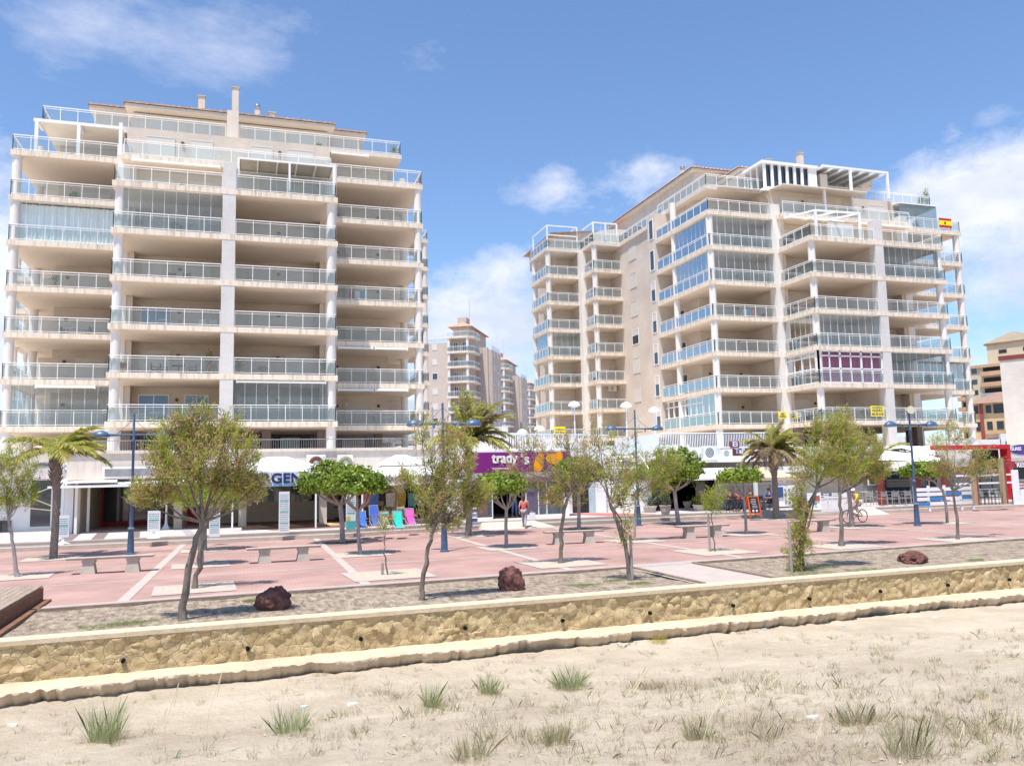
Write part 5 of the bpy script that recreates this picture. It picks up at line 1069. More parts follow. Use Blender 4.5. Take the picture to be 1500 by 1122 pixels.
# beach chairs
m_tube=M('chair_tube',(.62,.62,.62),.3,.05,metal=.5)
def beach_chair(px,py,wpx,topy,cm,name,label,pillow=None):
    g=G(px,py,.355); Y=g.y; ppm=F/((g-CP).dot(fw)); w_=wpx/ppm; h=PY(px,topy,Y).z-g.z; m_=M('sling_'+name,cm,.7,.08); root=empty('beach_chair',tuple(g),label,'beach chair','folding beach chairs outside the shop')
    x0,x1=g.x-w_/2,g.x+w_/2; zs=g.z+h*.42; mb=MB().hexa([(x0+.03,Y-.1,zs-.2),(x1-.03,Y-.1,zs-.2),(x1-.03,Y+.38,zs-.08),(x0+.03,Y+.38,zs-.08),(x0+.03,Y-.1,zs-.18),(x1-.03,Y-.1,zs-.18),(x1-.03,Y+.38,zs-.06),(x0+.03,Y+.38,zs-.06)]); mb.build('seat',m_,root)
    mb=MB().hexa([(x0+.03,Y+.36,zs-.05),(x1-.03,Y+.36,zs-.05),(x1-.03,Y+.38,zs-.05),(x0+.03,Y+.38,zs-.05),(x0+.03,Y+.62,g.z+h-.03),(x1-.03,Y+.62,g.z+h-.03),(x1-.03,Y+.64,g.z+h-.03),(x0+.03,Y+.64,g.z+h-.03)]); mb.build('backrest',m_,root)
    for x in (x0,x1):
        f=MB().tube([(x,Y+.37,zs-.1),(x,Y+.63,g.z+h)],.014,6); f.build('back_post',m_tube,root)
        MB().tube([(x,Y-.12,g.z),(x,Y-.12,zs-.2),(x,Y+.38,zs-.07),(x,Y+.55,g.z)],.014,6).build('leg_frame',m_tube,root)
        MB().bar((x,Y-.1,zs+.17),(x,Y+.45,zs+.19),.05,.03).build('armrest',m_,root)
    MB().tube([(x0,Y+.63,g.z+h),(x1,Y+.63,g.z+h)],.016,6).build('top_bar',m_tube,root); MB().tube([(x0,Y-.12,zs-.2),(x1,Y-.12,zs-.2)],.016,6).build('front_bar',m_tube,root)
    if pillow: MB().tube([(x0+.06,Y+.58,g.z+h-.12),(x1-.06,Y+.58,g.z+h-.12)],.08,10).build('pillow',M('pillow_teal',(.02,.36,.45),.7,.1),root)
beach_chair(532,778,12,749,(.05,.16,.55),'blue','blue beach chair, leftmost of the row'); beach_chair(550,777,13,741,(.045,.11,.48),'navy','tall dark blue beach chair, second in the row')
beach_chair(566,778,13,750,(.62,.61,.57),'white','white beach chair with a teal head pillow','p'); beach_chair(585,778,14,749,(.02,.52,.42),'green','turquoise green beach chair between the white and pink ones'); beach_chair(603,773,13,745,(.62,.10,.40),'pink','pink beach chair, rightmost of the row')
# shop goods
c=G(563,760,.355); c.y+=1.6; o=MB().lathe([(.03,0),(.24,.05),(.33,.3),(.33,.65),(.27,.9),(.12,1.03),(.02,1.06)],(c.x,c.y,.95),16,1,.5).build('inflatable_bag',M('pink_print',(.42,.16,.26),.6,.6,9,c2=(.72,.5,.6)),None,tuple((c.x,c.y,.95)),smooth=True); tag(o,'pink patterned beach bag hanging behind the beach chairs','bag')
m_rack=M('rack_metal',(.4,.4,.4),.4,.1,metal=.5); rck=random.Random(3)
shop=empty('goods_shelf',(7,48.5,.35),'crowded dark shelves of beach goods inside the shop behind the chairs','shelf')
for j in range(4): MB().box(4.8,10.2,48.4,49,.5+j*.62,.54+j*.62).build('shelf_board',m_dark,shop)
cols=[(.35,.05,.05),(.08,.12,.35),(.5,.42,.3),(.3,.25,.06),(.4,.12,.22),(.1,.28,.2),(.45,.45,.45),(.25,.1,.05)]
for i in range(34):
    x=4.9+rck.random()*5.1; j=rck.randrange(4); h=rck.uniform(.2,.45); w_=rck.uniform(.12,.4); o=MB().prism([(x,48.42),(x+w_,48.4),(x+w_*.9,48.6),(x+w_*.1,48.62)],.542+j*.62,.54+j*.62+h).build('shop_goods',M('goods_%d'%(i%8),cols[i%8],.7,.4,8),None,(x,48.5,.54+j*.62)); tag(o,'small colourful beach item on the dark shop shelves','goods','beach goods on the shop shelves')
# postcard / clothes rack
pr=empty('display_rack',(*G(692,772,.355)[:2],.355),'tall wire display rack with blue prints at the shop edge','rack'); q=OFF[pr.name]
for k in range(9): MB().box(q[0]-.25,q[0]+.25,q[1]-.02,q[1]+.02,.6+k*.22,.76+k*.22).build('card_row',M('cards_%d'%(k%2),((.2,.22,.5),(.65,.66,.72))[k%2],.6,.4,12),pr)
MB().tube([(q[0],q[1]+.03,.36),(q[0],q[1]+.03,2.7)],.02,6).build('pole',m_rack,pr); MB().lathe([(.3,0),(.3,.03)],(q[0],q[1],.36),12).build('base',m_rack,pr)
# ---------- supermarket ----------
sm=empty('supermarket',(15,44.2,.35),'supermarket front with a broad purple sign and glass display windows','shop'); m_pur=M('purple_sign',(.20,.015,.17),.5,.08)
YS=44.2; xl,_=XZ(690,700,YS); xr,_=XZ(835,700,YS)
MB().box(xl,xr,YS+.1,52,2.6,4.22).build('upper_wall',m_white,sm); MB().box(xl-1.6,xl-.01,YS+1.8,52,.35,4.5).build('side_wall',m_white,sm)
MB().box(xl,xl+.25,YS,YS+.6,.352,2.6).build('corner_post',m_white,sm); MB().box(xr-.42,xr-.1,YS,YS+.6,.352,2.6).build('corner_post',m_white,sm)
mb=MB(); n=14; a0,zb=XZ(692,693,YS-.3); a1,zt=XZ(834,661,YS-.3); mb.box(a0,a1,YS-.32,YS-.2,zb,zt); sgn=mb.build('sign_board',m_pur,sm); MB().box(a0-.08,a1+.08,YS-.19,YS+.09,zb-.1,zt+.1).build('sign_frame',m_white,sm)
a,_=XZ(721,690,YS-.4); b,_=XZ(758,690,YS-.4); text('trady','lettering',m_white,sgn,a,YS-.34,zb+.34,b-a,.72,bold=.045)
a,_=XZ(722,690,YS-.4); b,_=XZ(748,690,YS-.4); text('supermercados','lettering',m_white,sgn,a,YS-.34,zb+.14,b-a,.15,bold=.008)
a,_=XZ(764,690,YS-.4); text("'s",'lettering',m_white,sgn,a,YS-.34,zb+.42,.45,.6,bold=.045)
m_or=M('orange_shape',(.85,.33,.0),.5,.1)
for px,py,rx,rz_,t_ in ((790,678,.30,.58,.35),(810,672,.42,.30,-.3),(818,672,.25,.5,.3)):
    c=PY(px,py,YS-.4); mb=MB(); v=[(c.x+rx*math.cos(q_)+rz_*t_*math.sin(q_)*.6,YS-.355-(.004*(px%7)),max(zb+.02,min(zt-.02,c.z+rz_*math.sin(q_)))) for q_ in [k*PI/12 for k in range(24)]]; mb.quadv(*v); mb.build('orange_slice',m_or,sgn)
MB().box(xl+.3,xr-.4,YS+.05,YS+.6,2.35,2.6).build('lower_fascia',M('lilac_band',(.42,.20,.42),.6,.15),sm)
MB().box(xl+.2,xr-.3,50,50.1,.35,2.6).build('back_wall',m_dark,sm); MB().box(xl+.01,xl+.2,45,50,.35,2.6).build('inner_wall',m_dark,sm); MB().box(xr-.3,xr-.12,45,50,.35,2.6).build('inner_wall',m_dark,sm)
def smx(px): return XZ(px,740,YS)[0]
MB().box(smx(770),xr-.42,YS+.02,YS+.1,.352,.5).build('sill',m_white,sm); MB().box(smx(697),smx(722),YS+.02,YS+.1,.352,.46).build('sill',m_white,sm)
for a,b in ((698,721),(772,789),(789.5,801),(801.5,829)): w_=MB().quadv((smx(a),YS+.05,.5),(smx(b),YS+.05,.5),(smx(b),YS+.05,2.35),(smx(a),YS+.05,2.35)).build('window',m_encl,sm)
for a in (697.5,721.5,771,789.2,801.2): MB().box(smx(a)-.025,smx(a)+.025,YS+.01,YS+.09,.46,2.35).build('mullion',m_alu,sm)
MB().box(smx(702),smx(719),YS+.7,YS+.8,.5,1.35).build('poster',M('red_display',(.55,.02,.03),.5,.3,4),sm)
for k in range(9): MB().box(smx(774),smx(799),YS+.5,YS+.95,.45+k*.15,.57+k*.15).build('purple_crate_row',M('purple_plastic',(.25,.03,.32),.5,.2),sm)
MB().box(smx(772.5),smx(802),YS+1.0,YS+1.05,.4,1.98).build('display_frame',m_alu,sm)
for k in range(7): MB().box(smx(803),smx(807),YS+.8,YS+1.1,.5+k*.23,.53+k*.23).build('rack_shelf',m_grey,sm)
MB().box(smx(807),smx(829),YS+1.5,YS+1.55,.36,2.35).build('pale_panel',M('pale_green_panel',(.40,.44,.40),.7,.1),sm)
tr=empty('trestle',((smx(812)+smx(822))/2,YS+.9,.36),'thin white folding trestle behind the right shop window','trestle'); 
for a,b in ((805.5,812),(818.5,812)): MB().tube([(smx(a),YS+.8,.36),(smx(b),YS+.9,1.5)],.022,6).build('leg',m_white,tr)
# curved white wall above the sign
mb=MB(); pts=[]
for i in range(25):
    k=i/24; px=662+k*82; py=655-30*math.sin(min(1,k*1.15)*PI/2)**.8; p=PY(px,py,47.5); pts.append((p.x,p.z))
z0=4.2
for (xa,za),(xb,zb2) in zip(pts[:-1],pts[1:]): mb.hexa([(xa,47.5,z0),(xb,47.5,z0),(xb,48,z0),(xa,48,z0),(xa,47.5,za),(xb,47.5,zb2),(xb,48,zb2),(xa,48,za)])
tag(mb.build('curved_wall',M('white_render',(.66,.62,.62),.8,.06,1),None,(12,47.5,4.2)),'white wall with a curved top rising above the purple sign','wall')
mb=MB(); a=PY(744,636,47.6); b=PY(890,636,50.5); n=44
for i in range(n+1): p=a+(b-a)*i/n; mb.box(p.x-.02,p.x+.02,p.y-.02,p.y+.02,4.2,5.22)
mb.bar((a.x,a.y,5.25),(b.x,b.y,5.25),.07); mb.bar((a.x,a.y,4.3),(b.x,b.y,4.3),.05); tag(mb.build('white_fence',m_white,None,(a.x,a.y,4.2)),'white barred railing running above the purple sign towards the stairs','railing')
# entrance next to supermarket
en=empty('entrance_wall',(19,46.5,.35),'white wall with a dark doorway and pale door leaf right of the supermarket','wall'); MB().box(xr+.1,21.2,47.2,47.5,.35,4.3).build('wall',m_white,en); a,_=XZ(838,720,47.2); b,_=XZ(861,720,47.2); MB().box(a,b,47.12,47.19,.352,2.5).build('doorway',m_dark,en); c,_=XZ(870,720,47.2); MB().box(b+.02,c,47.1,47.19,.352,2.5).build('door_leaf',M('pale_teal',(.42,.56,.60),.4,.1),en)
# planters
def planter(px,py,wpx,hpx,label,round_=False,plant=True,seed=0,Yo=0):
    g=G(px,py,.355); ppm=F/((g-CP).dot(fw)); w_=wpx/ppm; h=hpx/ppm; root=empty('planter',tuple(g),label,'planter','stone planters on the terrace'); m_=M('planter_stone',(.55,.48,.41),.9,.1,5)
    if round_: MB().lathe([(w_*.3,0),(w_*.34,.04),(w_*.42,h*.5),(w_*.48,h*.92),(w_*.52,h*.93),(w_*.52,h),(w_*.44,h),(w_*.42,h*.9)],tuple(g),20).build('pot',m_,root,smooth=True)
    else: MB().lathe([(w_*.40,0),(w_*.42,h*.1),(w_*.5,h*.8),(w_*.55,h*.82),(w_*.55,h),(w_*.46,h),(w_*.44,h*.85)],tuple(g),8).build('pot',m_,root)
    MB().lathe([(.01,h*.86),(w_*.44,h*.88)],tuple(g),12).build('soil',m_pitd,root)
    rg=np.random.default_rng(seed); n=260; c=np.array(g)+[0,0,h+.25]; q=c+rg.normal(size=(n,3))*[w_*.22,w_*.22,.16]; d=unit(rg.normal(size=(n,3))+UP*.6); v,f=strips(rg,q,d,rg.uniform(.12,.25,n),rg.uniform(.03,.05,n)); npmesh('plant',v,f,m_tg if seed%2 else leafmat('dark_succulent',(.05,.08,.03),(.16,.18,.09),.2),root,tuple(g))
    mb=MB(); 
    for k in range(5): mb.tube([c-[0,0,.25],c+rg.normal(size=3)*[.2,.2,.1]+[0,0,.3]],[.02,.01],5)
    mb.build('stems',m_barkp,root)
planter(975,754,17,14,'round bowl planter with a dark spreading plant, in front of the white wall',True,seed=2); planter(952,750,20,9,'octagonal planter with bare stems left of the bowl planter',seed=4)
planter(930,747,12,7,'small planter farthest left, behind the blue lamp post',seed=6); planter(1004,745,18,11,'octagonal planter with a small tree just right of the large ficus trunk',seed=8); planter(1024,748,18,9,'octagonal planter with bushy green plant nearest the left cafe tables',seed=3)
for px,py,hh,lb in ((1010,738,3.0,'pale thin shrub stem tree in a planter, left one'),(1024,740,3.0,'pale thin tree in the planter nearest the cafe tables')):
    g=G(px,py,.6); root=empty('potted_tree',tuple(g),lb,'small tree'); mb=MB(); rg=np.random.default_rng(px); 
    for k in range(3): mb.tube([np.array(g),np.array(g)+[(k-1)*.12,0,.8],np.array(g)+[(k-1)*.35,.1,1.6]],[.04,.03,.015],6)
    mb.build('stems',m_barkp,root); n=500; q=np.array(g)+[0,0,1.65]+rg.normal(size=(n,3))*[.35,.3,.22]; d=unit(rg.normal(size=(n,3))); v,f=strips(rg,q,d,rg.uniform(.1,.16,n),rg.uniform(.04,.06,n)); npmesh('foliage',v,f,m_fg,root,tuple(g))
# ================= RIGHT HAND CAFES =================
cf=empty('cafe_building',(30,47,.35),'white flat-roofed cafe under the deck with glazed front and deep awning','cafe')
xa=PY(1000,690,45).x; xb=PY(1215,690,45).x; zt=PY(1100,684,45).z; zb=PY(1100,693,45).z
MB().box(xa-2.5,xb,45,50.45,zb,zt).build('roof',m_white,cf); MB().box(xa-2.5,xa-1.9,45.5,50.4,.352,zb-.01).build('wall',m_white,cf)
a=PY(1000,701,43.4); MB().hexa([(xa-.5,43.4,a.z-.12),(PY(1107,700,43.4).x,43.4,a.z-.12),(PY(1107,700,43.4).x+.2,44.98,zb-.1),(xa-.5,44.98,zb-.1),(xa-.5,43.4,a.z),(PY(1107,700,43.4).x,43.4,a.z),(PY(1107,700,43.4).x+.2,44.98,zb-.02),(xa-.5,44.98,zb-.02)]).build('awning',m_cloth,cf)
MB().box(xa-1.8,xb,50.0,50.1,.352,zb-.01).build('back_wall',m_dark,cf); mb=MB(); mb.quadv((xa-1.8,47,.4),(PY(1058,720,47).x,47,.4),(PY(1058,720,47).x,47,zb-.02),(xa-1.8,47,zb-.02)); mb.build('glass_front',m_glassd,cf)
a=PY(1050,745,46.5).x; b=PY(1132,740,46.5).x; mb=MB(); mb.box(a,b,46.5,46.55,.36,PY(1080,703,46.5).z); mb.build('white_screen',M('frosted_screen',(.66,.70,.70),.5,.05),cf)
for px in (1050,1078,1106,1132): x=PY(px,740,46.4).x; MB().box(x-.06,x+.06,46.38,46.48,.355,zb-.03).build('post',m_white,cf)
MB().box(a,b,46.34,46.37,PY(1080,710,46.4).z-.05,PY(1080,707,46.4).z).build('rail',m_white,cf)
c0,z0=XZ(1135,738,46.5); c1,z1=XZ(1165,688,46.5); MB().box(c0,c1+1.5,46.5,46.56,.36,zb-.02).build('side_panel',M('cream_panel',(.62,.58,.52),.6,.1),cf)
ice=empty('ice_cream_poster',(PY(1145,700,46.4).x,46.4,1.5),'white poster of a tall ice cream cone behind the palm','poster'); x0,za=XZ(1138,709,46.42); x1,zc=XZ(1150,686,46.42); MB().box(x0,x1,46.42,46.46,za,zc).build('board',m_white,ice); xm=(x0+x1)/2+.05
MB().quadv((xm-.09,46.41,za+.45),(xm,46.41,za+.08),(xm+.09,46.41,za+.45)).build('cone',M('cone_brown',(.45,.25,.10),.6,.2),ice)
for k in range(4): MB().tube([(xm+.02*(-1)**k,46.405,za+.5+k*.12),(xm+.02*(-1)**k,46.40,za+.5+k*.12)],.085-.008*k,10).build('scoop',M('scoop_%d'%(k%2),((.75,.68,.5),(.5,.3,.15))[k%2],.5,.1),ice)
# brown sign
def signbox(name,pxl,pxr,pyt,pyb,Y,mat,label,th=.12,cat='sign'):
    x0,zb=XZ(pxl,pyb,Y); x1,_=XZ(pxr,pyb,Y); _,zt=XZ((pxl+pxr)/2,pyt,Y); r=empty(name,((x0+x1)/2,Y,zb),label,cat); MB().box(x0,x1,Y,Y+th,zb,zt).build('board',mat,r); return r,x0,x1,zb,zt
m_brn=M('brown_sign',(.20,.05,.03),.6,.2,3)
r,x0,x1,z0,z1=signbox('cafe_sign',1057,1153,656,668,49.9,m_brn,'long brown cafe sign with blue-white lettering above the white roof')
m_lav=M('pale_blue_letters',(.55,.60,.85),.5,.05); u=(x1-x0)/96
text('TaPa','lettering',m_lav,r,x0+u*19,49.88,z0+(z1-z0)*.3,u*18,(z1-z0)*.62,bold=.03); text('oña','lettering',m_lav,r,x0+u*48,49.88,z0+(z1-z0)*.3,u*20,(z1-z0)*.62,bold=.03)
text('BAR Y TAPAS','lettering',m_white,r,x0+u*34,49.88,z0+.03,u*32,(z1-z0)*.15,bold=.004); text('Estrella','lettering',m_white,r,x0+u*84,49.88,z0+(z1-z0)*.42,u*11,(z1-z0)*.28,bold=.012); text('Damm','lettering',m_white,r,x0+u*86,49.88,z0+(z1-z0)*.08,u*8,(z1-z0)*.28,bold=.012)
r,x0,x1,z0,z1=signbox('small_sign',1071,1083,646,656,49.7,m_brn,'small square brown and blue sign standing on top of the brown cafe sign'); text('Ei','lettering',m_lav,r,x0+.12,49.68,z0+.08,(x1-x0)*.55,(z1-z0)*.7,bold=.03)
# air conditioners on the roof
def aircon(px,py,Y,w_,h,label,z=None,mat=None):
    c=PY(px,py,Y); zb=z if z is not None else c.z-h/2; r=empty('air_conditioner',(c.x,Y,zb),label,'air conditioner','outdoor air conditioning units'); MB().box(c.x-w_/2,c.x+w_/2,Y,Y+.4,zb,zb+h).build('case',mat or M('aircon_white',(.66,.67,.66),.5,.05),r)
    n=22; k=Vector((c.x-.12*w_,Y-.005,zb+h/2)); mb=MB()
    for i in range(4):
        rr_=h*.38*(i+1)/4; 
        for j in range(n): a0=2*PI*j/n; a1=2*PI*(j+1)/n; mb.quadv((k.x+rr_*math.cos(a0),k.y,k.z+rr_*math.sin(a0)),(k.x+rr_*math.cos(a1),k.y,k.z+rr_*math.sin(a1)),(k.x+(rr_-.02)*math.cos(a1),k.y,k.z+(rr_-.02)*math.sin(a1)),(k.x+(rr_-.02)*math.cos(a0),k.y,k.z+(rr_-.02)*math.sin(a0)))
    MB().tube([k+Vector((0,.002,0)),k+Vector((0,.004,0))],h*.37,20).build('fan_opening',M('fan_dark',(.12,.12,.12),.6,.1),r); mb.build('grille',m_alu,r); return r
aircon(1019,664,50.2,.9,.65,'air conditioner unit at the left end of the cafe roof'); aircon(1042,663,50.0,1.05,.95,'largest air conditioner unit on the cafe roof beside the brown sign'); aircon(1066,664,49.3,.75,.6,'grey air conditioner unit in front of the brown cafe sign')
aircon(1331,574,61.5,.95,.6,'dark air conditioner hanging under the ceiling of a right block balcony',mat=m_blk); 
# beer sign
c=PY(1109,687,44.8); r=empty('round_bar_sign',(c.x,44.8,c.z-.35),'round white and red bar sign on a post before the cafe','sign'); MB().tube([(c.x,44.8,c.z),(c.x,44.9,c.z)],.30,20).build('rim',m_blk,r); MB().tube([(c.x,44.78,c.z),(c.x,44.795,c.z)],.26,20).build('disc',m_white,r); MB().box(c.x-.15,c.x+.15,44.76,44.775,c.z-.12,c.z+.12).build('emblem',m_red,r)
# beige parasol
c=PY(1110,689,44.2); p=empty('parasol',(c.x+.6,44.2,.35),'beige parasol over the left cafe tables','parasol'); mb=MB(); ap=(c.x+.6,45,c.z+.25)
e=[(c.x-1.5,43.6,c.z-.45),(c.x+2.7,43.6,c.z-.45),(c.x+2.7,46.3,c.z-.45),(c.x-1.5,46.3,c.z-.45)]
for i in range(4): mb.quadv(e[i],e[(i+1)%4],ap)
for i in range(4): a,b=e[i],e[(i+1)%4]; mb.quadv((a[0],a[1],a[2]-.18),(b[0],b[1],b[2]-.18),b,a)
mb.build('canopy',M('tan_cloth',(.52,.42,.30),.8,.06),p); MB().tube([(c.x+.6,45,.35),(c.x+.6,45,c.z+.2)],.03,8).build('pole',m_white,p)
x=PY(1107,720,42.6).x; o=MB().box(x-.09,x+.09,42.5,42.68,.352,PY(1107,690,42.6).z).build('post',m_white,None,(x,42.6,.35)); tag(o,'white square post beside the orange chalkboard','post')
# chalkboard
g=G(1104,757,.175); r=empty('chalkboard',tuple(g),'orange framed A-board with black slate at the terrace step','chalkboard'); m_ora=M('orange_frame',(.60,.10,.02),.6,.1); L_=1.05
def AP(s,t,z): return (g.x+s,g.y+t,g.z+z)
mb=MB(); 
for s in (-.33,.33): mb.bar(AP(s,-.22,0),AP(s*.95,.0,1.12),.07,.05)
mb.bar(AP(-.3,-.015,1.1),AP(.3,-.015,1.1),.07); mb.bar(AP(-.3,-.19,.2),AP(.3,-.19,.2),.06); mb.build('front_frame',m_ora,r)
mb=MB(); 
for s in (-.33,.33): mb.bar(AP(s,.34,0),AP(s*.95,.03,1.12),.05)
mb.build('rear_frame',m_ora,r); MB().hexa([AP(-.3,-.17,.24),AP(.3,-.17,.24),AP(.3,-.15,.24),AP(-.3,-.15,.24),AP(-.29,-.02,1.06),AP(.29,-.02,1.06),AP(.29,0,1.06),AP(-.29,0,1.06)]).build('slate',m_blk,r)
mb=MB(); r_=random.Random(8)
for k in range(6): zz=.5+k*.09; y=-.17+(zz-.24)*.183-.012; mb.box(g.x-.2*r_.uniform(.6,1),g.x+.2*r_.uniform(.6,1),g.y+y,g.y+y+.005,g.z+zz,g.z+zz+.025)
mb.build('chalk_rows',m_alu,r)
for s in (-.12,.1): MB().tube([AP(s,-.175,.34),AP(s,-.18,.34)],.07,8).build('chalk_drawing',m_white,r)
# menu fence
r,x0,x1,z0,z1=signbox('menu_panel',1138,1167,711,742,43.3,m_white,'white wooden panel with blue menu board and food pictures by the palm',.06)
MB().box(x0+.05,x0+.05+(x1-x0)*.30,43.24,43.29,z0+.55,z1-.08).build('blue_menu',M('blue_menu',(.05,.09,.22),.6,.2,6),r)
r_=random.Random(3)
for i in range(3):
    for j in range(4):
        xx=x0+(x1-x0)*(.42+.19*i); zz=z1-.2-j*.26; MB().box(xx,xx+r_.uniform(.08,.16),43.27,43.29,zz-.12,zz).build('food_picture',M('food_%d'%((i+j)%3),((.25,.24,.16),(.12,.16,.12),(.4,.38,.36))[(i+j)%3],.7,.5,20),r)
for k in range(3): MB().box(x0-.1,x1+.4,43.3,43.34,z0-.28+k*.0,z0-.14).build('plank',m_white,r) if k==0 else None
r,x0,x1,z0,z1=signbox('poster_panel',1184,1204,722,749,41.6,m_white,'white poster panel with a small red and brown picture beside the tamarisk',.05); MB().box(x0+(x1-x0)*.45,x1-.12,41.56,41.59,z0+(z1-z0)*.55,z0+(z1-z0)*.85).build('picture',M('red_food',(.4,.12,.08),.6,.6,15),r)
MB().tube([((x0+x1)/2-.05,41.58,z0+.45),((x0+x1)/2+.12,41.575,z0+.45)],.05,6).build('mark',m_gtx,r)
# ---- second cafe with blue bands
c2=empty('cafe_building',(40,45,.35),'beach cafe with white sloping roof, brown posts and blue banded walls','cafe')
def P3(px,py,Y): p=PY(px,py,Y); return (p.x,p.y,p.z)
MB().quadv(P3(1286,674,42.3),P3(1378,676,42.3),P3(1372,653,46),P3(1300,654,46)).build('white_roof',m_cloth,c2)
a=P3(1293,690,41.9); b=P3(1350,689,41.9); c=P3(1350,676,42.2); d=P3(1296,676,42.2); MB().hexa([a,b,(b[0],42.0,b[2]),(a[0],42.0,a[2]),d,c,(c[0],42.3,c[2]),(d[0],42.3,d[2])]).build('striped_valance',M('striped_cloth',(.50,.45,.38),.7,.2,1,st=(8,.1,.1),c2=(.70,.65,.58)),c2)
MB().box(P3(1270,740,46)[0],P3(1440,740,46)[0],46.2,46.3,.352,2.9).build('back_wall',M('cafe_wall',(.34,.31,.28),.8,.2,2),c2)
MB().box(P3(1300,740,46)[0],P3(1336,740,46)[0],46.05,46.15,.4,2.4).build('glass_front',m_glassd,c2)
m_nb=M('navy_band',(.02,.05,.22),.6,.1)
for a,b,t,q in ((1296,1338,693,697),(1347,1362,699,703),(1347,1364,712,718),(1256,1272,690,700),(1285,1296,700,712)):
    x0,za=XZ(a,q,45.95); x1,zc=XZ(b,t,45.95); MB().box(x0,x1,45.95,46.0,za,zc).build('blue_band',m_nb,c2)
for px in (1292,1345,1386): x=P3(px,720,42.4)[0]; MB().box(x-.17,x+.17,42.3,42.6,.352,2.75).build('post',M('brown_post',(.22,.05,.035),.7,.2),c2)
for a,b,t,q in ((1273,1281,694,709),(1362,1372,699,713)):
    x0,za=XZ(a,q,45.9); x1,zc=XZ(b,t,45.9); f=MB().box(x0-.08,x1+.08,45.88,45.93,za-.08,zc+.08).build('board_frame',m_white,c2); MB().box(x0,x1,45.85,45.879,za,zc).build('black_board',m_blk,f)
# cafe tables and chairs
m_ch=M('aluminium_chair',(.45,.44,.42),.35,.1,metal=.5); m_chd=M('dark_rattan',(.03,.03,.032),.7,.2); m_chw=M('white_plastic_chair',(.72,.72,.72),.5,.04)
def make_chair(m_,nm):
    o=empty('cafe_chair',(0,0,0),'','chair'); MB().box(-.22,.22,-.22,.22,.43,.46).build('seat',m_,o)
    mb=MB(); 
    for k in range(3): mb.box(-.2,.2,.21,.235,.58+k*.1,.64+k*.1)
    mb.build('backrest',m_,o)
    for x in (-.22,.22):
        for y,t in ((-.22,.66),(.22,.9)): MB().tube([(x,y,0),(x,y,t)],.016,5).build('leg',m_,o)
        MB().bar((x,-.22,.66),(x,.22,.66),.04,.02).build('armrest',m_,o)
    return reg(o)
def make_table(m_,mt):
    o=empty('cafe_table',(0,0,0),'','table'); MB().box(-.4,.4,-.4,.4,.72,.75).build('tabletop',mt,o); MB().tube([(0,0,.03),(0,0,.72)],.03,8).build('leg',m_,o); MB().lathe([(.25,0),(.05,.05)],(0,0,0),10).build('base',m_,o); return reg(o)
ca,cb,cw=make_chair(m_ch,'a'),make_chair(m_chd,'b'),make_chair(m_chw,'w'); ta,tb=make_table(m_ch,m_alu),make_table(m_chd,m_chd); used=set()
def put(pr,px,py,rz,label,group):
    g=G(px,py,.352); place(pr,(g.x,g.y,g.z),rz,label,group,first=(pr.name not in used)); used.add(pr.name)
grp='cafe chairs under the right awning'
for px,py,rz in ((1262,738,.3),(1272,741,2.8),(1283,738,1.2),(1292,741,-1.5),(1300,739,.2),(1309,741,3),(1318,738,1.6),(1327,740,-1.4),(1335,738,.1),(1250,742,.5)): put(ca,px,py,rz,'grey metal cafe chair on the terrace between the cyclist and the horn-topped lamp',grp)
for px,py in ((1267,736),(1297,736),(1322,736)): put(ta,px,py,.1,'grey metal cafe table among the grey chairs under the blue-banded cafe','cafe tables under the right awning')
for px,py,rz in ((1064,748,.2),(1072,751,3.),(1081,748,1.4),(1090,750,-1.5),(1098,747,.2),(1120,747,1.5),(1053,749,.4)): put(cb,px,py,rz,'dark rattan chair in the shade of the left cafe','dark chairs of the left cafe')
for px,py in ((1068,747),(1086,746),(1113,746)): put(tb,px,py,0,'dark cafe table between dark rattan chairs','dark tables of the left cafe')
for px,py,rz in ((1208,742,1),(1216,744,.3),(1225,742,2.6),(1236,743,-1),(1243,741,.4)): put(cw,px,py,rz,'white plastic chair behind the white bar fence at the right tamarisk','white chairs behind the bar fence')
fn=empty('bar_fence',(*G(1222,752,.355)[:2],.35),'low white barred fence between the white panel and the cyclist','fence'); a=G(1204,752,.352); b=G(1252,749,.352); mb=MB(); n=34
for i in range(n+1): p=a+(b-a)*i/n; mb.bar((p.x,p.y,.36),(p.x,p.y,1.15),.025)
mb.build('bars',m_white,fn); mb=MB(); mb.bar((a.x,a.y,1.15),(b.x,b.y,1.15),.05); mb.bar((a.x,a.y,.45),(b.x,b.y,.45),.04); mb.build('rails',m_white,fn)
# blue and white plank fence
a=G(1345,745,0.0); b=G(1427,752,0.0); Yf=39.6
fe=empty('plank_fence',(PY(1385,745,Yf).x,Yf,0),'plank fence of white and blue boards at the right terrace edge','fence'); xs_=[PY(p,740,Yf).x for p in (1342,1362.5,1386,1410,1427)]; m_bp=M('sky_blue_plank',(.06,.22,.50),.6,.1)
r_=random.Random(2)
for i in range(4):
    for k,z in enumerate((.48,.76,1.04,1.32)):
        blue=(i,k) in ((0,0),(1,1),(2,2),(3,1)); MB().box(xs_[i]+.01,xs_[i+1]-.01,Yf-.02,Yf+.015,z-.1,z+.1).build('plank',m_bp if blue else m_white,fe)
for i in (0,1,2,3,4): MB().box(xs_[i]-.07,xs_[i]+.07,Yf+.02,Yf+.1,.02,1.55).build('post',m_white,fe)
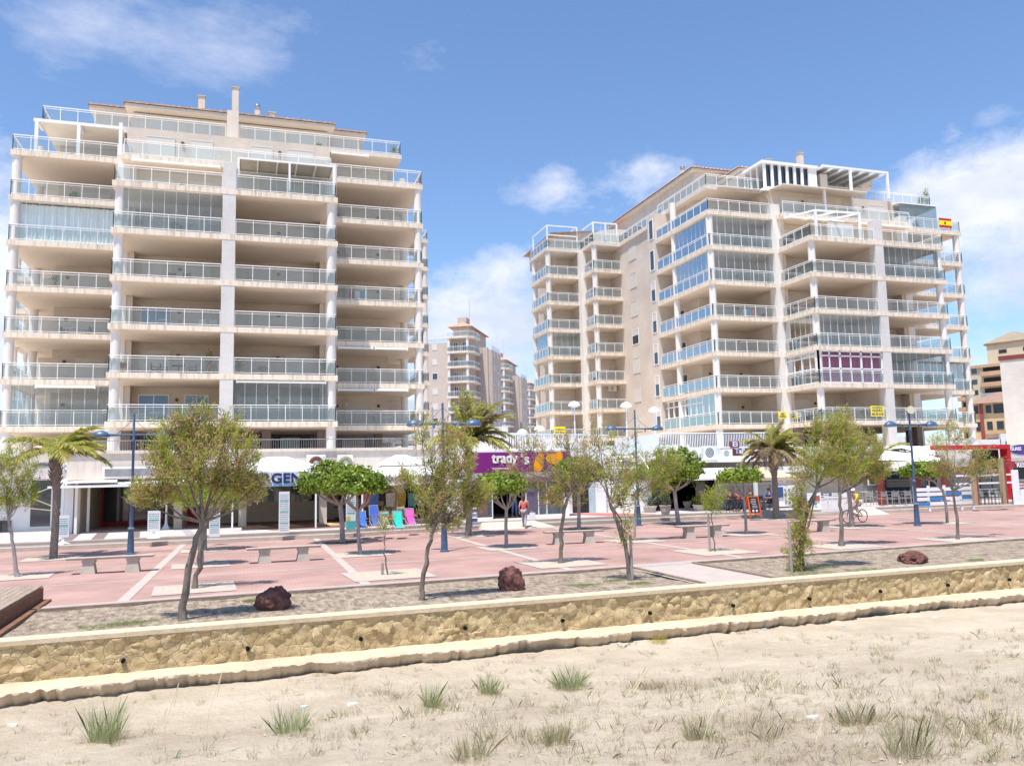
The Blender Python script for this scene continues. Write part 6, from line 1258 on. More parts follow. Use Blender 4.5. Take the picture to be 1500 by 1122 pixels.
# wooden pergola posts, glazed panels, red frame
wp=empty('wooden_pergola',(42,38.6,.35),'wooden posts with white rails at the right terrace','pergola'); m_wd=M('pale_timber',(.40,.28,.18),.8,.2,4,st=(3,3,.6)); m_wdd=M('dark_timber',(.20,.09,.05),.8,.2)
for px in (1430,1472):
    c=PY(px,740,38.5); zt=PY(px,672,38.5).z; MB().box(c.x-.16,c.x+.06,38.4,38.6,.352,zt).build('post',m_wd,wp); MB().box(c.x+.062,c.x+.26,38.45,38.6,.352,zt).build('post_side',m_wdd,wp)
for py in (697,709): 
    a=PY(1400,py,38.7); b=PY(1484,py,38.7); MB().box(a.x,b.x,38.65,38.7,a.z-.05,a.z+.05).build('rail',m_white,wp)
a=PY(1431,716,38.8); b=PY(1470,728,38.8)
for k in range(2):
    x0=a.x+(b.x-a.x)*.5*k+.05; x1=x0+(b.x-a.x)*.5-.08; f=MB(); f.box(x0,x1,38.75,38.8,b.z,b.z+.06); f.box(x0,x1,38.75,38.8,a.z-.06,a.z); f.box(x0,x0+.06,38.75,38.8,b.z+.06,a.z-.06); f.box(x1-.06,x1,38.75,38.8,b.z+.06,a.z-.06); fo=f.build('panel_frame',m_alu,wp); MB().box(x0+.06,x1-.06,38.77,38.78,b.z+.06,a.z-.06).build('panel',M('pale_panel_glass',(.40,.44,.42),.3,.1),fo)
for px in (1434,1441,1451,1461): c=PY(px,738,38.9); put(cb,px,739,.3,'dark chair standing under the glazed panels between wooden posts','dark chairs between wooden posts')
rf=empty('red_frame',(50,43,.35),'bright red square arch at the right with a black inner edge','frame'); Yr=43.
a=PY(1373,657,Yr); b=PY(1480,657,Yr); zt=PY(1430,652,Yr).z; MB().box(a.x,b.x,Yr,Yr+.6,zt-.28,zt+.02).build('beam',m_red,rf); MB().box(b.x-.28,b.x+.02,Yr+.02,Yr+.6,.352,zt-.282).build('post',m_red,rf)
MB().box(PY(1440,690,Yr).x,b.x-.3,Yr+.7,Yr+.8,zt-1.6,zt-.3).build('black_panel',m_blk,rf)
# bar behind the red frame
br_=empty('cafe_building',(48,46,.35),'pale bar front with dark windows behind the red square arch','cafe')
MB().box(PY(1372,700,46.5).x,PY(1560,700,46.5).x,46.5,46.7,.352,3.2).build('wall',M('pale_bar_wall',(.50,.47,.42),.8,.2,2),br_)
for a,b in ((1393,1404),(1406,1424),(1436,1450),(1453,1470)): MB().box(PY(a,700,46.4).x,PY(b,700,46.4).x,46.4,46.48,.6,2.5).build('window',m_glassd,br_)
MB().box(PY(1432,700,46.2).x,PY(1456,700,46.2).x,46.25,46.3,2.85,3.25).build('white_lettering_board',M('letter_board',(.5,.5,.52),.7,.5,9),br_)
MB().box(PY(1372,700,45).x,PY(1474,700,45).x,45.,46.4,2.62,2.7).build('canopy',m_cloth,br_)
# kiosk at right edge
ks=empty('kiosk',(47,41,.35),'red, white and black kiosk front cut by the right picture edge','kiosk'); Yk=40.5
def kb(nm,pl,pr_,pt,pb,m_,dy=0): a=PY(pl,pb,Yk); b=PY(pr_,pt,Yk); return MB().box(a.x,b.x,Yk+dy,Yk+dy+.08,a.z,b.z).build(nm,m_,ks)
kb('white_beam',1471,1560,671.5,673.5,m_white,-.1); kb('red_band',1473,1560,674,677,m_red); kb('poster',1473,1485,675.5,686,M('red_poster',(.35,.04,.05),.5,.5,6),-.09); kb('sign_panel',1487,1560,677.5,702,m_blk); kb('post',1483,1487,688,744,m_white,-.2); kb('counter',1488,1560,703,707,M('brown_counter',(.20,.07,.05),.5,.1)); kb('red_strip',1485,1560,708,712,m_red); kb('white_menu',1490,1560,714,742,m_white,-.12); kb('dark_front',1487,1560,712.5,741,m_dark,.1)
a=PY(1489,684.5,Yk); b=PY(1500,677,Yk); text('REST','lettering',m_white,ks,a.x,Yk-.02,a.z,(b.x-a.x)*1.45,.30,bold=.03)
for k in range(6): c=PY(1493.5,717+k*4.3,Yk-.14); MB().tube([(c.x,c.y,c.z),(c.x,c.y-.01,c.z)],.06,8).build('price_dot',M('dot_%d'%(k%2),((.5,.15,.15),(.35,.3,.2))[k%2],.5,.1),ks)
r,x0,x1,z0,z1=signbox('oval_sign',1479,1520,651,671,46.,M('pale_sign_back',(.60,.60,.62),.6,.05),'pale board with a purple oval and white capital letters at the right edge'); c=Vector(((x0+x1)/2,45.97,(z0+z1)/2)); MB().quadv(*[(c.x+(x1-x0)*.48*math.cos(q),45.97,c.z+.12+(z1-z0)*.38*math.sin(q)) for q in [k*PI/14 for k in range(28)]]).build('oval',M('purple_oval',(.10,.05,.25),.5,.1),r)
a=PY(1481,660,45.9); text('OLARE','lettering',m_white,r,a.x,45.94,a.z,PY(1496.5,660,45.9).x-a.x,.24,bold=.02)
# satellite dish
c=PY(1421,650,46.8); r=empty('satellite_dish',(c.x,46.8,3.2),'white satellite dish above the red square arch','satellite dish'); MB().lathe([(.02,0),(.25,.04),(.42,.14),(.5,.24)],(0,0,0),20)
mb=MB(); n=22
for i,(rr_,t) in enumerate(((.02,.0),(.25,.03),(.42,.1),(.52,.17))):
    for j in range(n): q=2*PI*j/n; mb.v.append((c.x+rr_*math.cos(q),46.8-t,c.z+rr_*math.sin(q)))
for i in range(3):
    for j in range(n): mb.f.append((i*n+j,i*n+(j+1)%n,(i+1)*n+(j+1)%n,(i+1)*n+j))
mb.build('dish',m_white,r,smooth=True); MB().tube([(c.x,46.85,3.2),(c.x,46.85,c.z)],.04,6).build('mast',m_white,r); MB().tube([(c.x,46.75,c.z-.4),(c.x,46.2,c.z)],.02,5).build('arm',m_white,r)
# ================= FAR RIGHT BUILDINGS =================
def farbox(nm,label,loc,rz): return empty(nm,loc,label,'building',None,rz)
m_beige=M('beige_render',(.56,.46,.33),.85,.08,.5); m_oran=M('orange_render',(.50,.32,.20),.85,.1,.5); m_rroof=M('brown_roof',(.30,.19,.14),.85,.2,2)
fb=farbox('apartment_building','beige apartment block with orange balconies and a gabled top floor at far right',bgpos(1432,262),-YAW-R(50)); OFF[fb.name]=(0,0,0)
MB().box(0,26,0,24,0,29.6).build('wall',m_beige,fb); MB().box(-5,-.01,6,24,0,27).build('side_wall',m_beige,fb); MB().box(4,19,3,18,29.61,35.6).build('penthouse_wall',m_beige,fb)
MB().prism([(3.4,2.6),(19.6,2.6),(19.6,18.4),(3.4,18.4)],35.61,36).build('penthouse_eaves',m_oran,fb); MB().hexa([(3.4,2.4,36.01),(19.6,2.4,36.01),(19.6,18.4,36.01),(3.4,18.4,36.01),(10.8,2.4,38.6),(11.2,2.4,38.6),(11.2,18.4,38.6),(10.8,18.4,38.6)]).build('gable',m_beige,fb)
for x0 in (7,13): MB().box(x0,x0+2,2.92,2.99,33,34).build('window',m_dark,fb)
for k in range(9):
    z=3.4+2.95*k
    for x0,x1 in ((3.2,9.6),(11.6,17.6),(19.5,25)):
        b=MB().box(x0,x1,-1.4,-.02,z-.25,z).build('balcony',m_oran,fb)
        if x0<18: MB().box(x0,x1,-1.4,-1.25,z+.002,z+.95).build('parapet',m_oran if (k+int(x0))%3 else m_grey,b)
        MB().box(x0+.5,x1-.5,-.1,-.01,z+.05,z+2.3).build('opening',m_dark if (k+int(x0))%4 else m_glassb,b)
    MB().box(.7,2.0,-.08,-.01,z+.8,z+2.1).build('window',m_glassd,fb); b=MB().box(-5.5,-.5,4.8,5.98,z-.25,z+.9).build('balcony',m_oran,fb); MB().box(-4.5,-1,5.9,5.97,z+.92,z+2.3).build('opening',m_dark,b)
MB().box(-.3,26.3,-.6,-.02,29.2,30.0).build('cornice',m_oran,fb)
f2=farbox('town_house','ochre house with brown hipped roof in front of the beige block',bgpos(1433,157),-YAW-R(38)); OFF[f2.name]=(0,0,0)
MB().box(0,12,0,10,0,12.7).build('wall',M('ochre_render',(.56,.40,.22),.85,.1,.6),f2); MB().hexa([(-.8,-.9,12.71),(13,-.9,12.71),(13,11,12.71),(-.8,11,12.71),(3,4.5,14.8),(10,4.5,14.8),(10,5.5,14.8),(3,5.5,14.8)]).build('roof',m_rroof,f2)
for x0,w_,z,h in ((1.9,.8,11.1,1.3),(3.0,1.8,11.0,1.5),(5.3,1.3,11.1,1.3),(.2,.6,11.1,1.3),(1.9,.8,8.4,1.3),(3.3,1.0,8.4,1.3),(.3,.7,8.2,1.5)): MB().box(x0,x0+w_,-.08,-.01,z,z+h).build('window',m_glassd,f2)
MB().box(1.8,9,-1.8,-.02,6.9,7.6).build('lower_roof',m_rroof,f2); MB().box(1.0,1.5,-.3,-.02,0,12.6).build('red_pier',M('red_brick_pier',(.25,.06,.05),.8,.2),f2); MB().hexa([(4.6,-1.6,8.9),(9,-1.6,8.9),(9,-.1,9.9),(4.6,-.1,9.9),(4.6,-1.6,9.0),(9,-1.6,9.0),(9,-.1,10),(4.6,-.1,10)]).build('blue_awning',M('blue_awning',(.06,.12,.32),.7,.2),f2)
f3=farbox('tower_block','pale blank-walled tower with a dark red cap at the right edge',bgpos(1479,110),-YAW-R(42)); OFF[f3.name]=(0,0,0)
MB().box(0,14,0,14,0,14.6).build('wall',brickmat('pale_tile_tower',(.66,.62,.58),(.63,.59,.55),(.6,.56,.52),.5,.25,.01),f3); MB().box(-.1,14,-.1,14,14.61,15.1).build('cap',M('dark_red_cap',(.22,.05,.05),.7,.1),f3)
# wall and low town beyond the open ground floor
tw=empty('distant_houses',bgpos(1345,150),'row of low pale houses seen through the open ground floor at right','houses',None,-YAW-R(27)); OFF[tw.name]=(0,0,0)
r_=random.Random(5); x=-34
while x<20: w_=r_.uniform(4,8); h=r_.uniform(6,8.5); MB().box(x,x+w_-.1,0,10,0,h).build('wall',M('town_%d'%(int(x)%3),((.60,.60,.60),(.5,.42,.36),(.62,.56,.5))[int(x)%3],.8,.1),tw); [MB().box(x+.6+i*1.8,x+1.5+i*1.8,-.06,-.01,h-2.4,h-1.2).build('window',m_glassd,tw) for i in range(int(w_//2))]; x+=w_
# ================= BALCONY THINGS =================
def potplant(x,y,z,label,cm=None,h=.5,pot=(.42,.16,.08),seed=0,spiky=False,grp='potted plants on the balconies'):
    r=empty('potted_plant',(x,y,z),label,'potted plant',grp); MB().lathe([(.1,0),(.15,.26),(.17,.28),(.14,.28)],(x,y,z),12).build('pot',M('pot_%d'%int(pot[0]*100),pot,.8,.1),r,smooth=True); rg=np.random.default_rng(seed); c=np.array([x,y,z+.3])
    n=260; q=c+[0,0,h*.45]+rg.normal(size=(n,3))*[.13,.13,h*.24]; d=unit(rg.normal(size=(n,3))+UP*(1.2 if spiky else .3)); v,f=strips(rg,q,d,rg.uniform(.1,.2,n)*(1.6 if spiky else 1),rg.uniform(.03,.06,n)); npmesh('leaves',v,f,m_fg if not cm else m_tg,r,(x,y,z))
    if cm: n=120; q=c+[0,0,h*.6]+rg.normal(size=(n,3))*[.15,.15,h*.14]; v,f=strips(rg,q,unit(rg.normal(size=(n,3))),rg.uniform(.08,.12,n),rg.uniform(.07,.1,n)); npmesh('flowers',v,f,leafmat('flower_petals',tuple(x*.7 for x in cm),cm,.2),r,(x,y,z))
    MB().tube([(x,y,z+.2),(x+.02,y,z+.3+h*.4)],.02,5).build('stem',m_bark,r); return r
def bal(px,Y,k): return PY(px,500,Y).x,Y,FL(k)+.001
RD=(.75,.05,.12)
for px,k,lb,cm,h,sp in ((181,2,'potted red flowers by the left column on the second floor',RD,.5,0),(311,2,'potted red flowers next to the white tile pillar',RD,.5,0),(384,2,'small pot of pink-red flowers on the second floor right of the pillar',(.6,.15,.15),.4,0),(351,2,'tall yellow-green potted plant directly right of the white tile pillar',None,.9,1),(475,2,'tall pale spiky potted plant at the right end of the second floor',None,.9,1)): x,y,z=bal(px,57.6,k); potplant(x,y,z,lb,cm,h,seed=int(px),spiky=bool(sp))
x,y,z=bal(306,58.4,2); potplant(x,y,z+.0,'tall dark green plant in the shade behind the pillar on the second floor',None,1.7,seed=9)
x,y,z=bal(606,62.2,1); potplant(x,y,z,'green plant at the right corner of the first floor, left block',None,.7,seed=12,spiky=True)
c=PY(577,225,63.6); potplant(c.x,63.6,28.45,'dark bushy plant in a pale pot on the roof terrace corner of the left block',None,.5,(.45,.42,.38),14); c=PY(467,205,63.9); potplant(c.x,64.,28.45,'low brown plant by the roof terrace railing, middle of the left block',None,.3,(.3,.2,.15),15)
for i,(px,lb) in enumerate(((1349,'tallest spiky plant on the right block roof terrace'),(1358,'slender palm-like plant at the end of the right roof terrace'))): c=PY(px,300,64); potplant(c.x,64,28.45,lb,None,1.2+.8*i,seed=20+i,spiky=True)
x=PY(802,350,87).x; potplant(x,87,28.45,'single tall plant on the far left roof terrace of the right block',None,1.2,seed=25,spiky=True)
for i,(px,k,lb) in enumerate(((820,3,'round green shrub in a pot on the stepped wing of the right block'),(832,3,'dark wide shrub on the stepped wing, centre of its balcony'),(845,3,'pale pot with leafy plant at the right end of the stepped wing balcony'))): x=PY(px,545,87).x; potplant(x,87,FL(k)+.001,lb,None,.6,(.5,.45,.4),30+i)
def bset(px0,Y,k,chair,table,lab,tl,n=2,off=(-.9,.9),grp=None):
    x=PY(px0,500,Y).x; place(table,(x,Y,FL(k)+.001),.2,tl,None,first=(table.name not in used)); used.add(table.name)
    for i in range(n): place(chair,(x+off[i%2]*(1+i//2*.6),Y+.1,FL(k)+.001),(-PI/2 if off[i%2]<0 else PI/2)*-1,lab,grp,first=(chair.name not in used)); used.add(chair.name)
tw_=make_table(m_chw,m_chw)
bset(232,59,1,cw,tw_,'white plastic chair on the lowest balcony beside the white tile pillar','white table on the first floor balcony behind the blue lamp',3,grp='white balcony chairs')
bset(262,58.6,2,cb,tb,'dark chair on the second floor balcony between two pots of red flowers','dark table between dark chairs on the second floor balcony',3,grp='dark chairs on the second floor balcony')
for px,k,lb in ((250,4,'dark chair on the fourth floor balcony, left of two'),(272,4,'dark chair on the fourth floor balcony, right one')): x,y,z=bal(px,58.6,k); place(cb,(x,y,z),.1,lb)
for px,k,lb in ((296,3,'white chair on the third floor balcony, left one of the pair by the pillar'),(312,3,'white chair on the third floor balcony, next to the pillar')): x,y,z=bal(px,58.6,k); place(cw,(x,y,z),.1,lb)
for px,k,lb in ((842,7,'white chair on the top balcony of the stepped wing'),(868,5,'white chair behind the glass in the narrow balcony, fifth floor'),(870,4,'white chair in the narrow balcony, fourth floor'),(1163,1,'white folding chair at the left corner of the lowest right balcony')):
    Y={842:87.,868:84,870:84,1163:58}[px]; x=PY(px,500,Y).x; place(cw,(x,Y,FL(k)+.001),.6,lb)
x,y,z=PY(895,569,84.6); aircon(898,569,84.4,.9,.6,'air conditioner with round fan under a narrow balcony ceiling')
ORD={1:'first',2:'second',3:'third',4:'fourth',5:'fifth',6:'sixth',7:'seventh'}
r_=random.Random(21)
for bx,bn in ((A1,'left'),(A2,'right')):
    for k in range(1,8):
        for bay,xr_,Y in (('left wing',(-11.5,-8),63.4),('left middle bay',(-6,-1.2),59.2),('right middle bay',(1.2,6),59.2),('right wing',(8,12.5),63.4)):
            if k==7 and 'middle' in bay: continue
            if r_.random()<.52: continue
            x=bx+r_.uniform(*xr_); z=FL(k)+.001; q=r_.random(); ch=r_.choice((cb,cw,ca)); nm={cb.name:'dark',cw.name:'white',ca.name:'grey'}[ch.name]; base_l='%s floor balcony, %s, %s block'%(ORD[k],bay,bn)
            if q<.45:
                place(r_.choice((ta,tw_)),(x,Y,z),r_.random(),'cafe table, '+base_l,'balcony tables'); place(ch,(x-.75,Y-.1,z),PI/2+r_.uniform(-.4,.4),nm+' chair left of the table, '+base_l,'balcony chairs'); place(ch,(x+.75,Y,z),-PI/2+r_.uniform(-.4,.4),nm+' chair right of the table, '+base_l,'balcony chairs')
            elif q<.62: potplant(x,Y-1.5,z,'potted green plant, '+base_l,None,r_.uniform(.4,1.),(.42,.3,.22),int(r_.random()*999),r_.random()<.5)
            elif q<.8: aircon(750,500,Y+1.6 if 'middle' not in bay else 61.2,.85,.6,'air conditioner, '+base_l,z+.05) and None; o_=bpy.data.objects[[o.name for o in bpy.data.objects if o.get('label')=='air conditioner, '+base_l][0]]; o_.location.x=x
            else: place(ch,(x,Y,z),r_.uniform(-1,1),'single '+nm+' chair, '+base_l,'balcony chairs')
# drying rails with laundry
for i,(bx,bn,k,xx,Y,cl_) in enumerate(((A1,'left',4,9.2,62.4,'striped towels'),(A2,'right',4,-9.6,62.4,'white towels'),(A2,'right',3,9.8,62.2,'coloured towels'))):
    z=FL(k); r=empty('drying_rack',(bx+xx,Y,z),'white drying rack hung with %s on the %s floor of the %s block'%(cl_,ORD[k],bn),'drying rack'); mb=MB()
    for s in (-.7,.7): mb.bar((bx+xx+s,Y-.2,z),(bx+xx+s,Y+.2,z+.95),.02); mb.bar((bx+xx+s,Y+.2,z),(bx+xx+s,Y-.2,z+.95),.02)
    mb.bar((bx+xx-.75,Y-.2,z+.95),(bx+xx+.75,Y-.2,z+.95),.02); mb.build('rack_frame',m_white,r)
    for j in range(3): MB().box(bx+xx-.62+j*.42,bx+xx-.26+j*.42,Y-.215,Y-.19,z+.35,z+.96).build('towel',M('towel_%d'%((i+j)%3),((.55,.2,.18),(.65,.64,.6),(.15,.3,.45))[(i+j)%3],.9,.3,12),r)
# hanging beach towels and clothes under the shop awning
for i,(px,cm,t_) in enumerate(((536,(.5,.1,.1),'red'),(548,(.1,.2,.45),'deep blue'),(572,(.55,.5,.4),'sand coloured'),(588,(.45,.3,.05),'ochre'),(604,(.12,.3,.25),'green'),(618,(.4,.35,.38),'mauve'),(632,(.5,.45,.1),'yellow'),(646,(.3,.06,.15),'wine red'),(662,(.5,.5,.5),'pale grey'))):
    c=PY(px,722,44.6); o=MB().hexa([(c.x-.22,44.58,c.z-.75),(c.x+.2,44.6,c.z-.7),(c.x+.2,44.64,c.z-.7),(c.x-.22,44.62,c.z-.75),(c.x-.26,44.58,c.z),(c.x+.26,44.6,c.z),(c.x+.26,44.63,c.z),(c.x-.26,44.61,c.z)]).build('beach_dress',M('dress_%s'%t_,cm,.8,.4,7),None,(c.x,44.6,c.z)); tag(o,'%s beach dress hanging under the scalloped shop awning'%t_,'clothing','clothes hanging in the beach shop')
# yellow signs and flag
m_yel=M('yellow_banner',(.85,.70,.02),.6,.04); m_btx=M('sign_text_blue',(.12,.12,.30),.6,.05)
def banner(pl,pr_,pt,pb,Y,label,lines):
    x0,z0=XZ(pl,pb,Y); x1,z1=XZ(pr_,pt,Y); r=empty('banner',((x0+x1)/2,Y,z0),label,'sign','yellow rental banners'); MB().box(x0,x1,Y-.015,Y,z0,z1).build('cloth',m_yel,r); h=z1-z0; w_=x1-x0
    for s,f0,hh,wf in lines: text(s,'lettering',m_btx,r,x0+w_*(1-wf)/2,Y-.02,z0+h*f0,w_*wf,h*hh,bold=.012)
L3=(('inmobiliaria',.80,.1,.8),('ALQUILA',.44,.24,.8),('965 50 2130',.12,.2,.86))
banner(1276,1294,594.5,610,56.5,'yellow rental banner on the lowest balcony left of the wide white pillar',L3); banner(1140.5,1152,603,613.5,60.95,'small yellow banner on the lowest balcony above the palm',(('SE',.55,.25,.4),('ALQUILA',.2,.25,.8)))
banner(812,828,625,636,85.95,'yellow banner on the lowest balcony of the stepped wing',(('ALQUILA',.5,.25,.8),('965 50 21',.15,.2,.8)))
x0,z0=XZ(1376,333,60.95); x1,z1=XZ(1393,321,60.95); r=empty('flag',((x0+x1)/2,60.95,z0),'red and yellow striped flag hung on a high balcony rail at right','flag'); h=z1-z0
for a,b,m_ in ((0,.25,m_red),(.25,.75,m_yel),(.75,1,m_red)): MB().box(x0,x1,60.93,60.95,z0+h*a,z0+h*b).build('stripe',m_,r)
MB().box((x0+x1)/2-.12,(x0+x1)/2+.05,60.915,60.929,z0+h*.35,z0+h*.62).build('emblem',m_blk,r)
# ================= PEOPLE =================
def skin(name,joints,edges,mat,parent,sub=2,root='pelvis'):
    me=bpy.data.meshes.new(name); ks=list(joints); me.from_pydata([joints[k][0] for k in ks],[(ks.index(a),ks.index(b)) for a,b in edges],[]); ob=bpy.data.objects.new(name,me); col.objects.link(ob)
    md=ob.modifiers.new('s','SKIN'); md.use_smooth_shade=True; sv=me.skin_vertices[0].data
    for i,k in enumerate(ks): sv[i].radius=joints[k][1] if isinstance(joints[k][1],tuple) else (joints[k][1],)*2; sv[i].use_root=(k==root)
    m2=ob.modifiers.new('b','SUBSURF'); m2.levels=sub; m2.render_levels=sub; bpy.context.view_layer.update()
    m=bpy.data.meshes.new_from_object(ob.evaluated_get(bpy.context.evaluated_depsgraph_get())); bpy.data.objects.remove(ob); m.materials.clear(); m.materials.append(mat); m.shade_smooth()
    o=bpy.data.objects.new(name,m); col.objects.link(o); o.parent=parent; OFF[o.name]=(0,0,0); return o
m_skin=M('skin',(.48,.29,.20),.6,.06,6)
def figure(loc,rz,label,J,top,bottom,hair,shoes,group=None,fingers=True,sleeve=.5,cap=None,long_hair=False,short=False,scale=1.,topcov=('hip','chest')):
    """J: joint positions (x,y,z) facing +Y; left=-x"""
    r=empty('person',loc,label,'person',group,rz); OFF[r.name]=(0,0,0); r.scale=(scale,)*3
    V=lambda k: Vector(J[k]); jt={'pelvis':(J['pelvis'],(.13,.10)),'waist':(J['waist'],(.115,.085)),'chest':(J['chest'],(.15,.105)),'neck':(J['neck'],.052),'skull':(tuple(V('head')+Vector((0,0,-.03))),(.068,.08)),'crown':(tuple(V('head')+Vector((0,0,.07))),(.07,.085))}
    E=[('pelvis','waist'),('waist','chest'),('chest','neck'),('neck','skull'),('skull','crown')]
    for s in 'lr':
        jt['sh'+s]=(J['sh'+s],.058); jt['el'+s]=(J['el'+s],.04); jt['wr'+s]=(J['wr'+s],.026); wd_=(V('wr'+s)-V('el'+s)).normalized(); sd=wd_.cross(Vector((0,1,0))); sd=sd.normalized() if sd.length>.1 else Vector((1,0,0))
        jt['pa'+s]=(tuple(V('wr'+s)+wd_*.07),(.036,.018)); E+=[('chest','sh'+s),('sh'+s,'el'+s),('el'+s,'wr'+s),('wr'+s,'pa'+s)]
        if fingers:
            bend=Vector((0,.3,0))
            for i,(o_,l_) in enumerate(((-.027,.062),(-.009,.074),(.009,.07),(.026,.055))):
                a=V('wr'+s)+wd_*.10+sd*o_; b=a+(wd_+bend*.5).normalized()*l_*.6; c=b+(wd_+bend*1.6).normalized()*l_*.5; jt['f%d%sa'%(i,s)]=(tuple(a),.010); jt['f%d%sb'%(i,s)]=(tuple(b),.008); jt['f%d%sc'%(i,s)]=(tuple(c),.007); E+=[('pa'+s,'f%d%sa'%(i,s)),('f%d%sa'%(i,s),'f%d%sb'%(i,s)),('f%d%sb'%(i,s),'f%d%sc'%(i,s))]
            a=V('wr'+s)+wd_*.04+sd*-.045; b=a+(wd_*.7-sd*.5).normalized()*.04; jt['t%sa'%s]=(tuple(a),.012); jt['t%sb'%s]=(tuple(b),.009); E+=[('wr'+s,'t%sa'%s),('t%sa'%s,'t%sb'%s)]
        jt['hp'+s]=(J['hp'+s],.085); jt['kn'+s]=(J['kn'+s],.055); jt['an'+s]=(J['an'+s],.038); jt['to'+s]=(J['to'+s],.03); E+=[('pelvis','hp'+s),('hp'+s,'kn'+s),('kn'+s,'an'+s),('an'+s,'to'+s)]
    skin('body',jt,E,m_skin,r)
    f={k:(p,(tuple(x+.018 for x in q) if isinstance(q,tuple) else q+.018)) for k,(p,q) in jt.items()}
    ts={k:f[k] for k in ('pelvis','waist','chest','shl','shr')}; te=[('pelvis','waist'),('waist','chest'),('chest','shl'),('chest','shr')]
    for s in 'lr':
        if sleeve>0: ts['el'+s]=(tuple(V('sh'+s)+(V('el'+s)-V('sh'+s))*min(1,sleeve)),.058); te.append(('sh'+s,'el'+s))
        if sleeve>1: ts['wr'+s]=(tuple(V('wr'+s)),.04); te.append(('el'+s,'wr'+s))
    skin('shirt',ts,te,top,r)
    bs={k:f[k] for k in ('pelvis','hpl','hpr')}; be=[('pelvis','hpl'),('pelvis','hpr')]; bs['pelvis']=(J['pelvis'],(.14,.115))
    for s in 'lr':
        bs['kn'+s]=(J['kn'+s],.075); be.append(('hp'+s,'kn'+s))
        if not short: bs['an'+s]=(tuple(V('an'+s)+Vector((0,0,.04))),.055); be.append(('kn'+s,'an'+s))
    skin('shorts' if short else 'trousers',bs,be,bottom,r)
    for s in 'lr': skin('shoe',{'pelvis':(tuple(V('an'+s)+Vector((0,0,-.01))),.046),'b':(tuple(V('to'+s)),(.042,.035)),'c':(tuple(V('to'+s)+(V('to'+s)-V('an'+s)).normalized()*.05),(.036,.028))},[('pelvis','b'),('b','c')],shoes,r,1)
    h=V('head'); mb=MB(); 
    mb.lathe([(.088,-.05 if long_hair else .02),(.10,.05),(.088,.11),(.05,.155),(.005,.165)],(h.x,h.y-.018,h.z-.01),14,.95,1.08)
    if long_hair: mb.lathe([(.03,-.30),(.06,-.22),(.075,-.08),(.08,.0)],(h.x,h.y-.06,h.z-.02),12)
    mb.build('hair' if not cap else 'cap',cap or hair,r,smooth=True)
    if cap: MB().box(h.x-.06,h.x+.06,h.y+.05,h.y+.17,h.z+.03,h.z+.045).build('cap_peak',cap,r)
    MB().hexa([(h.x-.016,h.y+.075,h.z-.035),(h.x+.016,h.y+.075,h.z-.035),(h.x+.004,h.y+.112,h.z-.03),(h.x-.004,h.y+.112,h.z-.03),(h.x-.008,h.y+.078,h.z+.02),(h.x+.008,h.y+.078,h.z+.02),(h.x+.002,h.y+.085,h.z+.02),(h.x-.002,h.y+.085,h.z+.02)]).build('nose',m_skin,r)
    for x in (-.03,.03): MB().lathe([(.003,-.008),(.01,0),(.003,.008)],(h.x+x,h.y+.082,h.z+.018),8).build('eye',m_blk,r)
    MB().box(h.x-.025,h.x+.025,h.y+.08,h.y+.086,h.z-.058,h.z-.05).build('mouth',M('lips',(.35,.12,.10),.6,.05),r)
    for x in (-.078,.078): MB().lathe([(.004,-.03),(.014,0),(.004,.03)],(h.x+x,h.y,h.z),8,.5,1).build('ear',m_skin,r)
    return r
def standJ(step=.0,lean=0,arm=.0,**k):
    J=dict(pelvis=(0,0,.93),waist=(0,.01,1.08),chest=(0,.02+lean,1.30),neck=(0,.03+lean,1.46),head=(0,.05+lean,1.585),shl=(-.175,.02+lean,1.38),shr=(.175,.02+lean,1.38),ell=(-.22,-.03-arm,1.10),elr=(.22,.02+arm,1.10),wrl=(-.23,.05-arm,.86),wrr=(.23,.10+arm*1.4,.86),hpl=(-.09,0,.88),hpr=(.09,0,.88),knl=(-.10,.02+step,.49),knr=(.10,.02-step*.2,.49),anl=(-.10,step*1.2,.09),anr=(.10,-step*1.3,.09+step*.25),tol=(-.11,step*1.2+.13,.035),tor=(.11,-step*1.3+.12,.035+step*.1)); J.update(k); return J
m_pink=M('coral_top',(.62,.10,.13),.8,.08); m_gt=M('grey_trousers',(.36,.34,.38),.85,.1); m_hair=M('brown_hair',(.10,.045,.02),.6,.3,20); m_jean=M('blue_jeans',(.16,.24,.42),.85,.2,8)
g=G(768,774)
figure((g.x,g.y,.003),R(-35),'person in coral sleeveless top and grey trousers walking past the supermarket',standJ(.17,0,.06),m_pink,m_gt,m_hair,M('white_shoe',(.6,.6,.62),.5,.05),sleeve=0,long_hair=True)
p=Vector((g.x+.30,g.y-.1,.003)); bg_=MB().hexa([(p.x-.02,p.y-.08,.42),(p.x+.30,p.y-.02,.42),(p.x+.28,p.y+.08,.42),(p.x-.04,p.y+.04,.42),(p.x-.02,p.y-.05,.80),(p.x+.27,p.y-.01,.80),(p.x+.27,p.y+.02,.80),(p.x-.03,p.y,.80)]).build('shopping_bag',m_white,None,tuple(p)); tag(bg_,'white carrier bag held by the walking person in coral','bag'); MB().tube([(p.x+.05,p.y,.80),(p.x+.1,p.y,.90),(p.x+.18,p.y,.80)],.006,5).build('handle',m_white,bg_)
bp=MB().lathe([(.04,0),(.13,.06),(.14,.25),(.09,.38),(.02,.42)],(g.x+.20,g.y+.12,1.0),10,1,.7).build('backpack',M('black_yellow_bag',(.05,.04,.03),.7,.6,9,c2=(.55,.45,.12)),None,(g.x+.2,g.y+.12,1.0),smooth=True); tag(bp,'black and yellow bag on the shoulder of the person in coral','bag')
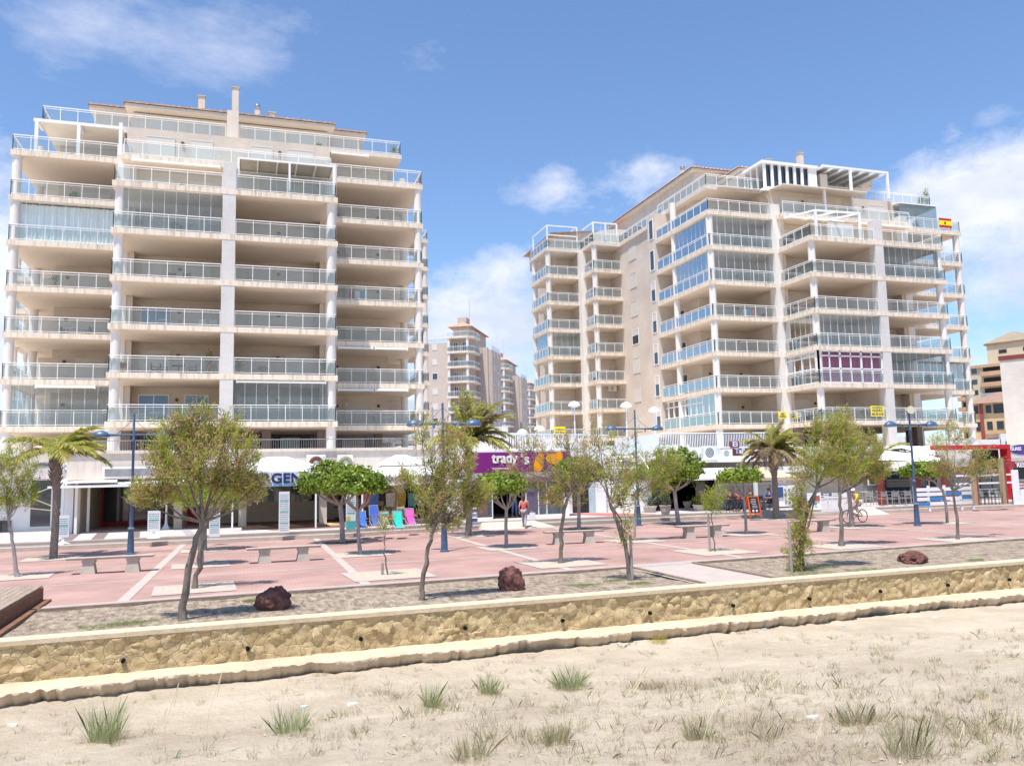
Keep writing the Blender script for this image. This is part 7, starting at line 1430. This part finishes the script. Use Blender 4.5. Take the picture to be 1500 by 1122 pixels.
g=PY(753,757,45.4); figure((g.x,45.3,.36),PI,'person in a pale green shirt and blue jeans standing in the supermarket doorway',standJ(.05,0,.0,ell=(-.30,.12,1.12),wrl=(-.40,.30,1.2)),M('pale_green_shirt',(.42,.48,.28),.8,.1),m_jean,m_hair,M('white_shoe',(.6,.6,.62),.5,.05),sleeve=.8)
def sitJ(**k):
    J=dict(pelvis=(0,0,.50),waist=(0,-.02,.64),chest=(0,.0,.86),neck=(0,.04,1.02),head=(0,.07,1.14),shl=(-.18,.0,.94),shr=(.18,.0,.94),ell=(-.23,.10,.70),elr=(.23,.10,.70),wrl=(-.12,.30,.72),wrr=(.12,.30,.72),hpl=(-.10,.04,.48),hpr=(.10,.04,.48),knl=(-.12,.46,.50),knr=(.12,.46,.50),anl=(-.12,.50,.09),anr=(.12,.42,.09),tol=(-.12,.63,.035),tor=(.12,.55,.035)); J.update(k); return J
g=G(1126,747,.353); m_dsk=M('dark_shorts',(.03,.03,.05),.8,.1)
put(cb,1128,746.5,PI,'dark chair under the seated person in blue beside the palm','occupied chairs at the left cafe'); pc=G(1128,746.5,.353)
figure((pc.x,pc.y,.353),PI/2+.2,'person in a blue T-shirt and dark shorts sitting beside the palm trunk',sitJ(),M('blue_shirt',(.05,.08,.30),.8,.1),m_dsk,M('dark_hair',(.03,.02,.015),.6,.3),m_blk,sleeve=.8,short=True)
for px,py,rz,cm,lb in ((1070,748.5,.3,(.12,.03,.03),'person in dark red seated at the left cafe, farthest left'),(1083,748,-.4,(.30,.06,.07),'person in red seated at the left cafe, between two others'),(1100,747,.9,(.03,.12,.07),'person in dark green seated behind the white post')):
    g=G(px,py,.353); figure((g.x,g.y,.353),rz+PI,lb,sitJ(),M('shirt_%d'%px,cm,.8,.1),m_dsk,m_hair,m_blk,sleeve=.8,fingers=False)
# bicycle and rider (local +Y forward -> heads left)
g=G(1253,766); bk=empty('bicycle',(g.x,g.y,.004),'dark red bicycle ridden to the left past the tamarisk','bicycle',None,PI/2+R(5)); OFF[bk.name]=(0,0,0); m_fr=M('bike_frame',(.20,.03,.03),.4,.2); m_ty=M('tyre',(.03,.02,.02),.8,.1); m_rim=M('rim',(.35,.12,.12),.4,.1)
def torus(mb,c,R0,r0,n=36,m=6):
    i0=len(mb.v)
    for a in range(n):
        for b in range(m): A=2*PI*a/n; B=2*PI*b/m; q=R0+r0*math.cos(B); mb.v.append((c[0]+r0*math.sin(B),c[1]+q*math.cos(A),c[2]+q*math.sin(A)))
    for a in range(n):
        for b in range(m): mb.f.append((i0+a*m+b,i0+((a+1)%n)*m+b,i0+((a+1)%n)*m+(b+1)%m,i0+a*m+(b+1)%m))
    return mb
for y in (.50,-.50):
    wl=torus(MB(),(0,y,.335),.31,.022).build('wheel',m_ty,bk,smooth=True); torus(MB(),(0,y,.335),.288,.010).build('rim',m_rim,wl); mb=MB()
    for k in range(16): a=k*PI/8; mb.tube([(0,y,.335),(0,y+.285*math.cos(a),.335+.285*math.sin(a))],.0025,3,False)
    mb.build('spokes',m_grey,wl)
mb=MB()
for a,b in (((0,-.5,.335),(0,-.08,.30)),((0,-.08,.30),(0,.36,.74)),((0,-.08,.30),(0,-.20,.80)),((0,-.20,.76),(0,.34,.80)),((0,-.5,.335),(0,-.19,.72)),((0,.34,.86),(0,.50,.335))): mb.tube([a,b],.02,6)
mb.build('frame',m_fr,bk); MB().tube([(-.28,.26,1.0),(-.1,.33,1.0),(0,.33,.95),(.1,.33,1.0),(.28,.26,1.0)],.014,6).tube([(0,.34,.85),(0,.33,.97)],.016,6).build('handlebar',m_blk,bk); MB().hexa([(-.09,-.36,.84),(.09,-.36,.84),(.03,-.08,.84),(-.03,-.08,.84),(-.08,-.35,.9),(.08,-.35,.9),(.02,-.09,.88),(-.02,-.09,.88)]).build('saddle',m_blk,bk); MB().tube([(.06,-.08,.30),(.09,-.02,.16)],.012,5).tube([(-.06,-.08,.30),(-.09,-.14,.44)],.012,5).build('crank',m_grey,bk); MB().lathe([(.09,-.005),(.09,.005)],(0,0,0),12)
for s,y,z in ((1,-.02,.15),(-1,-.14,.45)): MB().box(s*.08,s*.17,y-.04,y+.04,z-.01,z+.01).build('pedal',m_blk,bk)
ck=sitJ(pelvis=(0,-.22,.95),waist=(0,-.18,1.09),chest=(0,-.09,1.30),neck=(0,-.02,1.44),head=(0,.03,1.56),shl=(-.18,-.06,1.37),shr=(.18,-.06,1.37),ell=(-.25,.10,1.18),elr=(.25,.10,1.18),wrl=(-.26,.26,1.03),wrr=(.26,.26,1.03),hpl=(-.09,-.20,.92),hpr=(.09,-.20,.92),knl=(-.12,.16,.83),knr=(.12,.12,.60),anl=(-.12,-.10,.52),anr=(.12,-.04,.22),tol=(-.12,.03,.47),tor=(.12,.08,.17))
figure((g.x,g.y,.004),PI/2+R(5),'cyclist in a yellow T-shirt, floral shorts and white cap riding left',ck,M('yellow_shirt',(.78,.60,.01),.8,.1),M('floral_shorts',(.45,.18,.30),.8,.6,14,c2=(.65,.6,.62)),m_hair,m_white,sleeve=.8,cap=m_white,short=True)
